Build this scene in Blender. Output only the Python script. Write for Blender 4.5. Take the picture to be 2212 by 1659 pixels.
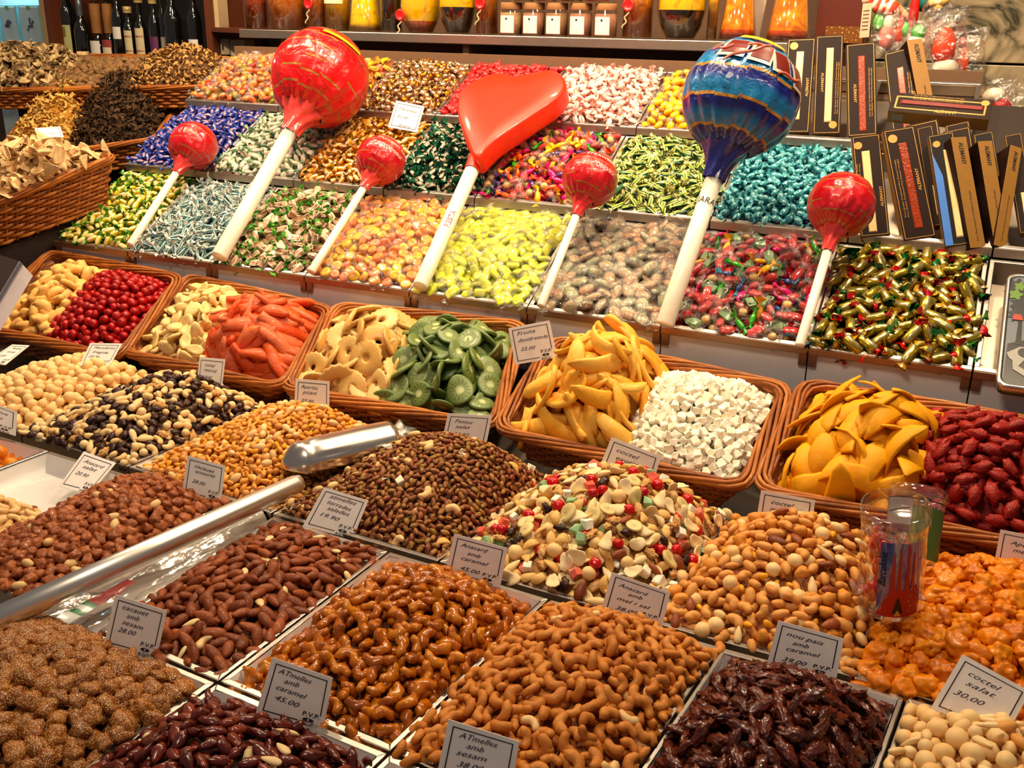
import bpy, math, random
import numpy as np
from mathutils import Matrix, Vector, noise

for o in list(bpy.data.objects):
    bpy.data.objects.remove(o)
SC = bpy.context.scene
COL = SC.collection
PI = math.pi

# ------------------------------------------------------------------ camera
W, H, F = 2212, 1659, 2150.0
PITCH, ROLL = math.radians(20.0), math.radians(1.1)
CAM = np.array([0.0, 0.0, 1.65])
FWD = np.array([0, math.cos(PITCH), -math.sin(PITCH)])
_r0 = np.array([1.0, 0, 0]); _u0 = np.cross(_r0, FWD)
RGT = _r0 * math.cos(ROLL) + _u0 * math.sin(ROLL)
UPV = -_r0 * math.sin(ROLL) + _u0 * math.cos(ROLL)
cam = bpy.data.cameras.new('camera'); cam.sensor_width = 36.0; cam.lens = F / W * 36.0
cam.clip_start = 0.02; cam.clip_end = 60
cam_o = bpy.data.objects.new('camera', cam); COL.objects.link(cam_o)
cam_o.matrix_world = Matrix(((RGT[0], UPV[0], -FWD[0], CAM[0]), (RGT[1], UPV[1], -FWD[1], CAM[1]),
                             (RGT[2], UPV[2], -FWD[2], CAM[2]), (0, 0, 0, 1)))
SC.camera = cam_o

# ------------------------------------------------------------------ stall axes (all furniture is laid out along these)
YAW = math.radians(24.5)
R = np.array([math.cos(YAW), -math.sin(YAW), 0.0])          # along the stall, to the right
D = np.array([math.sin(YAW), math.cos(YAW), 0.0])           # away from the customer
Z = np.array([0.0, 0.0, 1.0])

def ray(x, y):
    d = FWD * F + RGT * (x - W / 2) + UPV * (H / 2 - y)
    return d / np.linalg.norm(d)
def hit(p, o, n):                                            # where the line of sight to a point of the photo meets a plane of the stall
    d = ray(*p)
    return CAM + d * (np.dot(np.asarray(o) - CAM, n) / np.dot(d, n))
def zhit(p, z):
    return hit(p, (0, 0, z), Z)
def proj(P):
    v = np.asarray(P) - CAM; q = v @ FWD
    return W / 2 + F * (v @ RGT) / q, H / 2 - F * (v @ UPV) / q
def nrm(v):
    v = np.asarray(v, float); return v / np.linalg.norm(v)

P0 = zhit((886, 629), 1.124)                                 # a point of the front lip of the sweet trays
T31 = math.radians(31); TT = math.radians(27.5)
DG = D * math.cos(T31) + Z * math.sin(T31); NG = np.cross(R, DG)   # the overall slope of the three tiers
DT = D * math.cos(TT) + Z * math.sin(TT); NT = np.cross(R, DT)     # the slope of each single tray

# ------------------------------------------------------------------ world, lamps, exposure
wd = bpy.data.worlds.new('market_hall'); SC.world = wd; wd.use_nodes = True
bg = wd.node_tree.nodes['Background']
bg.inputs[0].default_value = (0.86, 0.76, 0.72, 1); bg.inputs[1].default_value = 0.17

def lamp(name, loc, power, col, size, aim=None, spread=180):
    l = bpy.data.lights.new(name, 'AREA'); l.shape = 'DISK'; l.size = size; l.energy = power; l.color = col
    l.spread = math.radians(spread)
    o = bpy.data.objects.new(name, l); COL.objects.link(o); o.location = loc
    if aim is not None:
        o.rotation_euler = (Vector(aim) - Vector(loc)).to_track_quat('-Z', 'Y').to_euler()
    return o
WARM = (1.0, 0.75, 0.47)
for i, r in enumerate((-1.25, -0.62, 0.0, 0.55, 1.15)):      # the row of warm lamps hanging over the sweets
    p = P0 + R * r + D * 0.10; p[2] = 2.45
    a = P0 + R * r * 0.95 + D * 0.35; a[2] = 1.25
    lamp('stall_lamp', p, 11.0, WARM, 0.09, a, 150)
for i, r in enumerate((-0.9, 0.1, 0.9)):                     # unseen lamps added over the bottle shelf to brighten the bottles
    p = P0 + R * r + D * 0.62; p[2] = 2.35
    a = P0 + R * r + D * 0.95; a[2] = 1.6
    lamp('shelf_fill', p, 4.0, WARM, 0.08, a, 150)
p = zhit((700, 1400), 0.95) - D * 0.35; p[2] = 2.75          # hall lamps above the customers' aisle
lamp('hall_lamp', p, 11.0, (1.0, 0.80, 0.58), 0.5, p - Z + D * 0.3, 170)
SC.view_settings.view_transform = 'Standard'
SC.view_settings.look = 'None'
SC.view_settings.exposure = 0.0
SC.view_settings.gamma = 1.0
SC.view_settings.use_curve_mapping = False
SC.cycles.max_bounces = 8
SC.cycles.transparent_max_bounces = 12
SC.cycles.caustics_reflective = False
SC.cycles.caustics_refractive = False
SC.cycles.sample_clamp_indirect = 6.0

# ------------------------------------------------------------------ materials
def S(r, g, b):
    f = lambda c: (c / 255) / 12.92 if c <= 10 else (((c / 255) + 0.055) / 1.055) ** 2.4
    return (f(r), f(g), f(b), 1.0)
MATS = {}
SATUR = 1.08                                                  # the foods of this stall are deep in colour
class NT_:
    def __init__(s, name):
        s.m = bpy.data.materials.new(name); s.m.use_nodes = True; s.t = s.m.node_tree; s.n = s.t.nodes; s.l = s.t.links
        s.b = s.n['Principled BSDF']; s.out = s.n['Material Output']
    def node(s, typ, **kw):
        n = s.n.new(typ)
        for k, v in kw.items(): setattr(n, k, v)
        return n
    def link(s, a, b): s.l.new(a, b)
    def math(s, op, a, b=None, c=None, clamp=False):
        n = s.n.new('ShaderNodeMath'); n.operation = op; n.use_clamp = clamp
        for i, v in enumerate((a, b, c)):
            if v is None: continue
            if isinstance(v, (int, float)): n.inputs[i].default_value = v
            else: s.l.new(v, n.inputs[i])
        return n.outputs[0]
    def mix(s, fac, a, b):
        n = s.n.new('ShaderNodeMix'); n.data_type = 'RGBA'
        for sock, v in ((n.inputs[0], fac), (n.inputs[6], a), (n.inputs[7], b)):
            if isinstance(v, (int, float, tuple)): sock.default_value = v
            else: s.l.new(v, sock)
        return n.outputs[2]
    def ramp(s, fac, stops, interp='LINEAR'):
        n = s.n.new('ShaderNodeValToRGB'); cr = n.color_ramp; cr.interpolation = interp
        while len(cr.elements) < len(stops): cr.elements.new(0.5)
        for e, (p, c) in zip(cr.elements, stops): e.position = p; e.color = c
        s.l.new(fac, n.inputs[0]); return n.outputs[0]
    def rnd(s):
        a = s.n.new('ShaderNodeObjectInfo').outputs['Random']; b = s.n.new('ShaderNodeNewGeometry').outputs['Random Per Island']
        return s.math('FRACT', s.math('ADD', a, b))
    def co(s): return s.n.new('ShaderNodeTexCoord').outputs['Object']
    def noise(s, vec, scale, detail=3, dist=0.0, w=None):
        n = s.n.new('ShaderNodeTexNoise'); n.inputs['Scale'].default_value = scale; n.inputs['Detail'].default_value = detail
        n.inputs['Distortion'].default_value = dist
        if w is not None: n.noise_dimensions = '4D'; s.l.new(w, n.inputs['W'])
        s.l.new(vec, n.inputs['Vector']); return n.outputs[0]
    def bump(s, h, strength, dist=0.002):
        n = s.n.new('ShaderNodeBump'); n.inputs['Strength'].default_value = strength; n.inputs['Distance'].default_value = dist
        s.l.new(h, n.inputs['Height']); s.l.new(n.outputs[0], s.b.inputs['Normal'])
    def sep(s, vec):
        n = s.n.new('ShaderNodeSeparateXYZ'); s.l.new(vec, n.inputs[0]); return n.outputs

def plain(name, c, rough=0.5, metal=0.0, bump=0.0, bscale=60, coat=0.0, var=0.0, alpha=None, emit=0.0, spec=0.5, trans=0.0, sheen=0):
    if name in MATS: return MATS[name]
    k = NT_(name); b = k.b
    b.inputs['Base Color'].default_value = c; b.inputs['Roughness'].default_value = rough; b.inputs['Metallic'].default_value = metal
    b.inputs['Coat Weight'].default_value = coat; b.inputs['Coat Roughness'].default_value = 0.08
    b.inputs['Specular IOR Level'].default_value = spec; b.inputs['Transmission Weight'].default_value = trans
    if emit: b.inputs['Emission Color'].default_value = c; b.inputs['Emission Strength'].default_value = emit
    nz = k.noise(k.co(), bscale, 3)
    v = max(var, 0.12)
    k.link(k.mix(nz, tuple(x * (1 - v) for x in c[:3]) + (1,), tuple(min(1, x * (1 + v)) for x in c[:3]) + (1,)), b.inputs['Base Color'])
    if bump: k.bump(nz, bump)
    MATS[name] = k.m; return k.m

def food(name, cols, rough=0.5, nscale=90, namt=0.35, bump=0.25, bscale=260, coat=0.0, speck=None, metal=0.0, spec=0.3, stripe=None, dist=0.002, croug=0.12):
    """colour picked per piece between cols, mottled by noise; speck=(colour, scale, threshold); stripe=(colour, axis, period, width)"""
    if name in MATS: return MATS[name]
    k = NT_(name); b = k.b; co = k.co(); rn = k.rnd()
    w = k.math('MULTIPLY', rn, 37.0)
    nz = k.noise(co, nscale, 2, 0, w)
    nn = k.math('MULTIPLY_ADD', k.math('SUBTRACT', nz, 0.5), 2.2, 0.5, True)
    fac = k.math('ADD', k.math('MULTIPLY', rn, 1 - namt), k.math('MULTIPLY', nn, namt))
    def sat(c_):
        l_ = 0.3 * c_[0] + 0.59 * c_[1] + 0.11 * c_[2]; return tuple(max(0.0, l_ + (x - l_) * SATUR) for x in c_[:3]) + (1.0,)
    cols = [sat(c_) for c_ in cols]
    n = len(cols)
    c = k.ramp(fac, [(i / max(1, n - 1), cc) for i, cc in enumerate(cols)])
    if stripe:
        sc, ax, per, wid = stripe
        x = k.sep(co)[ax]
        f = k.math('LESS_THAN', k.math('FRACT', k.math('MULTIPLY_ADD', x, 1.0 / per, 0.25)), wid)
        c = k.mix(f, c, sc)
    h = k.noise(co, bscale, 3, 0, w)
    if speck:
        sc, ss, th = speck
        v = k.node('ShaderNodeTexVoronoi'); v.inputs['Scale'].default_value = ss; k.link(co, v.inputs['Vector'])
        f = k.math('LESS_THAN', v.outputs['Distance'], th)
        c = k.mix(f, c, sc); h = k.math('ADD', h, k.math('MULTIPLY', f, 0.5))
    k.link(c, b.inputs['Base Color'])
    b.inputs['Roughness'].default_value = rough; b.inputs['Coat Weight'].default_value = coat; b.inputs['Coat Roughness'].default_value = croug
    b.inputs['Metallic'].default_value = metal; b.inputs['Specular IOR Level'].default_value = spec
    if bump: k.bump(h, bump, dist)
    MATS[name] = k.m; return k.m

def film(name, tint=(1, 1, 1, 1), amount=0.22, rough=0.12, bscale=90, strength=0.8):
    """clear crinkled cellophane"""
    if name in MATS: return MATS[name]
    k = NT_(name); k.n.remove(k.b)
    tr = k.node('ShaderNodeBsdfTransparent'); gl = k.node('ShaderNodeBsdfGlossy'); gl.inputs['Roughness'].default_value = rough
    gl.inputs['Color'].default_value = (1, 1, 1, 1); tr.inputs['Color'].default_value = tint
    nz = k.noise(k.co(), bscale, 4, 0.6)
    bp = k.node('ShaderNodeBump'); bp.inputs['Strength'].default_value = strength; bp.inputs['Distance'].default_value = 0.01
    k.link(nz, bp.inputs['Height']); k.link(bp.outputs[0], gl.inputs['Normal'])
    fr = k.node('ShaderNodeLayerWeight'); fr.inputs['Blend'].default_value = 0.5
    k.link(bp.outputs[0], fr.inputs['Normal'])
    f = k.math('MULTIPLY_ADD', k.math('POWER', fr.outputs['Facing'], 3.0), 0.55, amount, True)
    mx = k.node('ShaderNodeMixShader'); k.link(f, mx.inputs[0]); k.link(tr.outputs[0], mx.inputs[1]); k.link(gl.outputs[0], mx.inputs[2])
    k.link(mx.outputs[0], k.out.inputs[0]); MATS[name] = k.m; return k.m

# ------------------------------------------------------------------ mesh building
def mesh_from(name, V, Fc, mats, mi=None, smooth=True):
    me = bpy.data.meshes.new(name)
    me.from_pydata([tuple(map(float, v)) for v in V], [], [tuple(f) for f in Fc])
    for m in (mats if isinstance(mats, (list, tuple)) else [mats]): me.materials.append(m)
    if mi is not None: me.polygons.foreach_set('material_index', np.asarray(mi, dtype=np.int32))
    if smooth: me.polygons.foreach_set('use_smooth', np.ones(len(me.polygons), dtype=bool))
    me.update(); return me

class MB:
    def __init__(s): s.V = []; s.F = []; s.M = []
    def add(s, V, Fc, mi=0):
        o = len(s.V); s.V += [tuple(v) for v in V]; s.F += [tuple(i + o for i in f) for f in Fc]
        s.M += (list(mi) if isinstance(mi, (list, tuple, np.ndarray)) else [mi] * len(Fc)); return s
    def hexa(s, b4, t4, mi=0):                               # bottom quad, top quad (same order, counter-clockwise seen from the top)
        return s.add(list(b4) + list(t4), [(3, 2, 1, 0), (4, 5, 6, 7), (0, 1, 5, 4), (1, 2, 6, 5), (2, 3, 7, 6), (3, 0, 4, 7)], mi)
    def box(s, o, ax, ay, az, mi=0):                         # corner-free box: centre o and three half-axis vectors
        o, ax, ay, az = map(np.asarray, (o, ax, ay, az))
        q = [o - ax - ay, o + ax - ay, o + ax + ay, o - ax + ay]
        return s.hexa([p - az for p in q], [p + az for p in q], mi)
    def tube(s, path, r, n=8, mi=0, cap=True):
        P = [np.asarray(p, float) for p in path]; rr = r if isinstance(r, (list, tuple, np.ndarray)) else [r] * len(P)
        V = []; ref = None
        for i, p in enumerate(P):
            t = nrm(P[min(i + 1, len(P) - 1)] - P[max(i - 1, 0)] + 1e-12)
            if ref is None: ref = nrm(np.cross(t, Z if abs(t[2]) < 0.9 else R))
            a = nrm(ref - t * (ref @ t)); b = np.cross(t, a); ref = a
            for k in range(n):
                q = 2 * PI * k / n; V.append(p + rr[i] * (a * math.cos(q) + b * math.sin(q)))
        Fc = [(i * n + k, i * n + (k + 1) % n, (i + 1) * n + (k + 1) % n, (i + 1) * n + k) for i in range(len(P) - 1) for k in range(n)]
        if cap: Fc += [tuple(range(n - 1, -1, -1)), tuple((len(P) - 1) * n + k for k in range(n))]
        return s.add(V, Fc, mi)
    def lathe(s, o, ax, prof, n=24, mi=0, up=None):          # prof: (radius, height) pairs along ax
        ax = nrm(ax); a = nrm(np.cross(ax, up if up is not None else (R if abs(ax @ R) < 0.9 else Z))); b = np.cross(ax, a); V = []
        for (r, h) in prof:
            for k in range(n):
                q = 2 * PI * k / n; V.append(np.asarray(o) + ax * h + r * (a * math.cos(q) + b * math.sin(q)))
        m = len(prof)
        return s.add(V, [(i * n + k, i * n + (k + 1) % n, (i + 1) * n + (k + 1) % n, (i + 1) * n + k) for i in range(m - 1) for k in range(n)], mi)
    def build(s, name, mats, parent=None, smooth=False, bevel=0.0, **props):
        me = mesh_from(name, s.V, s.F, mats, s.M, smooth)
        o = bpy.data.objects.new(name, me); COL.objects.link(o)
        if parent is not None: o.parent = parent; o.matrix_parent_inverse = PINV.get(parent.name, Matrix())
        if bevel:
            m = o.modifiers.new('soft_edges', 'BEVEL'); m.width = bevel; m.segments = 2; m.limit_method = 'ANGLE'
        for k, v in props.items(): o[k] = v
        return o
PINV = {}
def tag(o, label=None, cat=None, group=None, kind=None):
    if label: o['label'] = label
    if cat: o['category'] = cat
    if group: o['group'] = group
    if kind: o['kind'] = kind
    return o
def thing(name, label, cat, loc, group=None):
    o = bpy.data.objects.new(name, None); COL.objects.link(o); o.empty_display_size = 0.02
    o.location = tuple(map(float, loc)); PINV[o.name] = Matrix.Translation(o.location).inverted()
    return tag(o, label, cat, group)

# ---- text as flat print
_TX = {}
def text2d(s, shear=0.0, thin=0.0):
    key = (s, shear, thin)
    if key not in _TX:
        cu = bpy.data.curves.new('txt', 'FONT'); cu.body = s; cu.size = 1.0; cu.shear = shear; cu.resolution_u = 2; cu.offset = thin
        ob = bpy.data.objects.new('txt', cu)
        me = bpy.data.meshes.new_from_object(ob)
        V = np.array([v.co[:2] for v in me.vertices]) if len(me.vertices) else np.zeros((0, 2)); Fc = [tuple(p.vertices) for p in me.polygons]
        bpy.data.objects.remove(ob); bpy.data.curves.remove(cu); bpy.data.meshes.remove(me)
        _TX[key] = (V, Fc)
    return _TX[key]
def put_text(mb, s, fn, x, y, h, shear=0.0, thin=0.0, rot=0.0, mi=0, width=None, center=False):
    V, Fc = text2d(s, shear, thin)
    if not len(V): return
    k = h / 0.72; sx = k
    if width: sx = width / max(1e-6, V[:, 0].max() - V[:, 0].min())
    ox = -(V[:, 0].max() + V[:, 0].min()) / 2 * sx if center else 0
    c, q = math.cos(rot), math.sin(rot)
    P = []
    for vx, vy in V:
        a, b = vx * sx + ox, vy * k
        P.append(fn(x + a * c - b * q, y + a * q + b * c))
    mb.add(P, Fc, mi)
# ------------------------------------------------------------------ shapes of the foods (metres, long axis x, lying flat on z)
def sph(nu, nv):
    """unit sphere with its poles on the x axis"""
    V = [(-1.0, 0.0, 0.0)]
    for i in range(1, nv):
        t = PI * i / nv
        for k in range(nu):
            q = 2 * PI * k / nu; V.append((-math.cos(t), math.sin(t) * math.cos(q), math.sin(t) * math.sin(q)))
    V.append((1.0, 0.0, 0.0)); n = len(V) - 1
    Fc = [(0, 1 + (k + 1) % nu, 1 + k) for k in range(nu)]
    for i in range(nv - 2):
        a = 1 + i * nu
        Fc += [(a + k, a + (k + 1) % nu, a + nu + (k + 1) % nu, a + nu + k) for k in range(nu)]
    a = 1 + (nv - 2) * nu
    Fc += [(a + k, a + (k + 1) % nu, n) for k in range(nu)]
    return np.array(V), Fc
def wob(V, amt, sc, seed):
    o = Vector((seed * 3.7, seed * 1.3, seed * 5.1)); out = V.copy()
    for i, v in enumerate(V):
        out[i] = v * (1 + amt * noise.noise(Vector(v) * sc + o))
    return out
def HL(hi, lo, q): return hi if q else lo

def g_ell(rx, ry, rz, taper=0.0, amt=0.1, sc=1.5, hi=(10, 8), lo=(7, 5), power=1.0):
    def f(seed, q):
        V, Fc = sph(*HL(hi, lo, q)); x = V[:, 0].copy()
        if power != 1.0:
            V = np.sign(V) * np.abs(V) ** power
        V = wob(V, amt, sc, seed)
        k = 1 - taper * (x * 0.5 + 0.5)
        return np.stack([V[:, 0] * rx, V[:, 1] * ry * k, V[:, 2] * rz * k], 1), Fc
    return f
def g_cashew(rad, r, arc=3.4, amt=0.08, flat=0.85):
    def f(seed, q):
        V, Fc = sph(*HL((9, 12), (6, 8), q)); t = np.arccos(np.clip(-V[:, 0], -1, 1)) / PI; s = (t - 0.5) * arc
        rho = np.sqrt(np.clip(V[:, 1] ** 2 + V[:, 2] ** 2, 0, 1)) + 1e-9
        prof = r * np.sqrt(np.clip(1 - (2 * t - 1) ** 4, 0, 1)) * (1.1 - 0.25 * t)
        cy = V[:, 1] / rho; cz = V[:, 2] / rho
        cy = np.where(rho < 1e-6, 0, cy); cz = np.where(rho < 1e-6, 0, cz)
        rr = rad + cy * prof
        P = np.stack([rr * np.sin(s), rr * np.cos(s) - rad * 0.55, cz * prof * flat], 1)
        return wob(P / rad, amt, 2.0, seed) * rad, Fc
    return f
def g_clump(r, n=7, k=0.5, amt=0.25, ex=1.25, pw=4, hi=(12, 10)):
    def f(seed, q):
        rn = random.Random(seed); V, Fc = sph(*HL(hi, (9, 7), q))
        ds = [nrm([rn.gauss(0, 1) for _ in range(3)]) for _ in range(n)]
        d = V @ np.array(ds).T; b = np.max(np.clip(d, 0, 1) ** pw, axis=1)
        V = V * (1 - k * 0.5 + k * b)[:, None]; V = wob(V, amt, 3.0, seed)
        return V * np.array([r * ex, r, r * 0.85]), Fc
    return f
def g_puff(r, n=40, al=0.44, ht=0.30, ex=1.15):
    """puffed cluster: a ball covered with small round bumps"""
    def f(seed, q):
        rn = random.Random(seed); V, Fc = sph(*HL((32, 24) if n > 12 else (16, 12), (9, 7), q)); ds = []
        for _ in range(900):
            d = nrm([rn.gauss(0, 1) for _ in range(3)])
            if all(d @ e < math.cos(al * 1.15) for e in ds): ds.append(d)
            if len(ds) >= n: break
        dd = np.arccos(np.clip(V @ np.array(ds).T, -1, 1)).min(axis=1)
        b = np.sqrt(np.clip(1 - (dd / al) ** 2, 0, 1)); V = wob(V * (1 - ht + ht * b)[:, None], 0.40, 1.5, seed)
        return V * np.array([r * ex, r, r * 0.8]), Fc
    return f
def g_pecan(L, w):
    def f(seed, q):
        V, Fc = sph(*HL((20, 14), (9, 7), q)); a = np.arctan2(V[:, 2], V[:, 1]); x = V[:, 0]
        k = 1 - 0.38 * np.abs(np.sin(a * 3 + 1.1 * np.sin(x * 5 + seed))) ** 1.2 - 0.16 * np.abs(np.sin(x * 8 + 2 * np.sin(a + seed)))
        V = wob(V * np.stack([np.ones_like(k), k, k], 1), 0.45, 2.8, seed)
        return V * np.array([L, w, w * 0.75]), Fc
    return f
def g_disc(r, th, n=16, amt=0.08, warp=0.1, hole=0.0, scal=0, dome=0.25, el=1.0):
    """slice: ring or disc with rounded edge, uneven and slightly warped"""
    def f(seed, q):
        m = HL(n, max(8, n // 2), q); rn = random.Random(seed); V = []; Fc = []
        prof = ([(hole, -0.7), (hole, 0.7)] if hole else [(0.02, -1), ]) + [(0.55 if not hole else hole + 0.15, 1.0 if hole else 1 - dome * 0.3), (0.9, 1), (1, 0.45), (1, -0.45), (0.9, -1), (0.5 if not hole else hole + 0.15, -1)]
        if not hole: prof = [(0.02, 1 - dome), (0.5, 1 - dome * 0.5), (0.88, 1), (1, 0.4), (1, -0.4), (0.88, -1), (0.02, -1)]
        a1, a2 = rn.uniform(0, 6), rn.uniform(0, 6); wx, wy = rn.uniform(-1, 1) * warp, rn.uniform(-1, 1) * warp
        for (pr, pz) in prof:
            for k in range(m):
                g = 2 * PI * k / m
                rr = r * pr * (1 + (amt * math.sin(2 * g + a1) + amt * 0.6 * math.sin(3 * g + a2)) * (pr if not hole else 1) + (0.05 * math.cos(scal * g) * pr if scal else 0))
                x, y = rr * math.cos(g), rr * math.sin(g) * el
                V.append((x, y, th * pz + (wx * x * x + wy * y * y + (wx - wy) * x * y) / r))
        L = len(prof)
        rg = range(L) if hole else range(L - 1)
        for i in rg:
            j = (i + 1) % L
            Fc += [(i * m + k, j * m + k, j * m + (k + 1) % m, i * m + (k + 1) % m) for k in range(m)]
        if not hole: Fc += [tuple(range(m)), tuple((L - 1) * m + k for k in range(m - 1, -1, -1))]
        return np.array(V), Fc
    return f
def g_cube(s, jit=0.15, bev=0.18, ex=(1, 1, 1)):
    def f(seed, q):
        rn = random.Random(seed); c = []
        e = 1 - bev
        V = []; idx = {}
        for ix in (-1, 1):
            for iy in (-1, 1):
                for iz in (-1, 1):
                    j = np.array([1 + rn.uniform(-jit, jit) for _ in range(3)]) * s * np.array(ex)
                    b = np.array([ix, iy, iz]) * j
                    for a in range(3):
                        p = b.copy(); o = [0, 1, 2]; o.remove(a)
                        p[o[0]] *= e; p[o[1]] *= e
                        idx[(ix, iy, iz, a)] = len(V); V.append(p)
        Fc = []
        for a in range(3):
            o = [0, 1, 2]; o.remove(a)
            for sgn in (-1, 1):
                lp = []
                for (u, w) in ((-1, -1), (1, -1), (1, 1), (-1, 1)):
                    k = [0, 0, 0]; k[a] = sgn; k[o[0]] = u; k[o[1]] = w; lp.append(idx[(k[0], k[1], k[2], a)])
                if (sgn > 0) == (a == 1): lp.reverse()
                Fc.append(tuple(lp))
        for a in range(3):                                   # bevelled edges along axis a
            o = [0, 1, 2]; o.remove(a)
            for u in (-1, 1):
                for w in (-1, 1):
                    def key(t, ax):
                        k = [0, 0, 0]; k[a] = t; k[o[0]] = u; k[o[1]] = w; return idx[(k[0], k[1], k[2], ax)]
                    lp = [key(-1, o[0]), key(1, o[0]), key(1, o[1]), key(-1, o[1])]
                    Fc.append(tuple(lp))
        for ix in (-1, 1):
            for iy in (-1, 1):
                for iz in (-1, 1): Fc.append(tuple(idx[(ix, iy, iz, a)] for a in range(3)))
        return np.array(V), Fc
    return f
def g_leaf(L, w, th, bend=0.4, point=0.8, amt=0.12, twist=0.3, cut=0.0):
    """long slice (mango, papaya, melon): outline pointed or blunt, bent along its length, thick"""
    def f(seed, q):
        rn = random.Random(seed); n = HL(9, 6, q); b = bend * rn.uniform(0.6, 1.4); tw = twist * rn.uniform(-1, 1); sd = rn.uniform(-1, 1) * 0.25
        V = []; Fc = []
        for i in range(n):
            t = -1 + 2 * i / (n - 1)
            ww = w * max(0.10, (1 - abs(t) ** (1 + 2 * point)) ** 0.6) * (1 + amt * noise.noise(Vector((t * 2, seed, 0))))
            if cut and t > 1 - cut: ww = w * 0.75
            x = L * math.sin(t * b) / max(b, 1e-3); z0 = -L * (1 - math.cos(t * b)) / max(b, 1e-3)
            y0 = sd * L * t * t
            for (a, z) in ((-1, -0.3), (-0.8, 0.7), (0, 1), (0.8, 0.7), (1, -0.3), (0.7, -1), (-0.7, -1)):
                yy, zz = a * ww, z * th * (0.5 + 0.5 * min(1, ww / w))
                c, s_ = math.cos(tw * t), math.sin(tw * t)
                V.append((x, y0 + yy * c - zz * s_, z0 + yy * s_ + zz * c))
        m = 7
        for i in range(n - 1): Fc += [(i * m + k, i * m + (k + 1) % m, (i + 1) * m + (k + 1) % m, (i + 1) * m + k) for k in range(m)]
        Fc += [tuple(range(m - 1, -1, -1)), tuple((n - 1) * m + k for k in range(m))]
        return np.array(V), Fc
    return f
def g_cres(rad, w, th, arc=2.4):
    """melon crescent: a curved band standing on its edge"""
    def f(seed, q):
        rn = random.Random(seed); n = HL(12, 7, q); V = []; Fc = []; tl = rn.uniform(0.1, 0.5)
        for i in range(n):
            t = -1 + 2 * i / (n - 1); s = t * arc / 2; ww = w * max(0.18, (1 - t ** 4) ** 0.5)
            for (a, z) in ((-1, -0.4), (-0.85, 0.6), (0, 1), (0.9, 0.6), (1, -0.4), (0.7, -1), (-0.7, -1)):
                r_ = rad + a * ww; V.append((r_ * math.sin(s), r_ * math.cos(s) - rad * 0.7, z * th + tl * a * ww))
        m = 7
        for i in range(n - 1): Fc += [(i * m + k, i * m + (k + 1) % m, (i + 1) * m + (k + 1) % m, (i + 1) * m + k) for k in range(m)]
        Fc += [tuple(range(m - 1, -1, -1)), tuple((n - 1) * m + k for k in range(m))]
        return wob(np.array(V) / rad, 0.08, 2, seed) * rad, Fc
    return f
def g_slice(L, th, curl=0.5):
    """mushroom slice: cap and stem outline, cut thin and curled"""
    out = [(-0.5, 0.10), (-0.15, 0.16), (0.02, 0.17), (0.06, 0.42), (0.22, 0.5), (0.42, 0.36), (0.5, 0.12), (0.5, -0.12), (0.42, -0.36), (0.22, -0.5), (0.06, -0.42), (0.02, -0.17), (-0.15, -0.16), (-0.5, -0.10)]
    def f(seed, q):
        rn = random.Random(seed); c = curl * rn.uniform(-1, 1); d = curl * rn.uniform(-1, 1); sx = rn.uniform(0.8, 1.2); sy = rn.uniform(0.7, 1.15)
        P = [(x * sx * L * (1 + rn.uniform(-.1, .1)), y * sy * L * (1 + rn.uniform(-.15, .15))) for x, y in out]
        zf = lambda x, y: (c * x * x + d * y * y * 1.6 + (c - d) * x * y) / L
        n = len(P); V = [(x, y, zf(x, y) + th) for x, y in P] + [(x, y, zf(x, y) - th) for x, y in P]
        Fc = []
        for i in range(6): Fc.append((i, i + 1, n - 2 - i, n - 1 - i))
        Fc += [tuple(reversed([n + i for i in fc])) for fc in list(Fc)]
        Fc += [(i, n + i, n + (i + 1) % n, (i + 1) % n) for i in range(n)]
        return np.array(V), Fc
    return f
def g_strip(L, w, th, curl=1.0):
    """curly dried strip or trumpet"""
    def f(seed, q):
        rn = random.Random(seed); n = HL(7, 4, q); a = rn.uniform(0, 6); V = []; Fc = []
        p = np.zeros(3); d = rn.uniform(0, 6); e = 0
        for i in range(n):
            t = i / (n - 1); ww = w * (0.5 + 0.9 * t if rn.random() < .7 else 1 - 0.4 * t)
            nx = np.array([math.cos(d) * math.cos(e), math.sin(d) * math.cos(e), math.sin(e)]); sd = nrm(np.cross(nx, Z + 0.4 * R)); up = np.cross(sd, nx)
            for (u, v) in ((-1, 0.5), (0, -0.2), (1, 0.5), (0, -0.6)): V.append(p + sd * u * ww + up * v * th * 3)
            p = p + nx * L / n; d += rn.uniform(-1, 1) * curl * 0.6; e = rn.uniform(-0.5, 0.5) * curl
        V = np.array(V); V -= V.mean(axis=0)
        for i in range(n - 1): Fc += [(i * 4 + k, i * 4 + (k + 1) % 4, (i + 1) * 4 + (k + 1) % 4, (i + 1) * 4 + k) for k in range(4)]
        Fc += [(3, 2, 1, 0), tuple((n - 1) * 4 + k for k in range(4))]
        return V, Fc
    return f
def g_rod(L, r, n=6, bend=0.3):
    def f(seed, q):
        rn = random.Random(seed); b = rn.uniform(-bend, bend); m = MB()
        m.tube([(x * L, b * L * (x * x), 0) for x in (-.5, -.25, 0, .25, .5)], r, n)
        return np.array(m.V), m.F
    return f
def g_ringlet(r, t):
    def f(seed, q):
        V = []; Fc = []; n = 10
        for i in range(n):
            g = 2 * PI * i / n
            for k in range(5):
                h = 2 * PI * k / 5; V.append(((r + t * math.cos(h)) * math.cos(g), (r + t * math.cos(h)) * math.sin(g), t * 1.6 * math.sin(h)))
        Fc = [(i * 5 + k, ((i + 1) % n) * 5 + k, ((i + 1) % n) * 5 + (k + 1) % 5, i * 5 + (k + 1) % 5) for i in range(n) for k in range(5)]
        return np.array(V), Fc
    return f
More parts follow.
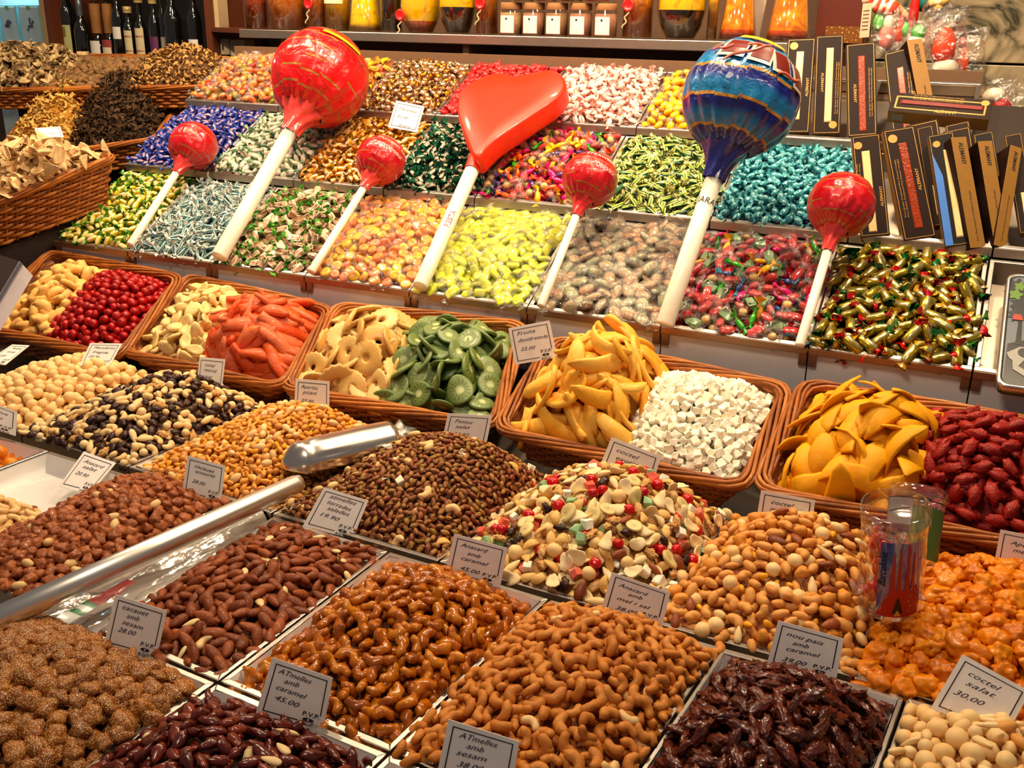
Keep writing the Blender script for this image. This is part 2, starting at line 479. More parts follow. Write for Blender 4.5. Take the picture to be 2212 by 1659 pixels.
def join(*parts):
    V = []; Fc = []; mi = []
    for (v, f, m) in parts:
        o = len(V); V += [tuple(x) for x in v]; Fc += [tuple(i + o for i in q) for q in f]; mi += [m] * len(f)
    return np.array(V), Fc, mi
def twist_end(x0, L, r0, w, sgn, seed, n=9, flat=0.55):
    """the gathered and fanned-out end of a sweet wrapper"""
    rn = random.Random(seed); V = []; Fc = []; ph = rn.uniform(0, 6); ty, tz = rn.uniform(-.5, .5), rn.uniform(-.2, .7)
    for i, (t, rr) in enumerate(((0, r0), (0.3, r0 * 0.55), (0.62, w * 0.62), (1.0, w))):
        for k in range(n):
            g = 2 * PI * k / n; q = rr * (1 + (0.28 * math.sin(4 * g + ph) if i > 1 else 0)); x = L * t + (0.16 * L * math.sin(3 * g + ph) if i == 3 else 0)
            V.append((sgn * (x0 + x), q * math.cos(g) * (1 if i > 1 else 1) + ty * L * t * t, q * math.sin(g) * (flat if i > 1 else 1) + tz * L * t * t))
    Fc = [(i * n + k, i * n + (k + 1) % n, (i + 1) * n + (k + 1) % n, (i + 1) * n + k) for i in range(3) for k in range(n)]
    return np.array(V), Fc
def sweet_body(kind, L, w, h):
    if kind == 'oval': return g_ell(L / 2, w / 2, h / 2, 0, 0.06, 1.5, (10, 8), (7, 5), 0.85)
    if kind == 'box': return g_cube(1, 0.06, 0.22, (L / 2, w / 2, h / 2))
    if kind == 'pill': return g_ell(L / 2, w / 2, h / 2, 0, 0.05, 1.5, (10, 8), (7, 5), 0.55)
    if kind == 'disc': return g_disc(w / 2, h / 2, 14, 0.03, 0.02, 0, 0, 0.1)
    if kind == 'hex':
        def f(seed, q):
            m = MB(); a = [(0.72, -1), (1, -.86), (1, .86), (0.72, 1)]
            m.lathe((0, 0, 0), (1, 0, 0), [(0.001, -L / 2)] + [(w / 2 * r_, L / 2 * x) for r_, x in a] + [(0.001, L / 2)], 6)
            return wob(np.array(m.V) * np.array([1, 1, h / w]), 0.05, 200, seed), m.F
        return f
    if kind == 'crumple':
        def f(seed, q):
            V, Fc = g_ell(L / 2, w / 2, h / 2, 0, 0.0, 1, (9, 7), (7, 5), 0.8)(seed, q)
            rn = random.Random(seed); return V * (1 + np.array([[rn.uniform(-.22, .22)] for _ in V])), Fc
        return f

KIND = {}
def kind(name, gen, mat, cat, lift=0.0, nvar=3, smooth=True, flat=0.35):
    me = []; lo = []
    for s in range(nvar):
        V, Fc = gen(s + 1 + len(KIND) * 7, True)[:2]; me.append(mesh_from(name, V, Fc, mat, None, smooth))
        lo.append(gen(s + 1 + len(KIND) * 7, False)[:2] + (None,))
    KIND[name] = dict(me=me, lo=lo, mats=[mat], cat=cat, lift=lift, parts=[], flat=flat)
def sweet(name, body, L, w, h, bmat, tmat, cat='candy', tw=(0.012, 0.008), parts=True, nvar=3, lift=0.3, smooth=True, fl=0.5, wrapper=None, flat=0.5):
    """a wrapped sweet: body and two twisted wrapper ends (own parts when large enough in the photo)"""
    g = sweet_body(body, L, w, h); me = []; lo = []; pr = []
    for s in range(nvar):
        sd = s + 1 + len(KIND) * 5
        V, Fc = g(sd, True)[:2]; e1 = twist_end(L * 0.44, tw[0], min(w, h) * 0.30, tw[1], 1, sd, flat=fl); e2 = twist_end(L * 0.44, tw[0], min(w, h) * 0.30, tw[1], -1, sd + 50, flat=fl)
        v2, f2 = g(sd, False)[:2]
        jl = join((v2, f2, 0), (*e1, 1), (*e2, 1))
        lo.append(jl)
        if parts:
            me.append(mesh_from(name, V, Fc, [bmat, tmat], [0] * len(Fc), smooth))
            pl = [('twisted_end', mesh_from('twisted_end', *e1, tmat)), ('twisted_end', mesh_from('twisted_end', *e2, tmat))]
            if wrapper:
                Vw, Fw = g_ell(L * 0.56, w * 0.64, h * 0.66, 0, 0.35, 3.0, (9, 8), (7, 5), 0.8)(sd, True)
                pl.append(('clear_wrapper', mesh_from('clear_wrapper', Vw, Fw, wrapper, None, False)))
            pr.append(pl)
        else:
            j = join((V, Fc, 0), (*e1, 1), (*e2, 1)); me.append(mesh_from(name, j[0], j[1], [bmat, tmat], j[2], smooth))
    KIND[name] = dict(me=me, lo=lo, mats=[bmat, tmat], cat=cat, lift=lift * h, parts=pr, flat=flat)

# ------------------------------------------------------------------ heaps
class Heap:
    """a mound filling the four corners q = FL, FR, BR, BL of a tray; height h0 at the border, h0 + hp at the peak"""
    def __init__(s, q, n, h0, hp, pk=(0.5, 0.5), ins=(0.04, 0.04, 0.04, 0.04), pw=0.75, seed=0, lump=0.006):
        s.q = [np.asarray(p, float) for p in q]; s.n = np.asarray(n, float); s.h0 = h0; s.hp = hp; s.pk = pk; s.ins = ins; s.pw = pw; s.seed = seed; s.lump = lump
        s.lu = (np.linalg.norm(s.q[1] - s.q[0]) + np.linalg.norm(s.q[2] - s.q[3])) / 2 * (1 - ins[0] - ins[1])
        s.lv = (np.linalg.norm(s.q[3] - s.q[0]) + np.linalg.norm(s.q[2] - s.q[1])) / 2 * (1 - ins[2] - ins[3])
    def base(s, u, v):
        U = s.ins[0] + u * (1 - s.ins[0] - s.ins[1]); V = s.ins[2] + v * (1 - s.ins[2] - s.ins[3])
        return (s.q[0] * (1 - U) + s.q[1] * U) * (1 - V) + (s.q[3] * (1 - U) + s.q[2] * U) * V
    def height(s, u, v):
        f = lambda t, p: t / p if t < p else (1 - t) / (1 - p)
        a, b = max(0, f(u, s.pk[0])), max(0, f(v, s.pk[1]))
        g = (math.sin(a * PI / 2) * math.sin(b * PI / 2)) ** s.pw
        return s.h0 + s.hp * g + s.lump * noise.noise(Vector((u * 5 + s.seed * 9.1, v * 5, s.seed))) * min(1, 4 * min(a, b) + .2)
    def pt(s, u, v): return s.base(u, v) + s.n * s.height(u, v)
    def normal(s, u, v):
        e = 0.03; a = s.pt(min(1, u + e), v) - s.pt(max(0, u - e), v); b = s.pt(u, min(1, v + e)) - s.pt(u, max(0, v - e))
        n = nrm(np.cross(a, b)); return n if n @ s.n > 0 else -n

def scatter(hp, sp, seed, tries=None, mask=None, view=True):
    rn = np.random.RandomState(seed); est = hp.lu * hp.lv / (sp * sp)
    tries = tries or int(min(9000, est * 11 + 60)); uv = rn.rand(tries, 2); keep = []; P = np.zeros((tries, 3)); n = 0
    for u, v in uv:
        if mask and not mask(u, v): continue
        p = hp.pt(u, v)
        if n and np.min(np.sum((P[:n] - p) ** 2, axis=1)) < sp * sp: continue
        if view:
            x, y = proj(p)
            if not (-50 < x < W + 50 and -60 < y < H + 60): continue
        P[n] = p; n += 1; keep.append((u, v))
    return keep, P[:n]
def orient(n, yaw, tilt, rn):
    t = nrm(np.cross(n, D if abs(n @ D) < 0.95 else R)); b = np.cross(n, t)
    x = t * math.cos(yaw) + b * math.sin(yaw); y = np.cross(n, x)
    M = np.stack([x, y, n], 1)
    ax = nrm([rn.gauss(0, 1), rn.gauss(0, 1), 0]); a = rn.gauss(0, tilt)
    rot = np.array(Matrix.Rotation(a, 3, Vector(ax)))
    return M @ rot
def put(name, me, M3, p, sc, label, cat, group, parts=()):
    o = bpy.data.objects.new(name, me); COL.objects.link(o)
    o.matrix_world = Matrix(((M3[0, 0] * sc, M3[0, 1] * sc, M3[0, 2] * sc, p[0]), (M3[1, 0] * sc, M3[1, 1] * sc, M3[1, 2] * sc, p[1]), (M3[2, 0] * sc, M3[2, 1] * sc, M3[2, 2] * sc, p[2]), (0, 0, 0, 1)))
    o['label'] = label; o['category'] = cat
    if group: o['group'] = group
    for pn, pm in parts:
        c = bpy.data.objects.new(pn, pm); COL.objects.link(c); c.parent = o
    return o
COUNT = {}
def fill(hp, mix, sp, where, seed, heapname, core, tilt=0.35, under=0.45, sc=(0.86, 1.14), mask=None, corecut=0.95, yawf=None, cap=300):
    """cover a mound with single pieces (mix = [(kind, share, label adjective phrase)]); the hidden layers below become one stuff mesh"""
    rn = random.Random(seed)
    keep, P = scatter(hp, sp, seed, None, mask)
    order = np.argsort(np.linalg.norm(P - CAM, axis=1)) if len(P) else []
    tot = sum(m[1] for m in mix); jv = []; jf = []; jm = []; mats = []; off = 0
    def midx(m):
        if m not in mats: mats.append(m)
        return mats.index(m)
    def bury(k, M3, p, s):
        nonlocal off
        d = KIND[k]; V, Fc, mi = rn.choice(d['lo'])
        Vw = (M3 @ (np.asarray(V) * s).T).T + p
        jv.append(Vw); jf.extend([tuple(i + off for i in f) for f in Fc]); off += len(Vw)
        if mi is None: jm.extend([midx(d['mats'][0])] * len(Fc))
        else:
            ix = [midx(m) for m in d['mats']]; jm.extend([ix[i] for i in mi])
    def pick():
        x = rn.uniform(0, tot)
        for m in mix:
            x -= m[1]
            if x <= 0: return m
        return mix[-1]
    for i in order:
        u, v = keep[i]; n = hp.normal(u, v); m = pick(); d = KIND[m[0]]
        yaw = rn.uniform(0, 2 * PI) if yawf is None else yawf + rn.gauss(0, 0.45)
        M3 = orient(n, yaw, min(tilt, d['flat'] * 2), rn); s = rn.uniform(*sc); p = P[i] + n * (d['lift'] + rn.uniform(-0.1, 0.1) * sp)
        c = COUNT.get(m[0], 0)
        if c < cap:
            COUNT[m[0]] = c + 1; j = rn.randrange(len(d['me']))
            put(m[0], d['me'][j], M3, p, s, m[2] + ' ' + where, d['cat'], m[3] if len(m) > 3 else m[0].replace('_', ' ') + ' pieces ' + where, d['parts'][j] if d['parts'] else ())
        else: bury(m[0], M3, p, s)
    if under:
        keep2, P2 = scatter(hp, sp * 0.98, seed + 77, None, mask)
        for (u, v), p in zip(keep2, P2):
            m = pick(); n = hp.normal(u, v); M3 = orient(n, rn.uniform(0, 6.28), tilt, rn); bury(m[0], M3, p - n * sp * under, rn.uniform(*sc))
    # the solid body of the mound
    N = 12; g = []
    for j in range(N + 1):
        for i in range(N + 1):
            u, v = i / N, j / N; g.append(hp.base(u, v) + hp.n * (hp.height(u, v) - sp * corecut))
    low = [hp.base(i / N, j / N) - hp.n * 0.03 for j in range(N + 1) for i in range(N + 1)]
    def ok(i, j): return mask is None or (mask(min(1, (i + .5) / N), (j + .5) / N))
    Fc = [(j * N + j + i, j * N + j + i + 1, (j + 1) * (N + 1) + i + 1, (j + 1) * (N + 1) + i) for j in range(N) for i in range(N) if ok(i, j)]
    if core is not None and Fc:
        jv.append(np.array(g)); jf.extend([tuple(a + off for a in f) for f in Fc]); jm.extend([midx(core)] * len(Fc)); off += len(g)
        if mask is None:
            nb = len(g); jv.append(np.array(low)); o2 = off; off += nb
            rim = [i for i in range(N + 1)] + [(j + 1) * (N + 1) - 1 for j in range(1, N + 1)] + [N * (N + 1) + i for i in range(N - 1, -1, -1)] + [j * (N + 1) for j in range(N - 1, 0, -1)]
            for a, b in zip(rim, rim[1:] + rim[:1]): jf.append((o2 - nb + a, o2 + a, o2 + b, o2 - nb + b)); jm.append(midx(core))
    if jv:
        me = mesh_from(heapname, np.concatenate(jv), jf, mats, jm); o = bpy.data.objects.new(heapname, me); COL.objects.link(o)
        tag(o, 'deeper layers of the heap ' + where, 'heap', None, 'stuff')
# ------------------------------------------------------------------ setting
STEEL = plain('steel', (0.62, 0.57, 0.52, 1), 0.28, 1.0, 0.05, 40)
STEELD = plain('steel_brushed', (0.50, 0.42, 0.34, 1), 0.38, 1.0, 0.08, 60)
BRONZE = plain('bronze_bracket', (0.30, 0.18, 0.11, 1), 0.42, 0.85, 0.05, 60)
PANEL = plain('white_panel', S(244, 238, 236), 0.55, 0, 0.03, 20)
DARK = plain('dark_base', S(38, 24, 16), 0.8)
WOODD = plain('dark_wood', S(96, 46, 22), 0.45, 0, 0.1, 30)
CREAM = plain('cream_panel', S(140, 110, 80), 0.6)
PAPER = plain('white_paper', S(238, 234, 230), 0.42, 0, 0.35, 24)
BLACK = plain('black_print', S(22, 18, 22), 0.7)
INK = plain('ink', S(40, 36, 62), 0.7)
CARD = plain('card', S(232, 226, 222), 0.6)
WHITEP = plain('white_plastic', S(244, 238, 226), 0.35, 0, 0, 60, 0.3)
GOLD = plain('gold_print', (0.62, 0.42, 0.14, 1), 0.32, 0.85)

def marble():
    k = NT_('marble'); co = k.co(); nz = k.noise(co, 5.0, 5, 2.0)
    v = k.math('ABSOLUTE', k.math('SUBTRACT', nz, 0.5)); f = k.math('POWER', k.math('MULTIPLY_ADD', v, -6.5, 1.0, True), 1.5)
    n2 = k.noise(co, 4.0, 3)
    f = k.math('MULTIPLY', f, k.math('MULTIPLY_ADD', n2, 3.4, -0.9, True))
    k.link(k.mix(f, S(178, 158, 126), S(46, 48, 32)), k.b.inputs['Base Color']); k.b.inputs['Roughness'].default_value = 0.25
    return k.m
MARBLE = marble()
def tagS(o): o['kind'] = 'structure'; return o

PB = P0 + D * 1.32                                           # plane of the rear wall
def wallpt(r, z): p = PB + R * r; return np.array([p[0], p[1], z])
m = MB(); c = P0 + D * 0.0
q = [c - R * 5 - D * 4, c + R * 5 - D * 4, c + R * 5 + D * 3, c - R * 5 + D * 3]
m.hexa([np.array([p[0], p[1], -0.1]) for p in q], [np.array([p[0], p[1], 0.0]) for p in q]); tagS(m.build('floor', plain('floor_tiles', S(96, 84, 74), 0.5)))
m = MB(); q = [wallpt(-5, 0), wallpt(5, 0), wallpt(5, 0) + D * 0.1, wallpt(-5, 0) + D * 0.1]
m.hexa(q, [p + Z * 3.4 for p in q]); WB = tagS(m.build('wall_back', plain('back_wall', S(92, 62, 40), 0.7)))
# marble slabs on the rear wall, to the right of the shelf
for r0, r1 in ((0.66, 1.22), (1.226, 1.80), (1.806, 2.4)):
    for z0, z1 in ((0.35, 0.955), (0.961, 1.566), (1.572, 2.4)):
        m = MB(); b = [wallpt(r0, z0) - D * 0.03, wallpt(r1, z0) - D * 0.03, wallpt(r1, z0) - D * 0.002, wallpt(r0, z0) - D * 0.002]
        m.hexa(b, [p + Z * (z1 - z0) for p in b]); m.build('marble_slab', MARBLE, WB, bevel=0.002)

# ------------------------------------------------------------------ stepped stand and sweet trays
TD = (0.0, 0.303, 0.590); TL_ = (0.292, 0.279, 0.248)
def T(k, r, d, h=0.0): return P0 + DG * TD[k] + R * r + DT * d + NT * h
st = thing('display_stand', 'dark stepped stand carrying the sloping steel sweet trays', 'stand', P0 * np.array([1, 1, 0]))
m = MB()
for k in range(3):
    a, b = T(k, -1.01, 0.004, -0.05), T(k, 1.60, 0.004, -0.05); c_, d_ = T(k, 1.60, TL_[k], -0.05), T(k, -1.01, TL_[k], -0.05)
    top = [a, b, c_, d_]; m.hexa([np.array([p[0], p[1], 0.0]) for p in top], top)
m.build('stepped_base', DARK, st)
m = MB(); a, b = T(2, -1.02, 0.26, 0), T(2, 1.0, 0.26, 0)    # upright board behind the top tier
m.hexa([a - Z * .3, b - Z * .3, b - Z * .3 + D * .02, a - Z * .3 + D * .02], [a + Z * 0.02, b + Z * 0.02, b + Z * 0.02 + D * .02, a + Z * 0.02 + D * .02]); m.build('back_board', plain('tan_board', S(112, 82, 58), .6), st)

RJ = [[-1.009, -0.767, -0.523, -0.262, 0.0, 0.265, 0.536, 0.803, 1.067, 1.34],
      [hit(p, P0, NG) for p in ((279, 348), (455, 367), (635, 390), (835, 402), (1030, 422), (1262, 455), (1535, 476), (1832, 512), (2144, 547))],
      [hit(p, P0, NG) for p in ((406, 211), (600, 232), (765, 242), (941, 250), (1145, 267), (1372, 284), (1610, 301), (1850, 320), (2090, 345))]]
for k in (1, 2): RJ[k] = [float((p - P0) @ R) for p in RJ[k]]; RJ[k].append(RJ[k][-1] + 0.266)
def sweet_tray(k, i, label):
    r0, r1 = RJ[k][i] + 0.0012, RJ[k][i + 1] - 0.0012; L = TL_[k]; f = T(k, (r0 + r1) / 2, 0, -0.04)
    t = thing('sweet_tray', label, 'tray', f, 'steel sweet trays on the stepped stand' if False else None)
    P = lambda r, d, h: T(k, r, d, h)
    m = MB(); w = 0.003
    m.hexa([P(r0, 0, -.045), P(r1, 0, -.045), P(r1, L, -.045), P(r0, L, -.045)], [P(r0, 0, -.038), P(r1, 0, -.038), P(r1, L, -.038), P(r0, L, -.038)])
    for (a, b, c, d) in ((r0, r1, 0, w), (r0, r1, L - w, L), (r0, r0 + w, w, L - w), (r1 - w, r1, w, L - w)):
        m.hexa([P(a, c, -.038), P(b, c, -.038), P(b, d, -.038), P(a, d, -.038)], [P(a, c, -.002), P(b, c, -.002), P(b, d, -.002), P(a, d, -.002)])
    m.build('pan', STEELD, t)
    m = MB(); w = 0.0085
    for (a, b, c, d) in ((r0, r1, -0.001, w), (r0, r1, L - w, L), (r0, r0 + w, w, L - w), (r1 - w, r1, w, L - w)):
        m.hexa([P(a, c, -.002), P(b, c, -.002), P(b, d, -.002), P(a, d, -.002)], [P(a, c, .003), P(b, c, .003), P(b, d, .003), P(a, d, .003)])
    m.build('rim', STEEL, t, bevel=0.0012)
    m = MB(); a, b = P(r0, -.001, .002), P(r1, -.001, .002)
    hh = 0.013 if k == 0 else 0.017
    m.hexa([a - D * .003 - Z * hh, b - D * .003 - Z * hh, b - Z * hh + D * .001, a - Z * hh + D * .001], [a - D * .003, b - D * .003, b + D * .001, a + D * .001]); m.build('front_lip', BRONZE if k == 0 else STEELD, t, bevel=0.001)
    if k == 0:
        m = MB(); a, b = P(r0, .001, -.012), P(r1, .001, -.012); g = Z * 0.12
        m.hexa([a - g, b - g, b - g + D * .004, a - g + D * .004], [a, b, b + D * .004, a + D * .004]); fp = m.build('front_panel', PANEL, t)
        for rr in (r0, r1 - 0.014):
            a, b = P(rr, -.0035, -.008), P(rr + .014, -.0035, -.008); g = Z * 0.026; m = MB()
            m.hexa([a - g, b - g, b - g + D * .006, a - g + D * .006], [a, b, b + D * .006, a + D * .006]); m.build('corner_bracket', BRONZE, fp, bevel=0.001)
    return t
def tray_quad(k, i, e=0.010):
    r0, r1 = RJ[k][i] + e, RJ[k][i + 1] - e; L = TL_[k]
    return [T(k, r0, e), T(k, r1, e), T(k, r1, L - e), T(k, r0, L - e)]

# ------------------------------------------------------------------ nut counter
ZN = 0.95
A30 = math.radians(30.4); DN = np.array([math.sin(A30), math.cos(A30), 0.0]); DEP = 0.33
def nz_(p): return zhit(p, ZN)
bB = [nz_(p) for p in ((43, 937), (274, 1012), (585, 1113), (945, 1217), (1395, 1347), (1840, 1468))]
uB = nrm(bB[-1] - bB[0]); bB = [bB[0] - uB * 0.27] + bB + [bB[-1] + uB * 0.27]
cB = [nz_((110, 976)), nz_((301, 1034)), nz_((503, 1083)), nz_((591, 1117)), nz_((842, 1193)), nz_((1189, 1296)), nz_((1560, 1400)), nz_((1957, 1507)), nz_((1957, 1507)) + uB * 0.23]
cB = [cB[0] - uB * 0.25] + cB
cC = [cB[0] - DN * DEP, cB[1] - DN * DEP, cB[2] - DN * DEP * 1.02, nz_((95, 1345)), nz_((209, 1366)), nz_((470, 1477)), nz_((842, 1630)), None, None, None]
uC = nrm(cC[6] - cC[4])
for j in (7, 8, 9): cC[j] = cC[6] + uC * float((cB[j] - cB[6]) @ uB)
dC = [cC[3] - uC * 0.05, cC[5], cC[6], cC[7]]; dC[0] = cC[5] - uC * 0.29
def nut_tray(q, label, liner=True):
    q = [np.asarray(p) for p in q]; c = sum(q) / 4; e = 0.0015
    q = [p + (c - p) * (e * 2 / np.linalg.norm(c - p)) for p in q]
    t = thing('nut_tray', label, 'tray', c - Z * 0.045)
    def ins(d, z): return [p + (c - p) * (d * 1.414 / np.linalg.norm(c - p)) + Z * z for p in q]
    m = MB(); a = ins(0, -.045); b = ins(0, -.002); i0 = ins(.002, -.002); i1 = ins(.002, -.040)
    m.add(a + b + i0 + i1, [(3, 2, 1, 0)] + [(k, (k + 1) % 4, 4 + (k + 1) % 4, 4 + k) for k in range(4)] + [(8 + k, 8 + (k + 1) % 4, 12 + (k + 1) % 4, 12 + k) for k in range(4)] + [(12, 13, 14, 15)])
    m.build('pan', STEELD, t)
    m = MB(); o, i_ = ins(0, 0), ins(.0075, 0)
    for k in range(4):
        j = (k + 1) % 4; B = [o[k], o[j], i_[j], i_[k]]; m.hexa([p - Z * .003 for p in B], [p + Z * .0025 for p in B])
    m.build('rim', STEEL, t, bevel=0.001)
    if liner:
        m = MB(); a = ins(.006, .0028); b = ins(.016, -.028); N = 6
        rows = []
        for d, z in ((.0075, .003), (.011, -.010), (.020, -.026)):
            w = ins(d, z); rg = []
            for k in range(4):
                for s in range(N):
                    f = s / N; p = w[k] * (1 - f) + w[(k + 1) % 4] * f
                    rg.append(p + Z * 0.0022 * noise.noise(Vector(p * 60)) + (c - p) * 0.02 * noise.noise(Vector(p * 35)))
            rows.append(rg)
        n = 4 * N; V = [p for r_ in rows for p in r_]
        m.add(V, [(i * n + s, i * n + (s + 1) % n, (i + 1) * n + (s + 1) % n, (i + 1) * n + s) for i in range(2) for s in range(n)] + [tuple(2 * n + s for s in range(n))])
        m.build('paper_liner', PAPER, t, True)
    return t
ct = thing('nut_counter', 'long counter under the steel trays of nuts', 'counter', (0.0, 1.0, 0.0))
m = MB(); q = [cC[0] - uB * 0.5 - DN * 0.75, cC[9] + uB * 0.4 - DN * 0.75, bB[7] + uB * 0.5 + DN * 0.575, bB[0] - uB * 0.6 + DN * 0.575]
m.hexa([np.array([p[0], p[1], 0.0]) for p in q], [np.array([p[0], p[1], 0.885]) for p in q]); m.build('cabinet', DARK, ct)
m = MB(); m.hexa([np.array([p[0], p[1], 0.886]) for p in q], [np.array([p[0], p[1], 0.904]) for p in q]); m.build('counter_top', STEELD, ct, bevel=0.003)

# ------------------------------------------------------------------ wicker baskets
WICK = food('wicker', [S(96, 48, 20), S(158, 92, 42), S(196, 128, 66)], 0.5, 40, 0.35, 0.3, 300, 0.15)
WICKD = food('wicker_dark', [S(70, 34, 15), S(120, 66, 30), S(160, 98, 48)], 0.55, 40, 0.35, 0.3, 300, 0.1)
def perimeter(q, rad, step):
    q = [np.asarray(p) for p in q]; P = []
    for i in range(4):
        a, b, c = q[i - 1], q[i], q[(i + 1) % 4]
        u, v = nrm(a - b), nrm(c - b); P.append([b + u * rad, b + (u + v) * rad * 0.29, b + v * rad])
    pts = []
    for i in range(4):
        pts += P[i]; e = P[(i + 1) % 4][0]; s = P[i][2]; n = max(1, int(np.linalg.norm(e - s) / step))
        pts += [s + (e - s) * k / n for k in range(1, n)]
    return pts
def resample(pts, n):
    p = np.array(pts + [pts[0]]); d = np.r_[0, np.cumsum(np.linalg.norm(np.diff(p, axis=0), axis=1))]
    s = np.linspace(0, d[-1], n, endpoint=False)
    return np.stack([np.interp(s, d, p[:, k]) for k in range(3)], 1), d[-1]
def basket(q, depth, label, nrow=8, inset=0.035, mat=None, rimw=0.011, down=None, name='wicker_basket'):
    q = [np.asarray(p) for p in q]; c = sum(q) / 4; n = nrm(np.cross(q[1] - q[0], q[3] - q[0])); mat = mat or WICK
    dn = -n if down is None else nrm(down)
    t = thing(name, label, 'basket', c + dn * depth)
    per = perimeter(q, 0.028, 0.02); _, Lp = resample(per, 8)
    ns = int(Lp / 0.026) // 2 * 2; top, _ = resample(per, ns * 4)
    qb = [p + (c - p) * (inset * 1.414 / np.linalg.norm(c - p)) + dn * depth for p in q]; bot, _ = resample(perimeter(qb, 0.028, 0.02), ns * 4)
    outw = np.array([nrm((p - c) - n * ((p - c) @ n)) for p in top])
    # uprights
    for k in range(ns):
        a, b = top[k * 4], bot[k * 4]; mm = MB(); mm.tube([a, (a + b) / 2, b], 0.0030, 5, 0, False); mm.build('stake', mat, t, True)
    # weavers: one willow rod per round, passing in front of and behind the uprights
    for r_ in range(nrow):
        f = (r_ + 1.0) / (nrow + 0.6); pth = []
        for k in range(ns * 4 + 1):
            i = k % (ns * 4); p = top[i] * (1 - f) + bot[i] * f
            w = math.cos(PI * (i / 4 + (r_ % 2))); pth.append(p + outw[i] * 0.0045 * w)
        mm = MB(); mm.tube(pth, min(0.0048, depth / nrow * 0.5), 5, 0, False); mm.build('weaver', mat, t, True)
    # rolled border: long rods running round the rim
    for s in range(7):
        pth = []; ph = s * 2 * PI / 7
        for k in range(ns * 2 + 1):
            i = (k * 2) % (ns * 4); a = ph + (k % (ns * 2)) / (ns * 2) * 2 * PI * 3
            pth.append(top[i] + outw[i] * (rimw * math.cos(a) * 0.95) + n * (rimw * 0.55 * math.sin(a)))
        mm = MB(); mm.tube(pth, 0.0037, 6, 0, False); mm.build('border_rod', mat, t, True)
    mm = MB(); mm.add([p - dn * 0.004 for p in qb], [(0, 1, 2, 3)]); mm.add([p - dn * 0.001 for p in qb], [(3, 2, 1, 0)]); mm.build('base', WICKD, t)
    mm = MB(); N = ns * 4; ti = top - outw * 0.006; bi = bot - outw * 0.006      # dark sheet added as the shade in the gaps between the rods
    mm.add(list(ti) + list(bi), [(k, (k + 1) % N, N + (k + 1) % N, N + k) for k in range(N)]); mm.build('gap_shade', WICKD, t, True)
    return t
AK = math.radians(26); RK = np.array([math.cos(AK), -math.sin(AK), 0]); DK = np.array([math.sin(AK), math.cos(AK), 0])
TK = math.radians(20); DKT = DK * math.cos(TK) + Z * math.sin(TK); NK = np.cross(RK, DKT)
KQ = {}
for nm, q in {'K1': [(-60, 705), (256, 772), (392, 600), (108, 545)], 'K2': [(266, 762), (610, 838), (717, 669), (407, 597)], 'K3': [(611, 839), (1066, 923), (1133, 702), (729, 659)],
              'K4': [(1073, 929), (1608, 1056), (1704, 836), (1199, 732)], 'K5': [(1636, 1056), (2300, 1200), (2330, 930), (1739, 826)]}.items():
    mpt = zhit(((q[0][0] + q[1][0]) / 2, (q[0][1] + q[1][1]) / 2), 0.99)
    KQ[nm] = [hit(p, mpt, NK) for p in q]
def half(q, a, b, e=0.012):
    l = lambda p, s, t: p + (s - p) * t
    Q = [l(q[0], q[1], a), l(q[0], q[1], b), l(q[3], q[2], b), l(q[3], q[2], a)]; return Q
# ------------------------------------------------------------------ nuts: trays
def on_line(p, d, a, u):                                     # where p + s d crosses the line a + t u (in plan)
    M = np.array([[d[0], -u[0]], [d[1], -u[1]]]); s = np.linalg.solve(M, (a - p)[:2])[0]; return p + d * s
for j in (0, 1, 2, 3, 7, 8, 9): cC[j] = on_line(cB[j], DN, cC[4], uC)
dC = [cC[5] - uC * 0.30, cC[5], cC[6], cC[7]]
def qAB(i): return [bB[i], bB[i + 1], bB[i + 1] + DN * DEP, bB[i] + DN * DEP]
def qBC(i): return [cC[i], cC[i + 1], cB[i + 1], cB[i]]
def qCD(i): return [dC[i] - DN * DEP, dC[i + 1] - DN * DEP, dC[i + 1], dC[i]]
TRAYS = [(qAB(0), 'pale round macadamias'), (qAB(1), 'black raisins mixed with pale nuts'), (qAB(2), 'small orange snack mix'), (qAB(3), 'tiny pistachio kernels'),
         (qAB(4), 'colourful fruit and nut mix with banana chips'), (qAB(5), 'honey roasted nut mix'), (qAB(6), 'bumpy orange rice crackers'),
         (qBC(0), 'a few round orange berries'), (qBC(1), 'plain white cashews on bare paper'), (qBC(2), 'rough reddish candied peanuts'), (qBC(4), 'brown toasted almonds'),
         (qBC(5), 'glossy caramel cashews'), (qBC(6), 'matt honey cashews'), (qBC(7), 'dark caramel pecans'), (qBC(8), 'pale salted nut mix'),
         (qCD(0), 'sesame coated peanuts'), (qCD(1), 'dark shiny caramel almonds'), (qCD(2), 'sesame coated almonds at the bottom edge')]
for q, l in TRAYS: nut_tray(q, 'shallow steel tray with white liner holding ' + l)

B_ = S
M_ALM = food('almond_skin', [S(92, 42, 22), S(134, 68, 36), S(164, 90, 50)], 0.5, 160, 0.4, 0.35, 420, 0.12, stripe=None)
M_CARALM = food('caramel_almond', [S(58, 18, 12), S(96, 32, 22), S(134, 56, 34)], 0.22, 120, 0.4, 0.5, 220, 0.6)
M_BLAN = food('blanched_nut', [S(226, 190, 136), S(238, 212, 164), S(232, 200, 140)], 0.45, 90, 0.3, 0.1)
M_CASH = food('cashew', [S(222, 178, 118), S(236, 202, 148), S(228, 190, 130)], 0.5, 80, 0.4, 0.15)
M_HCASH = food('honey_cashew', [S(176, 104, 48), S(200, 128, 62), S(214, 148, 82)], 0.55, 70, 0.5, 0.3, 520, 0.08)
M_CCASH = food('caramel_cashew', [S(116, 56, 12), S(180, 98, 26), S(216, 146, 58)], 0.2, 60, 0.6, 0.45, 180, 0.6)
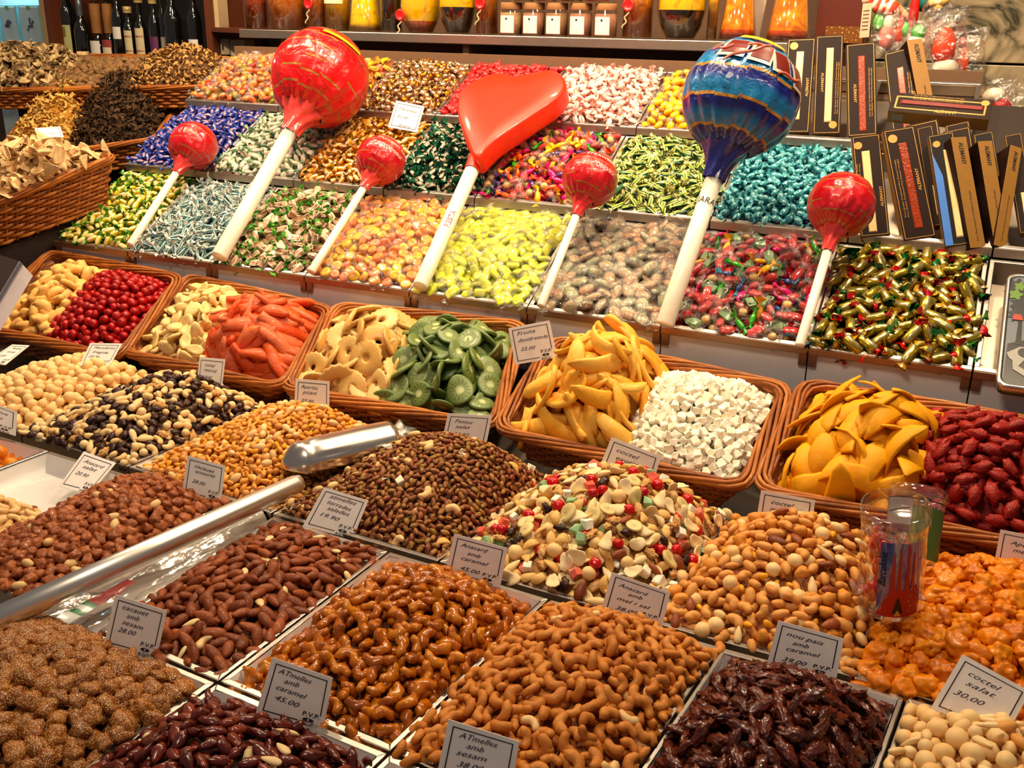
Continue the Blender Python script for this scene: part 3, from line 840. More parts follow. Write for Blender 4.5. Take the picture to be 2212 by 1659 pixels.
M_MAC = food('macadamia', [S(228, 188, 128), S(240, 208, 152), S(232, 180, 112)], 0.5, 60, 0.4, 0.1)
M_PEA = food('candied_peanut', [S(118, 60, 32), S(158, 88, 50), S(182, 112, 68)], 0.45, 130, 0.5, 0.8, 330, 0.2)
M_SES = food('sesame_peanut', [S(104, 52, 16), S(136, 74, 26), S(164, 96, 36)], 0.45, 120, 0.5, 0.6, 400, 0.15, speck=(S(222, 186, 126), 700, 0.38))
M_PEC = food('caramel_pecan', [S(50, 18, 12), S(84, 32, 20), S(120, 54, 32)], 0.28, 130, 0.6, 0.8, 260, 0.5)
M_CRK = food('rice_cracker', [S(190, 98, 6), S(216, 126, 12), S(230, 148, 30)], 0.4, 90, 0.4, 0.4, 240, 0.15)
M_RAI = food('raisin', [S(34, 16, 14), S(58, 28, 22), S(46, 20, 18)], 0.4, 160, 0.5, 1.0, 300, 0.2)
M_WAL = food('walnut', [S(150, 96, 48), S(204, 156, 98), S(222, 182, 124)], 0.55, 140, 0.6, 0.8, 260)
M_PIS = food('pistachio', [S(112, 52, 36), S(152, 86, 52), S(104, 48, 38), S(172, 126, 70), S(134, 76, 48), S(146, 118, 58), S(190, 150, 84)], 0.5, 130, 0.4, 0.4, 500)
M_ORG = food('orange_snack', [S(216, 136, 54), S(232, 170, 90), S(222, 148, 66)], 0.5, 100, 0.4, 0.3, 300)
M_RED = food('red_cherry', [S(168, 8, 10), S(196, 16, 16), S(150, 6, 8)], 0.25, 60, 0.3, 0.3, 200, 0.5)
M_CHER = food('candied_cherry', [S(136, 10, 8), S(168, 18, 14), S(112, 6, 6)], 0.38, 110, 0.4, 0.6, 220, 0.25)
M_COCO = food('coconut', [S(246, 238, 214), S(252, 248, 232), S(244, 232, 202)], 0.5, 50, 0.3, 0.08)
M_GRNC = food('green_cube', [S(136, 176, 128), S(160, 196, 150)], 0.4, 60, 0.3, 0.1)
M_PINKC = food('pink_cube', [S(222, 88, 66), S(232, 132, 110)], 0.4, 60, 0.3, 0.1)
M_YELC = food('dried_fruit_chip', [S(206, 160, 84), S(226, 186, 118), S(214, 166, 96)], 0.5, 90, 0.5, 0.4, 260)
M_PHYS = food('orange_berry', [S(216, 118, 16), S(230, 148, 40)], 0.35, 60, 0.4, 0.4, 260, 0.3, speck=None)
M_PEANUT = food('roast_peanut', [S(206, 140, 74), S(220, 160, 92), S(196, 126, 66)], 0.5, 90, 0.4, 0.2)
def radial(name, stops, ang=None, rough=0.45, R_=0.03, coat=0.1, bump=0.3, fib=None):
    """cut fruit: colour by distance from the middle of the slice, seeds as a ring of dark flecks"""
    k = NT_(name); co = k.co(); s = k.sep(co); x, y = s[0], s[1]
    r = k.math('DIVIDE', k.math('SQRT', k.math('ADD', k.math('MULTIPLY', x, x), k.math('MULTIPLY', y, y))), R_)
    nz = k.noise(co, 140, 3, 0, k.math('MULTIPLY', k.rnd(), 31))
    c = k.ramp(k.math('ADD', r, k.math('MULTIPLY', k.math('SUBTRACT', nz, 0.5), 0.12)), stops)
    a = k.math('ARCTAN2', y, x)
    if ang:
        n, col, lo, hi = ang
        f = k.math('GREATER_THAN', k.math('SINE', k.math('MULTIPLY', a, n)), 0.55)
        f2 = k.math('MULTIPLY', k.math('GREATER_THAN', r, lo), k.math('LESS_THAN', r, hi))
        f3 = k.math('GREATER_THAN', k.noise(co, 420, 1), 0.5)
        c = k.mix(k.math('MULTIPLY', k.math('MULTIPLY', f, f2), f3), c, col)
    if fib:
        f = k.math('MULTIPLY', k.math('SINE', k.math('MULTIPLY', a, fib[0])), 0.5)
        c = k.mix(k.math('MULTIPLY_ADD', f, 0.5, 0.25, True), c, fib[1])
    c = k.mix(k.math('MULTIPLY', k.rnd(), 0.35), c, S(236, 214, 150) if fib else S(150, 168, 120))
    k.link(c, k.b.inputs['Base Color']); k.b.inputs['Roughness'].default_value = rough; k.b.inputs['Coat Weight'].default_value = coat
    k.bump(nz, bump); return k.m
M_BAN = radial('banana_chip', [(0, S(150, 104, 50)), (0.16, S(226, 196, 120)), (0.7, S(238, 214, 146)), (1, S(226, 188, 108))], (3, S(120, 78, 36), 0.05, 0.3), R_=0.013)
M_KIWI = radial('kiwi', [(0, S(196, 206, 150)), (0.18, S(186, 198, 136)), (0.34, S(108, 126, 46)), (0.7, S(98, 120, 42)), (1.0, S(76, 102, 34))], (15, S(36, 38, 22), 0.26, 0.72), R_=0.031)
M_PINE = radial('pineapple', [(0, S(210, 150, 66)), (0.45, S(224, 174, 88)), (1, S(214, 160, 74))], None, R_=0.036, fib=(22, S(214, 164, 84)))
M_PAP = food('papaya', [S(190, 54, 24), S(214, 88, 44), S(206, 108, 76), S(230, 116, 34)], 0.5, 36, 0.5, 0.7, 140, 0.08)
M_GING = food('ginger', [S(222, 184, 112), S(234, 206, 146), S(228, 192, 124)], 0.45, 60, 0.5, 0.4, 180, 0.15)
M_MEL = food('melon', [S(232, 142, 40), S(238, 176, 72), S(240, 192, 98), S(226, 146, 56)], 0.5, 26, 0.6, 0.55, 90, 0.06)
M_MANG = food('mango', [S(222, 146, 10), S(232, 166, 26), S(216, 146, 16)], 0.6, 24, 0.5, 0.6, 70, 0.0)
M_STRA = food('dried_strawberry', [S(126, 20, 16), S(154, 34, 26), S(112, 16, 16)], 0.5, 90, 0.5, 0.9, 420, 0.1)
M_APP = food('dried_apple', [S(224, 170, 92), S(232, 190, 118), S(216, 154, 76)], 0.5, 40, 0.5, 0.25, 160)

N_ = 'nut'
kind('toasted_almond', g_ell(.0132, .0084, .0062, 0.42, 0.10, 1.6), M_ALM, N_, 0.001, 4)
kind('caramel_almond', g_ell(.0118, .0078, .0058, 0.4, 0.35, 2.6), M_CARALM, N_, 0.001, 4)
kind('blanched_almond', g_ell(.0115, .0068, .0038, 0.5, 0.06), M_BLAN, N_, 0.001, 2)
kind('white_cashew', g_cashew(.0085, .0052), M_CASH, N_, 0.001, 3)
kind('honey_cashew', g_cashew(.0086, .0058, 3.3, 0.16), M_HCASH, N_, 0.001, 4)
kind('caramel_cashew', g_cashew(.0082, .0066, 3.5, 0.34), M_CCASH, N_, 0.001, 4)
kind('macadamia_nut', g_ell(.0100, .0096, .0094, 0, 0.06), M_MAC, N_, 0.001, 3)
kind('candied_peanut', g_puff(.0088, 9, 0.80, 0.30, 1.2), M_PEA, N_, 0.001, 5)
kind('sesame_peanut', g_puff(.0112, 8, 0.85, 0.30, 1.2), M_SES, N_, 0.001, 5)
kind('sesame_almond', g_puff(.0110, 6, 0.9, 0.28, 1.5), M_SES, N_, 0.001, 3)
kind('caramel_pecan', g_pecan(.0155, .0090), M_PEC, N_, 0.001, 5)
kind('rice_cracker', g_puff(.0140), M_CRK, 'cracker', 0.002, 5)
kind('black_raisin', g_ell(.0100, .0066, .0050, 0.1, 0.5, 3.0), M_RAI, 'raisin', 0.001, 4)
kind('walnut_piece', g_pecan(.0115, .0085), M_WAL, N_, 0.001, 3)
kind('hazelnut', g_ell(.0072, .0072, .0070, 0, 0.06), M_BLAN, N_, 0.001, 2)
kind('brazil_nut', g_ell(.0165, .0080, .0075, 0.2, 0.12), M_BLAN, N_, 0.001, 2)
kind('pistachio_kernel', g_ell(.0068, .0042, .0036, 0.15, 0.22, 2.4, (8, 6), (6, 4)), M_PIS, N_, 0.0005, 5)
kind('snack_peanut', g_ell(.0072, .0045, .0042, 0.1, 0.1, 1.5, (8, 6), (6, 4)), M_ORG, N_, 0.0005, 3)
kind('snack_ball', g_ell(.0060, .0060, .0058, 0, 0.1, 1.5, (8, 6), (6, 4)), M_PEANUT, 'snack', 0.0005, 2)
kind('snack_ring', g_ringlet(.0042, .0018), M_ORG, 'snack', 0.0005, 1)
kind('snack_stick', g_rod(.024, .0024), M_ORG, 'snack', 0.001, 2)
kind('corn_nut', g_ell(.0058, .0048, .0036, 0.4, 0.1), food('corn_nut', [S(226, 152, 30), S(236, 176, 60)], 0.4), N_, 0.0005, 2)
kind('honey_roast_cashew', g_cashew(.0074, .0062, 3.2, 0.14), M_PEANUT, N_, 0.001, 4)
kind('honey_roast_peanut', g_ell(.0110, .0068, .0060, 0.1, 0.14, 1.8), M_PEANUT, N_, 0.001, 3)
kind('puffed_corn_kernel', g_clump(.0100, 4, 0.5, 0.2, 1.0), food('puffed_corn', [S(206, 134, 58), S(222, 156, 82)], 0.5), N_, 0.001, 3)
kind('mixed_cashew', g_cashew(.0085, .0056), M_CASH, N_, 0.001, 3)
kind('mixed_macadamia', g_ell(.0105, .0102, .0098, 0, 0.06), M_MAC, N_, 0.001, 2)
kind('mixed_almond', g_ell(.0130, .0074, .0048, 0.5, 0.06), M_BLAN, N_, 0.001, 2)
kind('mixed_peanut', g_ell(.0095, .0064, .0060, 0.1, 0.1), M_CASH, N_, 0.001, 3)
kind('banana_chip', g_disc(.0135, .0022, 16, 0.05, 0.15), M_BAN, 'banana chip', 0.003, 3)
kind('red_cherry', g_ell(.0092, .0088, .0080, 0, 0.18), M_RED, 'cherry', 0.002, 3)
kind('coconut_bit', g_cube(.0062, 0.25), M_COCO, 'coconut', 0.001, 3, False)
kind('green_fruit_cube', g_cube(.0062, 0.25), M_GRNC, 'fruit cube', 0.001, 2, False)
kind('pink_fruit_cube', g_cube(.0065, 0.3), M_PINKC, 'fruit cube', 0.001, 2, False)
kind('fruit_chip', g_leaf(.0150, .0075, .0022, 0.8, 0.3), M_YELC, 'dried fruit', 0.002, 4)
kind('coconut_chip', g_disc(.0120, .0018, 12, 0.2, 0.3), food('coconut_chip', [S(226, 200, 150), S(238, 218, 176)], 0.5), 'dried fruit', 0.002, 3)
kind('orange_berry', g_ell(.0125, .0122, .0115, 0, 0.1), M_PHYS, 'berry', 0.003, 3)
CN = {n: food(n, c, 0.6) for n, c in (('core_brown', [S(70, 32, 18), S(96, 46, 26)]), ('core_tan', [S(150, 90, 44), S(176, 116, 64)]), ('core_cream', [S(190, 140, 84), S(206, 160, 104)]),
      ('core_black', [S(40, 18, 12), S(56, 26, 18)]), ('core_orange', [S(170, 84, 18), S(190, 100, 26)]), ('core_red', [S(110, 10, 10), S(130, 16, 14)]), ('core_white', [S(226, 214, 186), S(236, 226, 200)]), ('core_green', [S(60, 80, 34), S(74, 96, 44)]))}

Hh = lambda q, h0, hp, pk, ins=(.03, .03, .03, .03), pw=.7, s=0, lump=.006: Heap(q, Z, h0, hp, pk, ins, pw, s, lump)
fill(Hh(qAB(0), .002, .046, (.6, .72), s=1), [('macadamia_nut', 1, 'pale round macadamia nut')], .0172, 'in the heap at the left end of the counter', 11, 'macadamia_heap', CN['core_cream'])
fill(Hh(qAB(1), .002, .064, (.55, .72), (.0, .01, .01, .02), s=2), [('black_raisin', 6.5, 'wrinkled black raisin'), ('hazelnut', 2, 'peeled round hazelnut'), ('mixed_cashew', 1.6, 'curved white cashew'), ('mixed_almond', 1.6, 'flat blanched almond'), ('brazil_nut', .5, 'long pale brazil nut'), ('walnut_piece', 1.4, 'craggy walnut piece'), ('mixed_peanut', 1.2, 'pale peanut')],
     .0142, 'in the black and white raisin mix', 12, 'raisin_mix_heap', CN['core_black'])
fill(Hh(qAB(2), .0, .066, (.55, .72), (.05, .0, .05, .02), s=3), [('snack_peanut', 5, 'small orange snack peanut'), ('snack_ball', 1.6, 'round tan snack ball'), ('snack_ring', .7, 'tiny orange snack ring'), ('snack_stick', .5, 'thin orange snack stick'), ('corn_nut', 1.2, 'yellow corn kernel'), ('mixed_peanut', .8, 'pale peanut')],
     .0103, 'in the small snack mix behind the scoop', 13, 'snack_mix_heap', CN['core_tan'])
fill(Hh(qAB(3), .0, .076, (.6, .72), (.0, .01, .05, .02), s=4), [('pistachio_kernel', 40, 'tiny reddish green pistachio kernel'), ('mixed_peanut', .5, 'pale peanut'), ('coconut_bit', .2, 'white coconut bit'), ('fruit_chip', .25, 'amber fruit chip'), ('mixed_cashew', .3, 'curved white cashew')],
     .0093, 'among the pistachios right of the scoop', 14, 'pistachio_heap', CN['core_brown'])
fill(Hh(qAB(4), .0, .084, (.55, .74), (.02, .01, .02, .02), s=5), [('fruit_chip', 4.2, 'curled amber fruit chip'), ('coconut_chip', 2.2, 'pale coconut chip'), ('banana_chip', .7, 'round banana chip'), ('red_cherry', .9, 'shiny red candied cherry'), ('coconut_bit', 1.1, 'white coconut cube'), ('green_fruit_cube', .45, 'pale green fruit cube'), ('pink_fruit_cube', .4, 'pink fruit cube'), ('black_raisin', .7, 'wrinkled black raisin'), ('mixed_almond', 1.0, 'flat blanched almond'), ('mixed_macadamia', .7, 'round pale macadamia'), ('toasted_almond', .3, 'brown almond'), ('walnut_piece', .8, 'craggy walnut piece')],
     .0152, 'in the colourful exotic fruit mix', 15, 'exotic_mix_heap', CN['core_cream'], tilt=.6)
fill(Hh(qAB(5), .0, .068, (.5, .74), (.02, .01, .02, .02), s=6), [('honey_roast_cashew', 4, 'golden honey roasted cashew'), ('honey_roast_peanut', 3, 'golden honey roasted peanut'), ('puffed_corn_kernel', 1.5, 'puffed golden corn kernel'), ('mixed_macadamia', .8, 'round pale macadamia'), ('toasted_almond', .6, 'brown almond'), ('corn_nut', 1.0, 'yellow corn kernel'), ('mixed_almond', .5, 'flat blanched almond'), ('mixed_peanut', .7, 'pale peanut')],
     .0158, 'in the honey roasted mix beside the tubes', 16, 'honey_mix_heap', CN['core_tan'])
fill(Hh(qAB(6), .0, .062, (.5, .68), (.03, .02, .01, .02), s=7), [('rice_cracker', 1, 'bumpy orange rice cracker')], .0196, 'in the orange heap at the right', 17, 'cracker_heap', CN['core_orange'])
fill(Hh(qBC(0), -.03, .035, (.6, .8), (.03, .12, .25, .05), s=8), [('orange_berry', 1, 'round orange dried berry')], .0215, 'in the small tray at the left edge', 18, 'berry_heap', CN['core_orange'])
fill(Hh(qBC(1), -.03, .050, (.35, .35), (.03, .12, .03, .38), s=9), [('white_cashew', 20, 'plain curved white cashew'), ('toasted_almond', .5, 'stray brown almond')], .0155, 'piled at the front of the white paper', 19, 'white_cashew_heap', CN['core_cream'])
fill(Hh(qBC(2), .002, .042, (.5, .78), (.01, .01, .01, .02), s=10), [('candied_peanut', 14, 'rough reddish candied peanut'), ('mixed_peanut', .7, 'pale peanut')], .0122, 'in the heap left of the scoop handle', 20, 'candied_peanut_heap', CN['core_brown'])
fill(Hh(qBC(4), -.004, .030, (.5, .55), (.01, .02, .01, .02), s=11), [('toasted_almond', 30, 'brown toasted almond in its skin'), ('blanched_almond', 1.6, 'pale split almond'), ('white_cashew', .7, 'curved white cashew')], .0138, 'in the heap below the scoop handle', 21, 'almond_heap', CN['core_brown'], tilt=.45)
fill(Hh(qBC(5), -.010, .062, (.58, .66), (.05, .02, .0, .05), s=12), [('caramel_cashew', 1, 'glossy amber caramel cashew')], .0150, 'in the shiny heap of the front row', 22, 'caramel_cashew_heap', CN['core_brown'], tilt=.6)
fill(Hh(qBC(6), .0, .052, (.5, .7), (.01, .01, .0, .02), s=13), [('honey_cashew', 40, 'matt tan honey and salt cashew'), ('white_cashew', .8, 'curved white cashew')], .0150, 'in the large heap of the front row', 23, 'honey_cashew_heap', CN['core_tan'], tilt=.55)
fill(Hh(qBC(7), -.008, .062, (.5, .66), (.05, .06, .0, .04), s=14), [('caramel_pecan', 1, 'craggy dark caramel pecan')], .0165, 'in the near black heap of the front row', 24, 'pecan_heap', CN['core_black'], tilt=.6)
fill(Hh(qBC(8), -.002, .046, (.5, .8), (.02, .02, .0, .03), s=15), [('mixed_macadamia', 2.2, 'round pale macadamia'), ('mixed_almond', 2.4, 'flat blanched almond'), ('mixed_peanut', 1.4, 'pale peanut'), ('mixed_cashew', 1.4, 'curved white cashew'), ('hazelnut', 1.2, 'peeled round hazelnut'), ('honey_roast_peanut', .3, 'golden honey roasted peanut')], .0160, 'in the pale salted mix at bottom right', 25, 'salted_mix_heap', CN['core_cream'])
fill(Hh(qCD(0), .0, .050, (.5, .64), (.0, .03, .0, .05), s=16), [('sesame_peanut', 1, 'sesame coated brown peanut')], .0152, 'in the heap at the bottom left corner', 26, 'sesame_peanut_heap', CN['core_brown'])
fill(Hh(qCD(1), -.004, .046, (.5, .70), (.0, .02, .0, .05), s=17), [('caramel_almond', 20, 'dark shiny caramel almond'), ('blanched_almond', .8, 'pale split almond')], .0142, 'in the wine dark heap at the bottom', 27, 'caramel_almond_heap', CN['core_black'], tilt=.5)
fill(Hh(qCD(2), -.010, .03, (.5, .7), (.06, .04, .0, .06), s=18), [('sesame_almond', 1, 'sesame coated almond')], .0170, 'at the bottom edge below the cashews', 28, 'sesame_almond_heap', CN['core_brown'])

# ------------------------------------------------------------------ fruit baskets
BL = {'K1': 'dried apple pieces and red cherries', 'K2': 'candied ginger and orange papaya sticks', 'K3': 'pineapple rings and green kiwi slices', 'K4': 'melon strips and white coconut cubes', 'K5': 'yellow mango slices and dark red strawberries'}
for k in KQ: basket(KQ[k], 0.068, 'shallow brown wicker basket holding ' + BL[k], down=-Z * 0.9 - NK * 0.5)
F_ = 'dried fruit'
kind('dried_apple_piece', g_leaf(.021, .0115, .0072, 0.35, 1.0, 0.7, 0.5, 0.3), M_APP, F_, 0.003, 4)
kind('candied_cherry', g_ell(.0100, .0098, .0092, 0, 0.34, 2.6), M_CHER, 'cherry', 0.002, 4)
kind('ginger_slice', g_disc(.019, .0034, 12, 0.18, 0.25, el=.75), M_GING, F_, 0.003, 4)
kind('papaya_stick', g_leaf(.060, .0155, .0070, 0.3, 1.8, 0.25, 0.7, 0.3), M_PAP, F_, 0.006, 5)
kind('pineapple_ring', g_disc(.036, .0042, 32, 0.03, 0.10, 0.20, 16), M_PINE, F_, 0.005, 4)
kind('kiwi_slice', g_disc(.031, .0036, 20, 0.05, 0.16, el=.88), M_KIWI, F_, 0.005, 4)
kind('melon_strip', g_cres(.046, .0125, .0048, 2.5), M_MEL, F_, 0.006, 4)
kind('melon_slice', g_leaf(.062, .0160, .0050, 0.9, 0.9, 0.15, 0.5), M_MEL, F_, 0.006, 4)
kind('coconut_cube', g_cube(.0064, 0.25, 0.18), M_COCO, 'coconut', 0.001, 5, False)
kind('mango_slice', g_leaf(.050, .0205, .0036, 0.7, 0.35, 0.2, 0.4), M_MANG, F_, 0.006, 5)
kind('dried_strawberry', g_ell(.0165, .0108, .0088, 0.35, 0.5, 2.2, (12, 9)), M_STRA, F_, 0.003, 5)
def KH(q, h0, hp, pk, ins, s, pw=.65, lump=.008): return Heap(q, NK, h0, hp, pk, ins, pw, s, lump)
k1 = KQ['K1']; fill(KH(half(k1, .10, .52), -.02, .055, (.6, .6), (.04, 0, .08, .05), 31), [('dried_apple_piece', 1, 'thick cream dried apple piece')], .0225, 'beside the red cherries', 31, 'dried_apple_heap', CN['core_tan'], tilt=.6)
fill(KH(half(k1, .44, .97), -.02, .055, (.45, .6), (0, .04, .08, .06), 32), [('candied_cherry', 1, 'sticky red candied cherry')], .0165, 'in the leftmost fruit basket', 32, 'cherry_heap', CN['core_red'])
k2 = KQ['K2']; fill(KH(half(k2, .04, .52), -.02, .060, (.6, .62), (.04, 0, .08, .05), 33), [('ginger_slice', 1, 'pale sugared ginger slice')], .0225, 'left of the papaya sticks', 33, 'ginger_heap', CN['core_cream'], tilt=.7)
fill(KH(half(k2, .45, .97), -.02, .066, (.5, .6), (0, .08, .16, .08), 34), [('papaya_stick', 1, 'sugared orange red papaya stick')], .0260, 'in the second fruit basket', 34, 'papaya_heap', CN['core_red'], under=.2, tilt=.35, yawf=0.5)
k3 = KQ['K3']; fill(KH(half(k3, .03, .50), -.02, .066, (.62, .66), (.08, 0, .10, .08), 35), [('pineapple_ring', 1, 'golden sugared pineapple ring')], .036, 'beside the kiwi slices', 35, 'pineapple_heap', CN['core_tan'], under=.25, tilt=.5, sc=(.8, 1.08))
fill(KH(half(k3, .46, .97), -.02, .066, (.5, .6), (0, .08, .10, .08), 36), [('kiwi_slice', 1, 'green dried kiwi slice with dark seeds')], .030, 'beside the pineapple rings', 36, 'kiwi_heap', CN['core_green'], under=.25, tilt=.65, sc=(.75, 1.1))
k4 = KQ['K4']; fill(KH(half(k4, .06, .52), -.01, .110, (.62, .66), (.06, .02, .10, .08), 37), [('melon_strip', 1, 'curved pale orange melon strip'), ('melon_slice', 1.3, 'long orange melon slice')], .030, 'heaped left of the coconut cubes', 37, 'melon_heap', CN['core_orange'], under=.25, tilt=.4, yawf=0.2)
fill(KH(half(k4, .48, .96), -.02, .066, (.5, .62), (0, .03, .06, .06), 38), [('coconut_cube', 1, 'small white coconut cube')], .0116, 'in the basket beside the melon strips', 38, 'coconut_heap', CN['core_white'], tilt=.8)
k5 = KQ['K5']; fill(KH(half(k5, .04, .54), -.02, .085, (.6, .62), (.05, .0, .08, .06), 39), [('mango_slice', 1, 'bright yellow dried mango slice')], .030, 'left of the dark strawberries', 39, 'mango_heap', CN['core_orange'], under=.25, tilt=.5, yawf=0.6)
fill(KH(half(k5, .50, .98), -.006, .065, (.5, .6), (0, .03, .06, .06), 40), [('dried_strawberry', 1, 'dark red sugared dried strawberry')], .0215, 'in the rightmost fruit basket', 40, 'strawberry_heap', CN['core_red'], tilt=.6)
# ------------------------------------------------------------------ sweet trays and their sweets
def wrap(name, cols, **k):
    k.setdefault('rough', 0.28); k.setdefault('coat', 0.6); k.setdefault('bump', 0.5); k.setdefault('bscale', 170); k.setdefault('nscale', 70); k.setdefault('namt', 0.5)
    return food(name, cols, **k)
FILM = film('cellophane', (1, 1, 1, 1), 0.10, 0.14, 150, 1.0)
FILMW = film('cellophane_milky', (0.97, 0.97, 0.97, 1), 0.20, 0.2, 170, 1.0)
def centre(name, edge, mid, axis_w, mid2=None, rough=0.3, coat=0.6):
    """wrapper printed with a lengthwise light window in the middle of the sweet"""
    k = NT_(name); co = k.co(); s = k.sep(co)
    nz = k.noise(co, 90, 2, 0, k.math('MULTIPLY', k.rnd(), 29))
    r = k.math('ADD', k.math('ABSOLUTE', s[1]), k.math('MULTIPLY', k.math('SUBTRACT', nz, 0.5), axis_w * 0.8))
    c = k.ramp(k.math('DIVIDE', r, axis_w), [(0.0, mid2 or mid), (0.22, mid), (0.45, mid), (0.6, edge), (1.0, edge)])
    k.link(c, k.b.inputs['Base Color']); k.b.inputs['Roughness'].default_value = rough; k.b.inputs['Coat Weight'].default_value = coat
    k.bump(nz, 0.4); return k.m
SW = {}
G_YEL = centre('yellow_wrapper', S(206, 186, 24), S(236, 214, 150), .0066, S(232, 190, 160)); G_GRN = wrap('green_foil', [S(40, 110, 24), S(92, 150, 40)])
sweet('yellow_green_candy', 'oval', .026, .013, .011, G_YEL, G_GRN, tw=(.009, .0062))
G_STK = wrap('teal_stick', [S(40, 104, 110), S(74, 128, 126), S(30, 90, 130)], stripe=(S(218, 226, 220), 1, .0042, .45)); G_WHT = wrap('white_wrap', [S(212, 216, 210), S(234, 234, 226)], bump=.7)
sweet('teal_stick_candy', 'hex', .030, .0078, .0078, G_STK, G_WHT, tw=(.010, .0062))
G_PIL = centre('striped_pillow', S(196, 150, 112), S(226, 200, 172), .014, S(186, 120, 88), .18, .9); G_GR2 = wrap('leaf_green_foil', [S(66, 140, 44), S(104, 176, 72)], rough=.2)
sweet('green_end_pillow_candy', 'box', .025, .015, .012, G_PIL, G_GR2, tw=(.010, .0085))
G_PEA = food('peach_jelly', [S(246, 110, 40), S(252, 160, 90), S(252, 206, 60), S(250, 130, 84), S(252, 196, 150)], 0.16, 60, 0.35, 0.35, 160, 0.9)
sweet('peach_round_candy', 'disc', .022, .024, .013, G_PEA, FILMW, tw=(.010, .011), wrapper=FILM)
G_LIM = food('lime_jelly', [S(226, 232, 30), S(236, 240, 46), S(242, 244, 80)], 0.16, 60, 0.4, 0.4, 130, 0.9)
sweet('lime_candy', 'pill', .030, .021, .011, G_LIM, FILMW, tw=(.011, .012), wrapper=FILM)
G_DOT = food('dotted_wrapper', [S(206, 190, 136), S(236, 190, 142), S(184, 200, 150), S(240, 166, 112), S(214, 190, 140)], 0.16, 40, 0.3, 0.45, 120, 0.9, speck=(S(64, 52, 40), 420, 0.28))
sweet('dotted_oval_candy', 'oval', .036, .023, .013, G_DOT, FILMW, tw=(.011, .013), wrapper=FILMW)
def mono(n, body, L, w, h, c, tc=None, **k):
    bm = wrap('w_' + n, [c, tuple(min(1, x * 1.35 + .01) for x in c[:3]) + (1,)], rough=k.pop('rough', .2), coat=.9)
    sweet(n, body, L, w, h, bm, tc or bm, **k)
mono('red_clear_candy', 'pill', .030, .016, .013, S(206, 30, 32), FILMW, wrapper=FILM, tw=(.012, .012))
mono('pink_twist_candy', 'oval', .024, .012, .011, S(206, 30, 110), tw=(.012, .009))
mono('mint_block_candy', 'box', .027, .016, .011, S(140, 176, 128), FILMW, wrapper=FILM, tw=(.011, .012))
mono('green_twist_candy', 'oval', .024, .010, .010, S(44, 142, 20), tw=(.010, .007))
mono('yellow_twist_candy', 'oval', .026, .012, .011, S(224, 168, 20), tw=(.012, .010))
mono('blue_twist_candy', 'oval', .020, .011, .010, S(34, 66, 130), wrap('blue_foil', [S(40, 92, 150), S(90, 170, 190)], rough=.15), tw=(.012, .009))
mono('amber_ball_candy', 'oval', .017, .016, .015, S(212, 168, 96), FILMW, wrapper=FILM, tw=(.011, .012))
mono('orange_twist_candy', 'oval', .022, .012, .011, S(226, 84, 14), tw=(.012, .009))
mono('purple_dotted_candy', 'oval', .022, .012, .011, S(58, 40, 96), tw=(.010, .008))
mono('rose_clear_candy', 'oval', .022, .015, .012, S(206, 66, 66), FILMW, wrapper=FILM, tw=(.011, .011))
G_GLD = wrap('gold_wrapper', [S(150, 126, 40), S(190, 166, 70), S(136, 122, 52)], rough=.25, metal=.75, coat=.2, stripe=(S(196, 186, 140), 1, .016, .28), bump=.25)
for n, c in (('red', S(190, 16, 14)), ('green', S(18, 106, 34)), ('gold', S(196, 150, 22))):
    sweet('gold_candy_%s_ends' % n, 'hex', .033, .0185, .0165, G_GLD, wrap(n + '_foil_end', [c, tuple(x * .6 for x in c[:3]) + (1,)], rough=.12, coat=1.0, bump=.8), tw=(.012, .0105), nvar=3)
SMALL = dict(parts=False, nvar=4)
sweet('blue_pink_candy', 'crumple', .020, .013, .011, centre('blue_pink', S(34, 54, 150), S(206, 140, 140), .0046), wrap('blue_end', [S(40, 58, 150), S(70, 96, 186)]), tw=(.009, .007), **SMALL)
sweet('white_green_candy', 'oval', .025, .014, .011, centre('white_green', S(196, 206, 184), S(220, 214, 194), .012, S(206, 160, 140)), wrap('sage_end', [S(70, 130, 84), S(176, 196, 166)]), tw=(.009, .007), **SMALL)
sweet('orange_green_candy', 'oval', .025, .012, .010, centre('orange_white', S(228, 146, 14), S(232, 206, 168), .0054, S(220, 160, 140)), wrap('olive_end', [S(60, 80, 24), S(206, 130, 24)]), tw=(.009, .007), **SMALL)
sweet('black_green_candy', 'oval', .025, .0095, .009, centre('black_white', S(24, 34, 24), S(214, 190, 164), .008, S(30, 36, 26)), wrap('dark_green_end', [S(8, 44, 28), S(20, 90, 62), S(10, 24, 18)], rough=.15), tw=(.012, .010), **SMALL)
sweet('lemon_stick_candy', 'box', .027, .0105, .0075, wrap('lemon_green', [S(204, 204, 84), S(228, 222, 120), S(190, 200, 90)], stripe=(S(34, 92, 62), 1, .0052, .42)), wrap('ivory_end', [S(214, 216, 150), S(230, 230, 180)]), tw=(.009, .007), **SMALL)
sweet('teal_spotted_candy', 'oval', .022, .014, .012, food('teal_spot', [S(52, 136, 152), S(84, 164, 172)], 0.25, 60, 0.4, 0.4, 160, 0.7, speck=(S(190, 222, 214), 190, 0.32)), wrap('teal_end', [S(40, 124, 144), S(100, 176, 180)]), tw=(.008, .0075), **SMALL)
sweet('cellophane_jelly', 'oval', .024, .018, .014, food('mixed_jelly', [S(226, 120, 30), S(190, 40, 30), S(224, 150, 90), S(220, 110, 60), S(120, 130, 40), S(226, 130, 60), S(236, 170, 60)], 0.16, 30, 0.12, 0.4, 150, 0.9), FILMW, tw=(.011, .012), **SMALL)
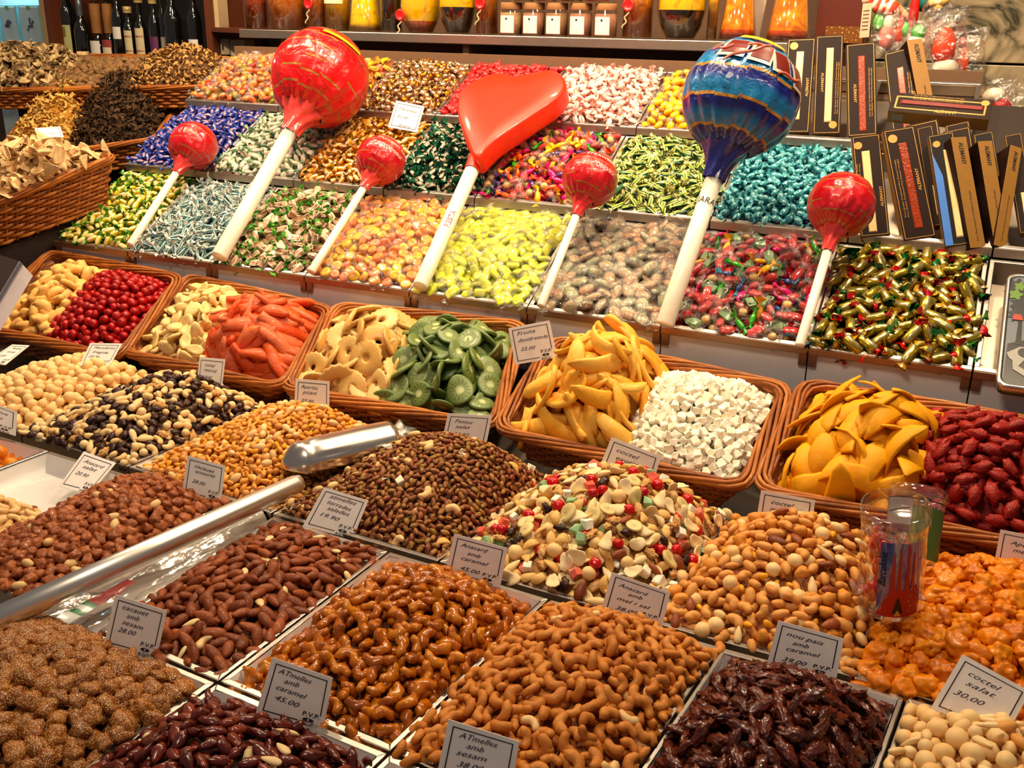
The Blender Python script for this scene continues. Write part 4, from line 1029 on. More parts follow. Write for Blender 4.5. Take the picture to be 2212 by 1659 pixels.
sweet('jelly_block', 'box', .026, .017, .014, food('jelly_blocks', [S(206, 90, 90), S(226, 190, 50), S(200, 100, 96), S(226, 140, 40)], 0.35, 30, 0.1, 0.2), food('jelly_ends', [S(206, 100, 96)], 0.35), tw=(.002, .004), **SMALL)
sweet('gold_foil_candy', 'crumple', .018, .014, .012, wrap('gold_silver_foil', [S(190, 120, 8), S(230, 160, 14), S(236, 220, 190), S(216, 140, 10), S(230, 170, 30)], rough=.14, metal=.85, coat=0, bump=.8), wrap('gold_end', [S(190, 120, 16), S(226, 206, 170)], rough=.14, metal=.8, coat=0), tw=(.007, .007), **SMALL)
sweet('red_button_candy', 'disc', .017, .020, .011, wrap('red_button', [S(170, 26, 36), S(206, 50, 52), S(150, 18, 30)]), wrap('red_end', [S(176, 28, 36), S(220, 120, 110)]), tw=(.007, .006), **SMALL)
sweet('pink_white_candy', 'oval', .025, .013, .012, wrap('pink_white', [S(234, 214, 204), S(240, 226, 218)], stripe=(S(228, 150, 146), 1, .009, .35), coat=.3), wrap('pink_end', [S(236, 150, 140), S(240, 200, 190)], coat=.3), tw=(.010, .008), **SMALL)
sweet('amber_jelly', 'oval', .024, .018, .014, food('amber_jelly_m', [S(238, 150, 10), S(246, 184, 30), S(240, 168, 24)], 0.14, 50, 0.4, 0.4, 150, 0.9), FILMW, tw=(.009, .010), **SMALL)

def TH(k, i, h0, hp, pk=(.5, .5), s=0, ins=(.01, .01, .0, .0), pw=.6): return Heap(tray_quad(k, i), NT, h0, hp, pk, ins, pw, s, .004)
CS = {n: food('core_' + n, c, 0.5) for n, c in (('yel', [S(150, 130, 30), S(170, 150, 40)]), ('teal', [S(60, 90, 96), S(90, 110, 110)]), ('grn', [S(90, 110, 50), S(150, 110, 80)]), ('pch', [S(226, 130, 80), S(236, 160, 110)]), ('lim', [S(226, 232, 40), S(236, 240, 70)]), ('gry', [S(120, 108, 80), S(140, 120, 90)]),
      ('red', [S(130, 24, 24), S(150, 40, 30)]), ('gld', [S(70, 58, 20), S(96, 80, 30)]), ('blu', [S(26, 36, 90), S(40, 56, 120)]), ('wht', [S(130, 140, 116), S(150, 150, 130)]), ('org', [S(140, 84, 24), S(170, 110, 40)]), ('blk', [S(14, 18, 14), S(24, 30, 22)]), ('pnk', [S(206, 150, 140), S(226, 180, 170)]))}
SWT = [
 (0, 0, 'yellow and green twisted sweets', [('yellow_green_candy', 1, 'yellow wrapped sweet with green twisted ends')], .0152, 'in the leftmost front tray', 'yel', .020),
 (0, 1, 'teal striped stick sweets', [('teal_stick_candy', 1, 'thin teal and white striped stick sweet')], .0142, 'in the second front tray', 'teal', .018),
 (0, 2, 'clear pillow sweets with green ends', [('green_end_pillow_candy', 1, 'clear striped pillow sweet with green ends')], .0185, 'in the third front tray', 'grn', .016),
 (0, 3, 'peach and orange round sweets', [('peach_round_candy', 1, 'peach orange round sweet in clear film')], .0172, 'in the tray left of the lime sweets', 'pch', .018),
 (0, 4, 'lime yellow sweets', [('lime_candy', 1, 'lime yellow sweet in clear film')], .0168, 'in the bright lime tray', 'lim', .012),
 (0, 5, 'grey dotted oval sweets', [('dotted_oval_candy', 1, 'speckled oval sweet in dotted film')], .0205, 'in the tray right of the lime sweets', 'gry', .016),
 (0, 6, 'mixed red pink and mint sweets', [('red_clear_candy', 4, 'glassy red sweet in clear film'), ('pink_twist_candy', 1.2, 'magenta twisted sweet'), ('mint_block_candy', 1.8, 'pale mint block sweet'), ('green_twist_candy', .7, 'bright green twisted sweet'), ('yellow_twist_candy', .9, 'yellow twisted sweet'), ('blue_twist_candy', .6, 'blue foil twisted sweet'), ('amber_ball_candy', 1, 'pale amber ball sweet'), ('rose_clear_candy', 2, 'rose sweet in clear film')], .0185, 'in the mixed tray left of the gold sweets', 'red', .020),
 (0, 7, 'gold sweets with coloured ends', [('gold_candy_red_ends', 1, 'gold wrapped sweet with red foil ends'), ('gold_candy_green_ends', 1, 'gold wrapped sweet with green foil ends'), ('gold_candy_gold_ends', .7, 'gold wrapped sweet with golden ends')], .0210, 'in the rightmost sweet tray', 'gld', .014),
 (1, 0, 'small blue sweets', [('blue_pink_candy', 1, 'small blue sweet with pink print')], .0150, 'in the tray behind the leftmost lollipop', 'blu', .018),
 (1, 1, 'white sweets with green ends', [('white_green_candy', 1, 'white wrapped sweet with sage green ends')], .0165, 'behind the tall red lollipop stick', 'wht', .016),
 (1, 2, 'orange sweets with olive ends', [('orange_green_candy', 1, 'orange and white sweet with olive ends')], .0150, 'in the tray below the price card', 'org', .020),
 (1, 3, 'black and green striped sweets', [('black_green_candy', 1, 'black striped sweet with dark green ends')], .0142, 'left of the heart lollipop stick', 'blk', .018),
 (1, 4, 'bright mixed sweets', [('rose_clear_candy', 1.3, 'rose sweet in clear film'), ('yellow_twist_candy', 1.3, 'yellow twisted sweet'), ('orange_twist_candy', 1.2, 'orange twisted sweet'), ('pink_twist_candy', 1.3, 'magenta twisted sweet'), ('purple_dotted_candy', 1.3, 'dark purple twisted sweet'), ('amber_ball_candy', 1.4, 'pale amber ball sweet'), ('green_twist_candy', .5, 'bright green twisted sweet'), ('red_clear_candy', .8, 'glassy red sweet in clear film')], .0180, 'in the mixed tray under the heart', 'red', .026),
 (1, 5, 'lemon and green stick sweets', [('lemon_stick_candy', 1, 'lemon stick sweet with dark green stripes')], .0150, 'behind the blue lollipop stick', 'wht', .016),
 (1, 6, 'teal spotted sweets', [('teal_spotted_candy', 1, 'teal sweet with pale spots')], .0150, 'in the tray right of the blue lollipop', 'blu', .018),
 (2, 0, 'mixed jellies in cellophane', [('cellophane_jelly', 1, 'fruit jelly sweet in clear cellophane')], .0175, 'in the top left sweet tray', 'pch', .024),
 (2, 1, 'jelly blocks', [('jelly_block', 1, 'pink or yellow jelly block')], .0185, 'behind the big red lollipop', 'red', .022),
 (2, 2, 'gold and silver foil sweets', [('gold_foil_candy', 1, 'gold and silver foil sweet')], .0142, 'in the glittering top tray', 'gld', .024),
 (2, 3, 'red button sweets', [('red_button_candy', 1, 'dark red button sweet')], .0152, 'in the tray behind the heart lollipop', 'red', .014),
 (2, 4, 'pink and white sweets', [('pink_white_candy', 1, 'pink and white twisted sweet')], .0160, 'in the tray right of the heart', 'pnk', .026),
 (2, 5, 'amber yellow jellies', [('amber_jelly', 1, 'amber yellow jelly sweet in film')], .0180, 'left of the blue lollipop ball', 'org', .018),
]
for (k, i, lab, mix, sp, wh, core, hp) in SWT:
    sweet_tray(k, i, 'steel tray on the stepped stand holding ' + lab)
    fill(TH(k, i, .000, hp, (.5, .55), s=50 + k * 9 + i), mix, sp, wh, 100 + k * 20 + i, mix[0][0] + '_heap', CS[core], tilt=.45, under=.6)
sweet_tray(0, 8, 'steel front tray holding the picture tin')
sweet_tray(1, 7, 'steel tray under the lower row of nougat boxes')
sweet_tray(2, 6, 'steel tray under the upper nougat boxes, behind the blue lollipop')
sweet_tray(2, 7, 'steel tray under the lying nougat box')
sweet_tray(1, 8, 'steel tray at the right end of the middle tier, under the slanting nougat box')
# ------------------------------------------------------------------ lollipops lying across the sweet trays
def set_uv(me, uv):
    l = me.uv_layers.new(name='UVMap'); li = np.zeros(len(me.loops), dtype=np.int32); me.loops.foreach_get('vertex_index', li)
    l.data.foreach_set('uv', np.asarray(uv, dtype=np.float32)[li].ravel())
def pop_mat(name, base, dark, nline, period, width, gold=S(150, 108, 40), blue=False):
    k = NT_(name); uv = k.node('ShaderNodeTexCoord').outputs['UV']; s = k.sep(uv); u, v = s[0], s[1]
    st = k.node('ShaderNodeTexWhiteNoise'); st.noise_dimensions = '1D'
    seg = k.math('FLOOR', k.math('MULTIPLY', u, nline)); k.link(seg, st.inputs['W'])
    amp = 0.03 if blue else 0.07
    vv = k.math('MULTIPLY_ADD', st.outputs['Value'], amp, k.math('ADD', v, 0.04) if blue else v)
    ph = k.math('FRACT', k.math('DIVIDE', vv, period))
    f = k.math('LESS_THAN', ph, width)
    co = k.co(); nz = k.noise(co, 26, 4, 1.2)
    if blue:
        c = k.ramp(ph, [(0.0, S(8, 12, 84)), (0.35, S(14, 26, 120)), (0.62, S(14, 104, 164)), (1.0, S(18, 118, 172))])
    else:
        c = k.mix(nz, base, dark)
        w2 = k.node('ShaderNodeTexWhiteNoise'); w2.noise_dimensions = '2D'; cb = k.node('ShaderNodeCombineXYZ'); k.link(seg, cb.inputs[0]); k.link(k.math('FLOOR', k.math('DIVIDE', vv, period)), cb.inputs[1]); k.link(cb.outputs[0], w2.inputs['Vector'])
        f = k.math('MULTIPLY', f, k.math('GREATER_THAN', w2.outputs['Value'], 0.3))
    f = k.math('MULTIPLY', f, k.math('GREATER_THAN', v, 0.20))
    c = k.mix(f, c, gold)
    k.link(c, k.b.inputs['Base Color']); k.b.inputs['Roughness'].default_value = 0.32; k.b.inputs['Coat Weight'].default_value = 0.55; k.b.inputs['Coat Roughness'].default_value = 0.07
    n1 = k.node('ShaderNodeTexVoronoi'); n1.feature = 'DISTANCE_TO_EDGE'; n1.inputs['Scale'].default_value = 16 if not blue else 14
    k.link(k.node('ShaderNodeTexCoord').outputs['Object'], n1.inputs['Vector'])
    k.bump(k.math('ADD', nz, k.math('MULTIPLY', n1.outputs['Distance'], 1.0)), 0.5, 0.010)
    return k.m
P_RED = pop_mat('red_lollipop_wrapper', S(222, 8, 6), S(190, 4, 12), 12, 0.115, 0.13)
P_CRM = pop_mat('crimson_lollipop_wrapper', S(206, 4, 22), S(176, 2, 16), 9, 0.125, 0.12)
P_BLU = pop_mat('blue_lollipop_wrapper', None, None, 13, 0.19, 0.10, S(176, 120, 34), True)
P_NECK = wrap('pink_neck', [S(206, 36, 44), S(226, 90, 84)], rough=.12, bump=1.0, bscale=70)
P_NECKB = wrap('blue_neck', [S(28, 34, 110), S(54, 58, 136)], rough=.1, bump=1.0, bscale=90)
WHT_INK = plain('white_ink', S(244, 214, 206), .4); DRK_INK = plain('dark_red_ink', S(84, 8, 10), .5); RED_INK = plain('red_ink', S(206, 28, 20), .5); YEL_INK = plain('yellow_ink', S(226, 160, 30), .4)
STICK = plain('white_stick', S(250, 240, 222), 0.32, 0, 0, 60, 0.5)
def lollipop(name, label, bpx, cpx, rpx, srpx, mat, neck, texts=(), npl=9, pleat=.05, gap=.012, nl=1.0, bh=.022, grp=None, view=58):
    b = hit(bpx, P0 + NG * bh, NG); h = 0.1
    best = None                                              # the stick is pushed into the sweets so that the ball stands clear of them
    for h in np.arange(0.04, 0.45, 0.003):
        c = hit(cpx, P0 + NG * h, NG); Rw = rpx / F * ((c - CAM) @ FWD)
        if h < Rw + gap: continue
        a = math.degrees(math.acos(np.clip(-(nrm(c - b) @ nrm(CAM - c)), -1, 1)))
        if best is None or abs(a - view) < best[0]: best = (abs(a - view), h)
    c = hit(cpx, P0 + NG * best[1], NG); Rw = rpx / F * ((c - CAM) @ FWD)
    A = nrm(c - b); sr = srpx / F * ((b - CAM) @ FWD)
    t = thing(name, label, 'lollipop', b, grp)
    e1 = CAM - c; e1 = nrm(e1 - A * (e1 @ A)); e2 = np.cross(A, e1); e2 = e2 if e2 @ RGT > 0 else -e2
    m = MB(); e = c - A * Rw * 0.9; m.tube([b, b + A * .003, e], [sr * .93, sr, sr * .96], 20); m.build('stick', STICK, t, True)
    NU, NV = 96, 44; V = []; UV = []; rn = random.Random(len(label))
    ph = rn.uniform(0, 6); tm = math.pi * 0.86
    for j in range(NV + 1):
        th = tm * j / NV + 0.001; w = (th / tm)
        for i in range(NU):
            q = 2 * PI * i / NU; pl = pleat * max(0, w - .35) ** 1.3 * (abs(math.sin(npl * q + ph + .8 * math.sin(2 * q))) - .5) * 1.6
            r = Rw * (1 + pl); d = A * math.cos(th) + (e1 * math.cos(q) + e2 * math.sin(q)) * math.sin(th)
            r *= 1 + 0.022 * noise.noise(Vector(d * 3.1 + ph)) + 0.012 * noise.noise(Vector(d * 9 + ph))
            V.append(c + d * r); UV.append((i / NU, j / NV))
    nn = 10; r0 = Rw * math.sin(tm); h0 = Rw * math.cos(tm)
    Fc = [(j * NU + i, (j + 1) * NU + i, (j + 1) * NU + (i + 1) % NU, j * NU + (i + 1) % NU) for j in range(NV) for i in range(NU)]
    me = mesh_from('wrapper', V, Fc, mat); set_uv(me, UV); o = wo = bpy.data.objects.new('wrapper', me); COL.objects.link(o); o.parent = t; o.matrix_parent_inverse = PINV[t.name]
    V = []; L = Rw * 0.62 * nl
    for j in range(nn + 1):
        f = j / nn; r = (r0 * 1.04 * (1 - f) ** 3 + sr * (1.42 - .22 * f) * (1 - (1 - f) ** 3)); p = c + A * (h0 - L * f * (1 if j else 0) + (0.004 if j == 0 else 0))
        for i in range(48):
            q = 2 * PI * i / 48; rr = r * (1 + .10 * math.sin(7 * q + 5 * f) + .06 * noise.noise(Vector((q * 2, f * 9, ph))))
            V.append(p + (e1 * math.cos(q) + e2 * math.sin(q)) * rr)
    me = mesh_from('wrapper_neck', V, [(j * 48 + i, (j + 1) * 48 + i, (j + 1) * 48 + (i + 1) % 48, j * 48 + (i + 1) % 48) for j in range(nn) for i in range(48)], neck)
    o = bpy.data.objects.new('wrapper_neck', me); COL.objects.link(o); o.parent = t; o.matrix_parent_inverse = PINV[t.name]
    def on(x, y, lift=1.048):                                 # print on the ball: x along the round, y towards the top, in radians
        th = PI / 2 - y; d = A * math.cos(th) + (e1 * math.cos(x) + e2 * math.sin(x)) * math.sin(th); return c + d * Rw * lift
    for (s, x, y, hgt, mt, wid) in texts:
        m = MB(); put_text(m, s, on, x, y, hgt, 0.1, 0, 0, 0, wid); m.build('lettering', mt, wo)
    return wo, c, Rw, A, e1, e2, on, sr, b
def patch(on, x0, x1, y0, y1, lift, mb, mi=0, n=8, sl=0.0):
    V = [on(x0 + (x1 - x0) * i / n + sl * k, y0 + (y1 - y0) * k / 3, lift) for k in range(4) for i in range(n + 1)]
    mb.add(V, [(k * (n + 1) + i, k * (n + 1) + i + 1, (k + 1) * (n + 1) + i + 1, (k + 1) * (n + 1) + i) for k in range(3) for i in range(n)], mi)
t, c, Rw, A, e1, e2, on, sr, b = lollipop('giant_lollipop', 'giant red ball lollipop on a thick white stick, at left', (473, 556), (692, 169), 104, 18, P_RED, P_NECK, [('STRAWBERRY FLAVOR', -.62, .17, .10, DRK_INK, 1.30)], 7, .08, .01, view=53)
m = MB(); patch(on, -.45, .5, .42, .52, 1.036, m); m.build('gold_print', YEL_INK, t)
m = MB(); m.tube([b + A * (np.linalg.norm(c - b) - Rw * 1.68), b + A * (np.linalg.norm(c - b) - Rw * 1.28)], sr * 1.16, 24, 0, False); m.build('clear_tape', FILMW, t, True)
t, c, Rw, A, e1, e2, on, sr, b = lollipop('giant_lollipop', 'giant blue ball lollipop with gold bands on a thick white stick', (1436, 702), (1601, 212), 124, 20, P_BLU, P_NECKB, (), 9, .10, .01, view=68)
BRW = plain('brown_red_print', S(104, 26, 16), .3, 0, 0, 60, .8); GRW = plain('pale_print', S(190, 176, 166), .3, 0, 0, 60, .8); PNK = plain('pink_print', S(222, 106, 92), .3, 0, 0, 60, .8)
for (x0, x1, y0, y1, sl) in ((-.62, -.22, .34, .66, .02), (-.08, .26, .32, .66, .02), (.40, .70, .28, .62, -.02), (.88, 1.12, .20, .54, -.02)):
    m = MB(); patch(on, x0 - .06, x1 + .03, y0 - .07, y1 + .02, 1.040, m, 0, 8, sl); m.build('pale_outline', GRW, t)
    m = MB(); patch(on, x0, x1, y0, y1, 1.046, m, 0, 8, sl); m.build('red_print', BRW, t)
for (x0, y0, x1, y1) in ((-.80, .38, -.45, .48), (-.5, .16, .1, .60), (.45, .20, .95, .30), (-.2, .56, .3, .74)):
    m = MB(); m.tube([on(x0 + (x1 - x0) * f, y0 + (y1 - y0) * f + .03 * math.sin(7 * f), 1.05) for f in np.linspace(0, 1, 10)], Rw * .022, 6); m.build('pink_stripe', PNK, t)
m = MB(); patch(on, -.5, .7, .80, .95, 1.045, m); m.build('gold_print', YEL_INK, t)
m = MB(); p = np.linalg.norm(c - b); q0 = p - Rw * 2.0
def on_stick(x, y): a = x / sr; return b + A * (q0 + y) + (e1 * math.cos(a) + e2 * math.sin(a)) * sr * 1.03
put_text(m, 'JARA', lambda x, y: on_stick(x, y), -.020, 0.0, .012, .2); m.build('lettering', BLACK, t)
SG = 'small red lollipops leaning on the sweets'
lollipop('small_lollipop', 'small crimson lollipop on a thin stick, leftmost of four', (281, 530), (418, 315), 51, 8.5, P_CRM, P_NECK, (), 9, .06, .006, 1.1, grp=SG)
lollipop('small_lollipop', 'small crimson lollipop with white print between red ball and heart', (672, 588), (823, 346), 53, 9, P_CRM, P_NECK, [('STRAWBERRY FLAVOR', -.65, .32, .13, WHT_INK, 1.75), ('\u0412\u041b\u0423\u041e\u0412\u041d\u0418\u041a\u0418', -.50, -.02, .15, WHT_INK, 1.15)], 9, .06, .006, 1.1, grp=SG)
lollipop('small_lollipop', 'small crimson lollipop with white print right of the heart', (1168, 662), (1275, 388), 60, 9.5, P_CRM, P_NECK, [('STRAWBERRY', -.5, .42, .13, WHT_INK, 1.5), ('\u041e\u0412\u041d\u0418\u041a\u0418', -.02, -.02, .16, WHT_INK, .80)], 9, .06, .006, 1.1, grp=SG)
lollipop('small_lollipop', 'small crimson lollipop on a thin stick beside the nougat boxes', (1727, 748), (1817, 443), 71, 11, P_CRM, P_NECK, (), 9, .06, .006, 1.2, grp=SG)
# heart
hp = [(989, 214), (1003, 190), (1031, 171), (1074, 157), (1118, 164), (1158, 155), (1195, 152), (1215, 163), (1223, 185), (1207, 210), (1174, 234), (1120, 270), (1074, 301), (1052, 321), (1036, 338), (1022, 335), (1007, 301), (994, 267), (988, 240)]
HH = 0.095; ho = P0 + NG * HH; hw = [hit(p, ho, NG) for p in hp]; n = len(hw); out = []
for i in range(n):
    a, b_, c_, d_ = hw[i - 1], hw[i], hw[(i + 1) % n], hw[(i + 2) % n]
    for f in (0, .25, .5, .75):
        out.append(0.5 * (2 * b_ + (c_ - a) * f + (2 * a - 5 * b_ + 4 * c_ - d_) * f * f + (3 * b_ - a - 3 * c_ + d_) * f ** 3))
hb = hit((907, 620), P0 + NG * 0.022, NG); tip = hit((1030, 345), P0 + NG * (HH - .03), NG)
ht = thing('heart_lollipop', 'flat orange red heart lollipop on a thick white stick', 'lollipop', hb)
cen = sum(out) / len(out); m = MB(); N = len(out)
for (s, z) in ((.001, .0035), (.5, .0035), (.94, .0034), (.985, 0), (1.0, -.006), (1.0, -.042), (.97, -.048), (.5, -.048), (.001, -.048)):
    m.V += [tuple(cen + (p - cen) * max(s, .001) + NG * z + (p - cen) * (0.006 * noise.noise(Vector(p * 25)) if s > .9 else 0)) for p in out]
for j in range(8): m.F += [(j * N + i, j * N + (i + 1) % N, (j + 1) * N + (i + 1) % N, (j + 1) * N + i) for i in range(N)]
m.M = [0] * len(m.F)
HRT = plain('heart_wrapper', S(236, 40, 4), 0.42, 0, 0.10, 60, 0.15, 0.2); m.build('heart_body', HRT, ht, True)
Ah = nrm(tip - hb); sr = 17 / F * ((hb - CAM) @ FWD); m = MB(); m.tube([hb, hb + Ah * .003, tip], [sr * .93, sr, sr], 20); m.build('stick', STICK, ht, True)
m = MB(); p0 = hb + Ah * (np.linalg.norm(tip - hb) - .035); m.tube([p0, p0 + Ah * .02, p0 + Ah * .038, p0 + Ah * .050], [sr * 1.12, sr * 1.15, sr * 1.22, sr * 1.2], 20, 0, False); m.build('wrapper_neck', HRT, ht, True)
e1 = CAM - hb; e1 = nrm(e1 - Ah * (e1 @ Ah)); e2 = np.cross(Ah, e1); e2 = e2 if e2 @ RGT > 0 else -e2
pz = hit((962, 506), P0 + NG * .03, NG); s0 = (pz - hb) @ Ah; m = MB()
def on_heart(x, y): a = -y / sr + .30; return hb + Ah * (s0 + x) + (e1 * math.cos(a) + e2 * math.sin(a)) * sr * 1.03
put_text(m, 'FIESTA', on_heart, 0, 0, .012, 0, 0.012, 0, 0, .046); m.build('lettering', RED_INK, ht)

# ------------------------------------------------------------------ nougat boxes
GOLDP = plain('gold_line', S(176, 128, 50), .45, .2)
BOXF = plain('box_brown', S(30, 14, 9), 0.5, spec=.12); BOXG = plain('box_gold', S(140, 98, 34), 0.5, 0.1, 0.05, 90); BOXK = plain('box_black', S(20, 17, 16), 0.5, spec=.12); BOXB = plain('box_blue', S(52, 110, 196), 0.35)
NOUG = {'cream': food('cream_nougat', [S(226, 186, 130), S(236, 206, 160)], .3, 60, .6, .2, coat=.6), 'red': food('red_nougat', [S(118, 36, 10), S(150, 60, 16)], .25, 60, .6, .5, coat=.5), 'dark': food('dark_nougat', [S(70, 14, 10), S(120, 20, 14)], .45, 60, .6, .3)}
PL_DARK = plain('barcode', S(150, 140, 120), .6)
def nougat_box(label, quad, o, tilt, yaw, thick, face='dark', win='cream', wx=(.38, .62), wy=(.12, .88), seal=None, txt='R', txy=None, grp=None, gold_side=True):
    """upright carton; quad = corners TL, TR, BR, BL of the face seen in the photo, standing on the plane through o leaning back by tilt"""
    y = math.radians(24.5 + yaw); r_ = np.array([math.cos(y), -math.sin(y), 0]); d_ = np.array([math.sin(y), math.cos(y), 0]); tl = math.radians(tilt)
    up = d_ * math.cos(tl) + Z * math.sin(tl); n = np.cross(r_, up)
    if not isinstance(o, np.ndarray): o = hit(((quad[2][0] + quad[3][0]) / 2, (quad[2][1] + quad[3][1]) / 2), T(o, .9, .03, .004), NT)
    q = [hit(p, o, n) for p in quad]
    w = ((q[1] - q[0]) + (q[2] - q[3])) / 2; u = ((q[0] - q[3]) + (q[1] - q[2])) / 2; c = sum(q) / 4; Hh_ = np.linalg.norm(u); U = u / Hh_; Wd = abs(w @ np.cross(U, n)); X = np.cross(U, n)
    if np.linalg.norm(w) > Hh_: X = nrm(w); U = np.cross(n, X); Wd = np.linalg.norm(w); Hh_ = abs(u @ U)   # a box lying on its side
    bl = c - X * Wd / 2 - U * Hh_ / 2; fn = lambda x, y, z=0: bl + X * x * Wd + U * y * Hh_ + n * z
    t = thing('nougat_box', label, 'box', fn(.5, 0), grp)
    front = {'dark': BOXF, 'black': BOXK, 'gold': BOXG}[face]
    m = MB(); m.hexa([fn(0, 0, -thick), fn(1, 0, -thick), fn(1, 1, -thick), fn(0, 1, -thick)], [fn(0, 0), fn(1, 0), fn(1, 1), fn(0, 1)]); m.M = [1, 0, 1, 1, 1, 1]; m.M[0] = 1
    if face == 'gold': m.M = [1, 0, 2, 2, 2, 2]; mm = [BOXG, BOXF, BOXF]
    else: mm = [front, BOXG]
    ca = m.build('carton', mm, t, bevel=.0006)
    asp = Hh_ / Wd
    if face != 'gold':
        ex, ey = .05, .05 / asp * 1.0; m = MB(); z = .0004
        for (x0, x1, y0, y1) in ((ex, 1 - ex, ey, ey + .012 / asp * 1.4), (ex, 1 - ex, 1 - ey - .017 / asp, 1 - ey), (ex, ex + .018, ey, 1 - ey), (1 - ex - .018, 1 - ex, ey, 1 - ey)):
            m.add([fn(x0, y0, z), fn(x1, y0, z), fn(x1, y1, z), fn(x0, y1, z)], [(0, 1, 2, 3)])
        m.build('gold_border', GOLDP, ca)
        m = MB(); m.hexa([fn(wx[0], wy[0], .0002), fn(wx[1], wy[0], .0002), fn(wx[1], wy[1], .0002), fn(wx[0], wy[1], .0002)], [fn(wx[0] + .02, wy[0] + .01, .0016), fn(wx[1] - .02, wy[0] + .01, .0016), fn(wx[1] - .02, wy[1] - .01, .0016), fn(wx[0] + .02, wy[1] - .01, .0016)]); m.build('nougat_window', NOUG[win], ca)
        if seal:
            m = MB(); s = .095 * min(Wd, Hh_); V = [fn(seal[0], seal[1], .0008)] + [fn(seal[0], seal[1], .0008) + (X * math.cos(a) + U * math.sin(a)) * s * (1.6 if i % 2 else 1.45) for i, a in enumerate(np.linspace(0, 2 * PI, 40, endpoint=False))]
            m.add(V, [(0, 1 + i, 1 + (i + 1) % 40) for i in range(40)]); m.build('gold_seal', GOLDP, ca)
    if txt:
        up_ = txt == 'R'
        x, yy = txy or ((.80, .30) if up_ else (.20, .62))
        hgt = .10 * Wd if face != 'gold' else .30 * Wd
        if face == 'gold': x, yy = .42, .95
        if face == 'gold' or not up_:
            f2 = lambda a, b_: fn(x, yy, .0006) - U * a + X * b_
        else:
            f2 = lambda a, b_: fn(x, yy, .0006) + U * a - X * b_
        m = MB(); put_text(m, 'ALEMANY', f2, 0, 0, hgt, 0, .01, 0, 0, .20 * Hh_); m.build('brand_print', GOLDP if face != 'gold' else BLACK, ca)
        m = MB()
        if face != 'gold':
            for li, xs in enumerate((wx[0] - .10, wx[0] - .19) if up_ else (wx[1] + .14, wx[1] + .22)):
                put_text(m, 'Pure Quality Traditional Fine Dessert Nougat', (lambda a, b_, xs=xs: fn(xs, .20, .0006) + U * a - X * b_), 0, 0, .045 * Wd, 0, 0, 0, 0, .52 * Hh_)
        else:
            put_text(m, 'Pure Fine Dessert Traditional Nougat', (lambda a, b_: fn(.62, .06, .0006) + U * a - X * b_), 0, 0, .12 * Wd, 0, 0, 0, 0, .45 * Hh_)
        m.build('small_print', GOLDP if face != 'gold' else BLACK, ca)
    return t, fn, Wd, Hh_, thick
o_low = T(1, .85, .02, .004); o_up = T(2, .70, .02, .004)
UG, LG = None, None
nougat_box('nougat box with cream strip, half hidden behind the blue lollipop ball', [(1703, 88), (1761, 78), (1750, 284), (1684, 290)], 2, 62, -6, .022, 'dark', 'cream', (.36, .62), (.14, .86), (.25, .92), 'R', (.86, .38))
nougat_box('nougat box with cream strip and a bright lamp glint', [(1763, 80), (1823, 72), (1815, 286), (1755, 293)], 2, 64, -8, .022, 'dark', 'cream', (.40, .66), (.12, .87), (.72, .09), 'L', (.24, .62))
nougat_box('nougat box with rusty strip, third along the upper row', [(1826, 98), (1892, 88), (1894, 288), (1832, 300)], 2, 62, -6, .022, 'dark', 'red', (.40, .64), (.05, .86), None, 'L', (.24, .56))
nougat_box('nougat box with rusty strip standing behind the lying box', [(1908, 112), (1970, 105), (1990, 292), (1930, 300)], 2, 62, 8, .024, 'dark', 'red', (.40, .64), (.05, .80), None, 'L', (.82, .5))
nougat_box('nougat box turned with its golden side forward, upper row', [(1959, 89), (1991, 80), (2030, 285), (1998, 296)], 2, 62, -24, .055, 'gold')
t, fn, Wd, Hl, th = nougat_box('nougat box lying sideways on top of the lower row', [(1913, 197), (2134, 216), (2149, 259), (1935, 241)], T(1, .93, .20, .09), 38, -2, .03, 'dark', 'dark', (.10, .93), (.42, .62), (.93, .80), None)
m = MB(); put_text(m, 'ALEMANY', lambda x, y: fn(0, 0, .0007) + nrm(fn(1, 0) - fn(0, 0)) * x + nrm(fn(0, 1) - fn(0, 0)) * y, .46 * Wd, .10 * Hl, .16 * Hl, .0, .01, 0, 0, .22 * Wd); m.build('brand_print', GOLDP, t)
m = MB()
for li in range(3): put_text(m, 'Pure Quality Traditional Fine Dessert Nougat', lambda x, y: fn(0, 0, .0007) + nrm(fn(1, 0) - fn(0, 0)) * x + nrm(fn(0, 1) - fn(0, 0)) * y, .22 * Wd, (.90 - .10 * li) * Hl, .05 * Hl, 0, 0, 0, 0, .5 * Wd)
m.build('small_print', GOLDP, t)
m = MB(); a = .24; m.add([fn(.04, 0, -.006) - Z * .0006, fn(.16, 0, -.006) - Z * .0006, fn(.16, 0, -.022) - Z * .0006, fn(.04, 0, -.022) - Z * .0006], [(0, 1, 2, 3)]); m.build('barcode_label', PL_DARK, t)
nougat_box('nougat box with creamy marbled strip beside the small lollipop', [(1841, 300), (1899, 283), (1925, 514), (1857, 506)], 1, 60, -8, .024, 'dark', 'cream', (.30, .58), (.04, .84), (.20, .90), 'R', (.88, .28))
nougat_box('nougat box with rusty strip and scalloped gold seal, lower row', [(1906, 285), (1975, 268), (2023, 514), (1953, 517)], 1, 60, -14, .024, 'dark', 'red', (.40, .66), (.09, .86), (.26, .91), 'R', (.84, .42))
t, fn, Wd, Hl, th = nougat_box('black nougat box with a sky blue stripe, lower row', [(2001, 292), (2063, 285), (2096, 532), (2043, 529)], 1, 60, -2, .030, 'black', 'cream', (.50, .76), (.07, .85), (.28, .91), None)
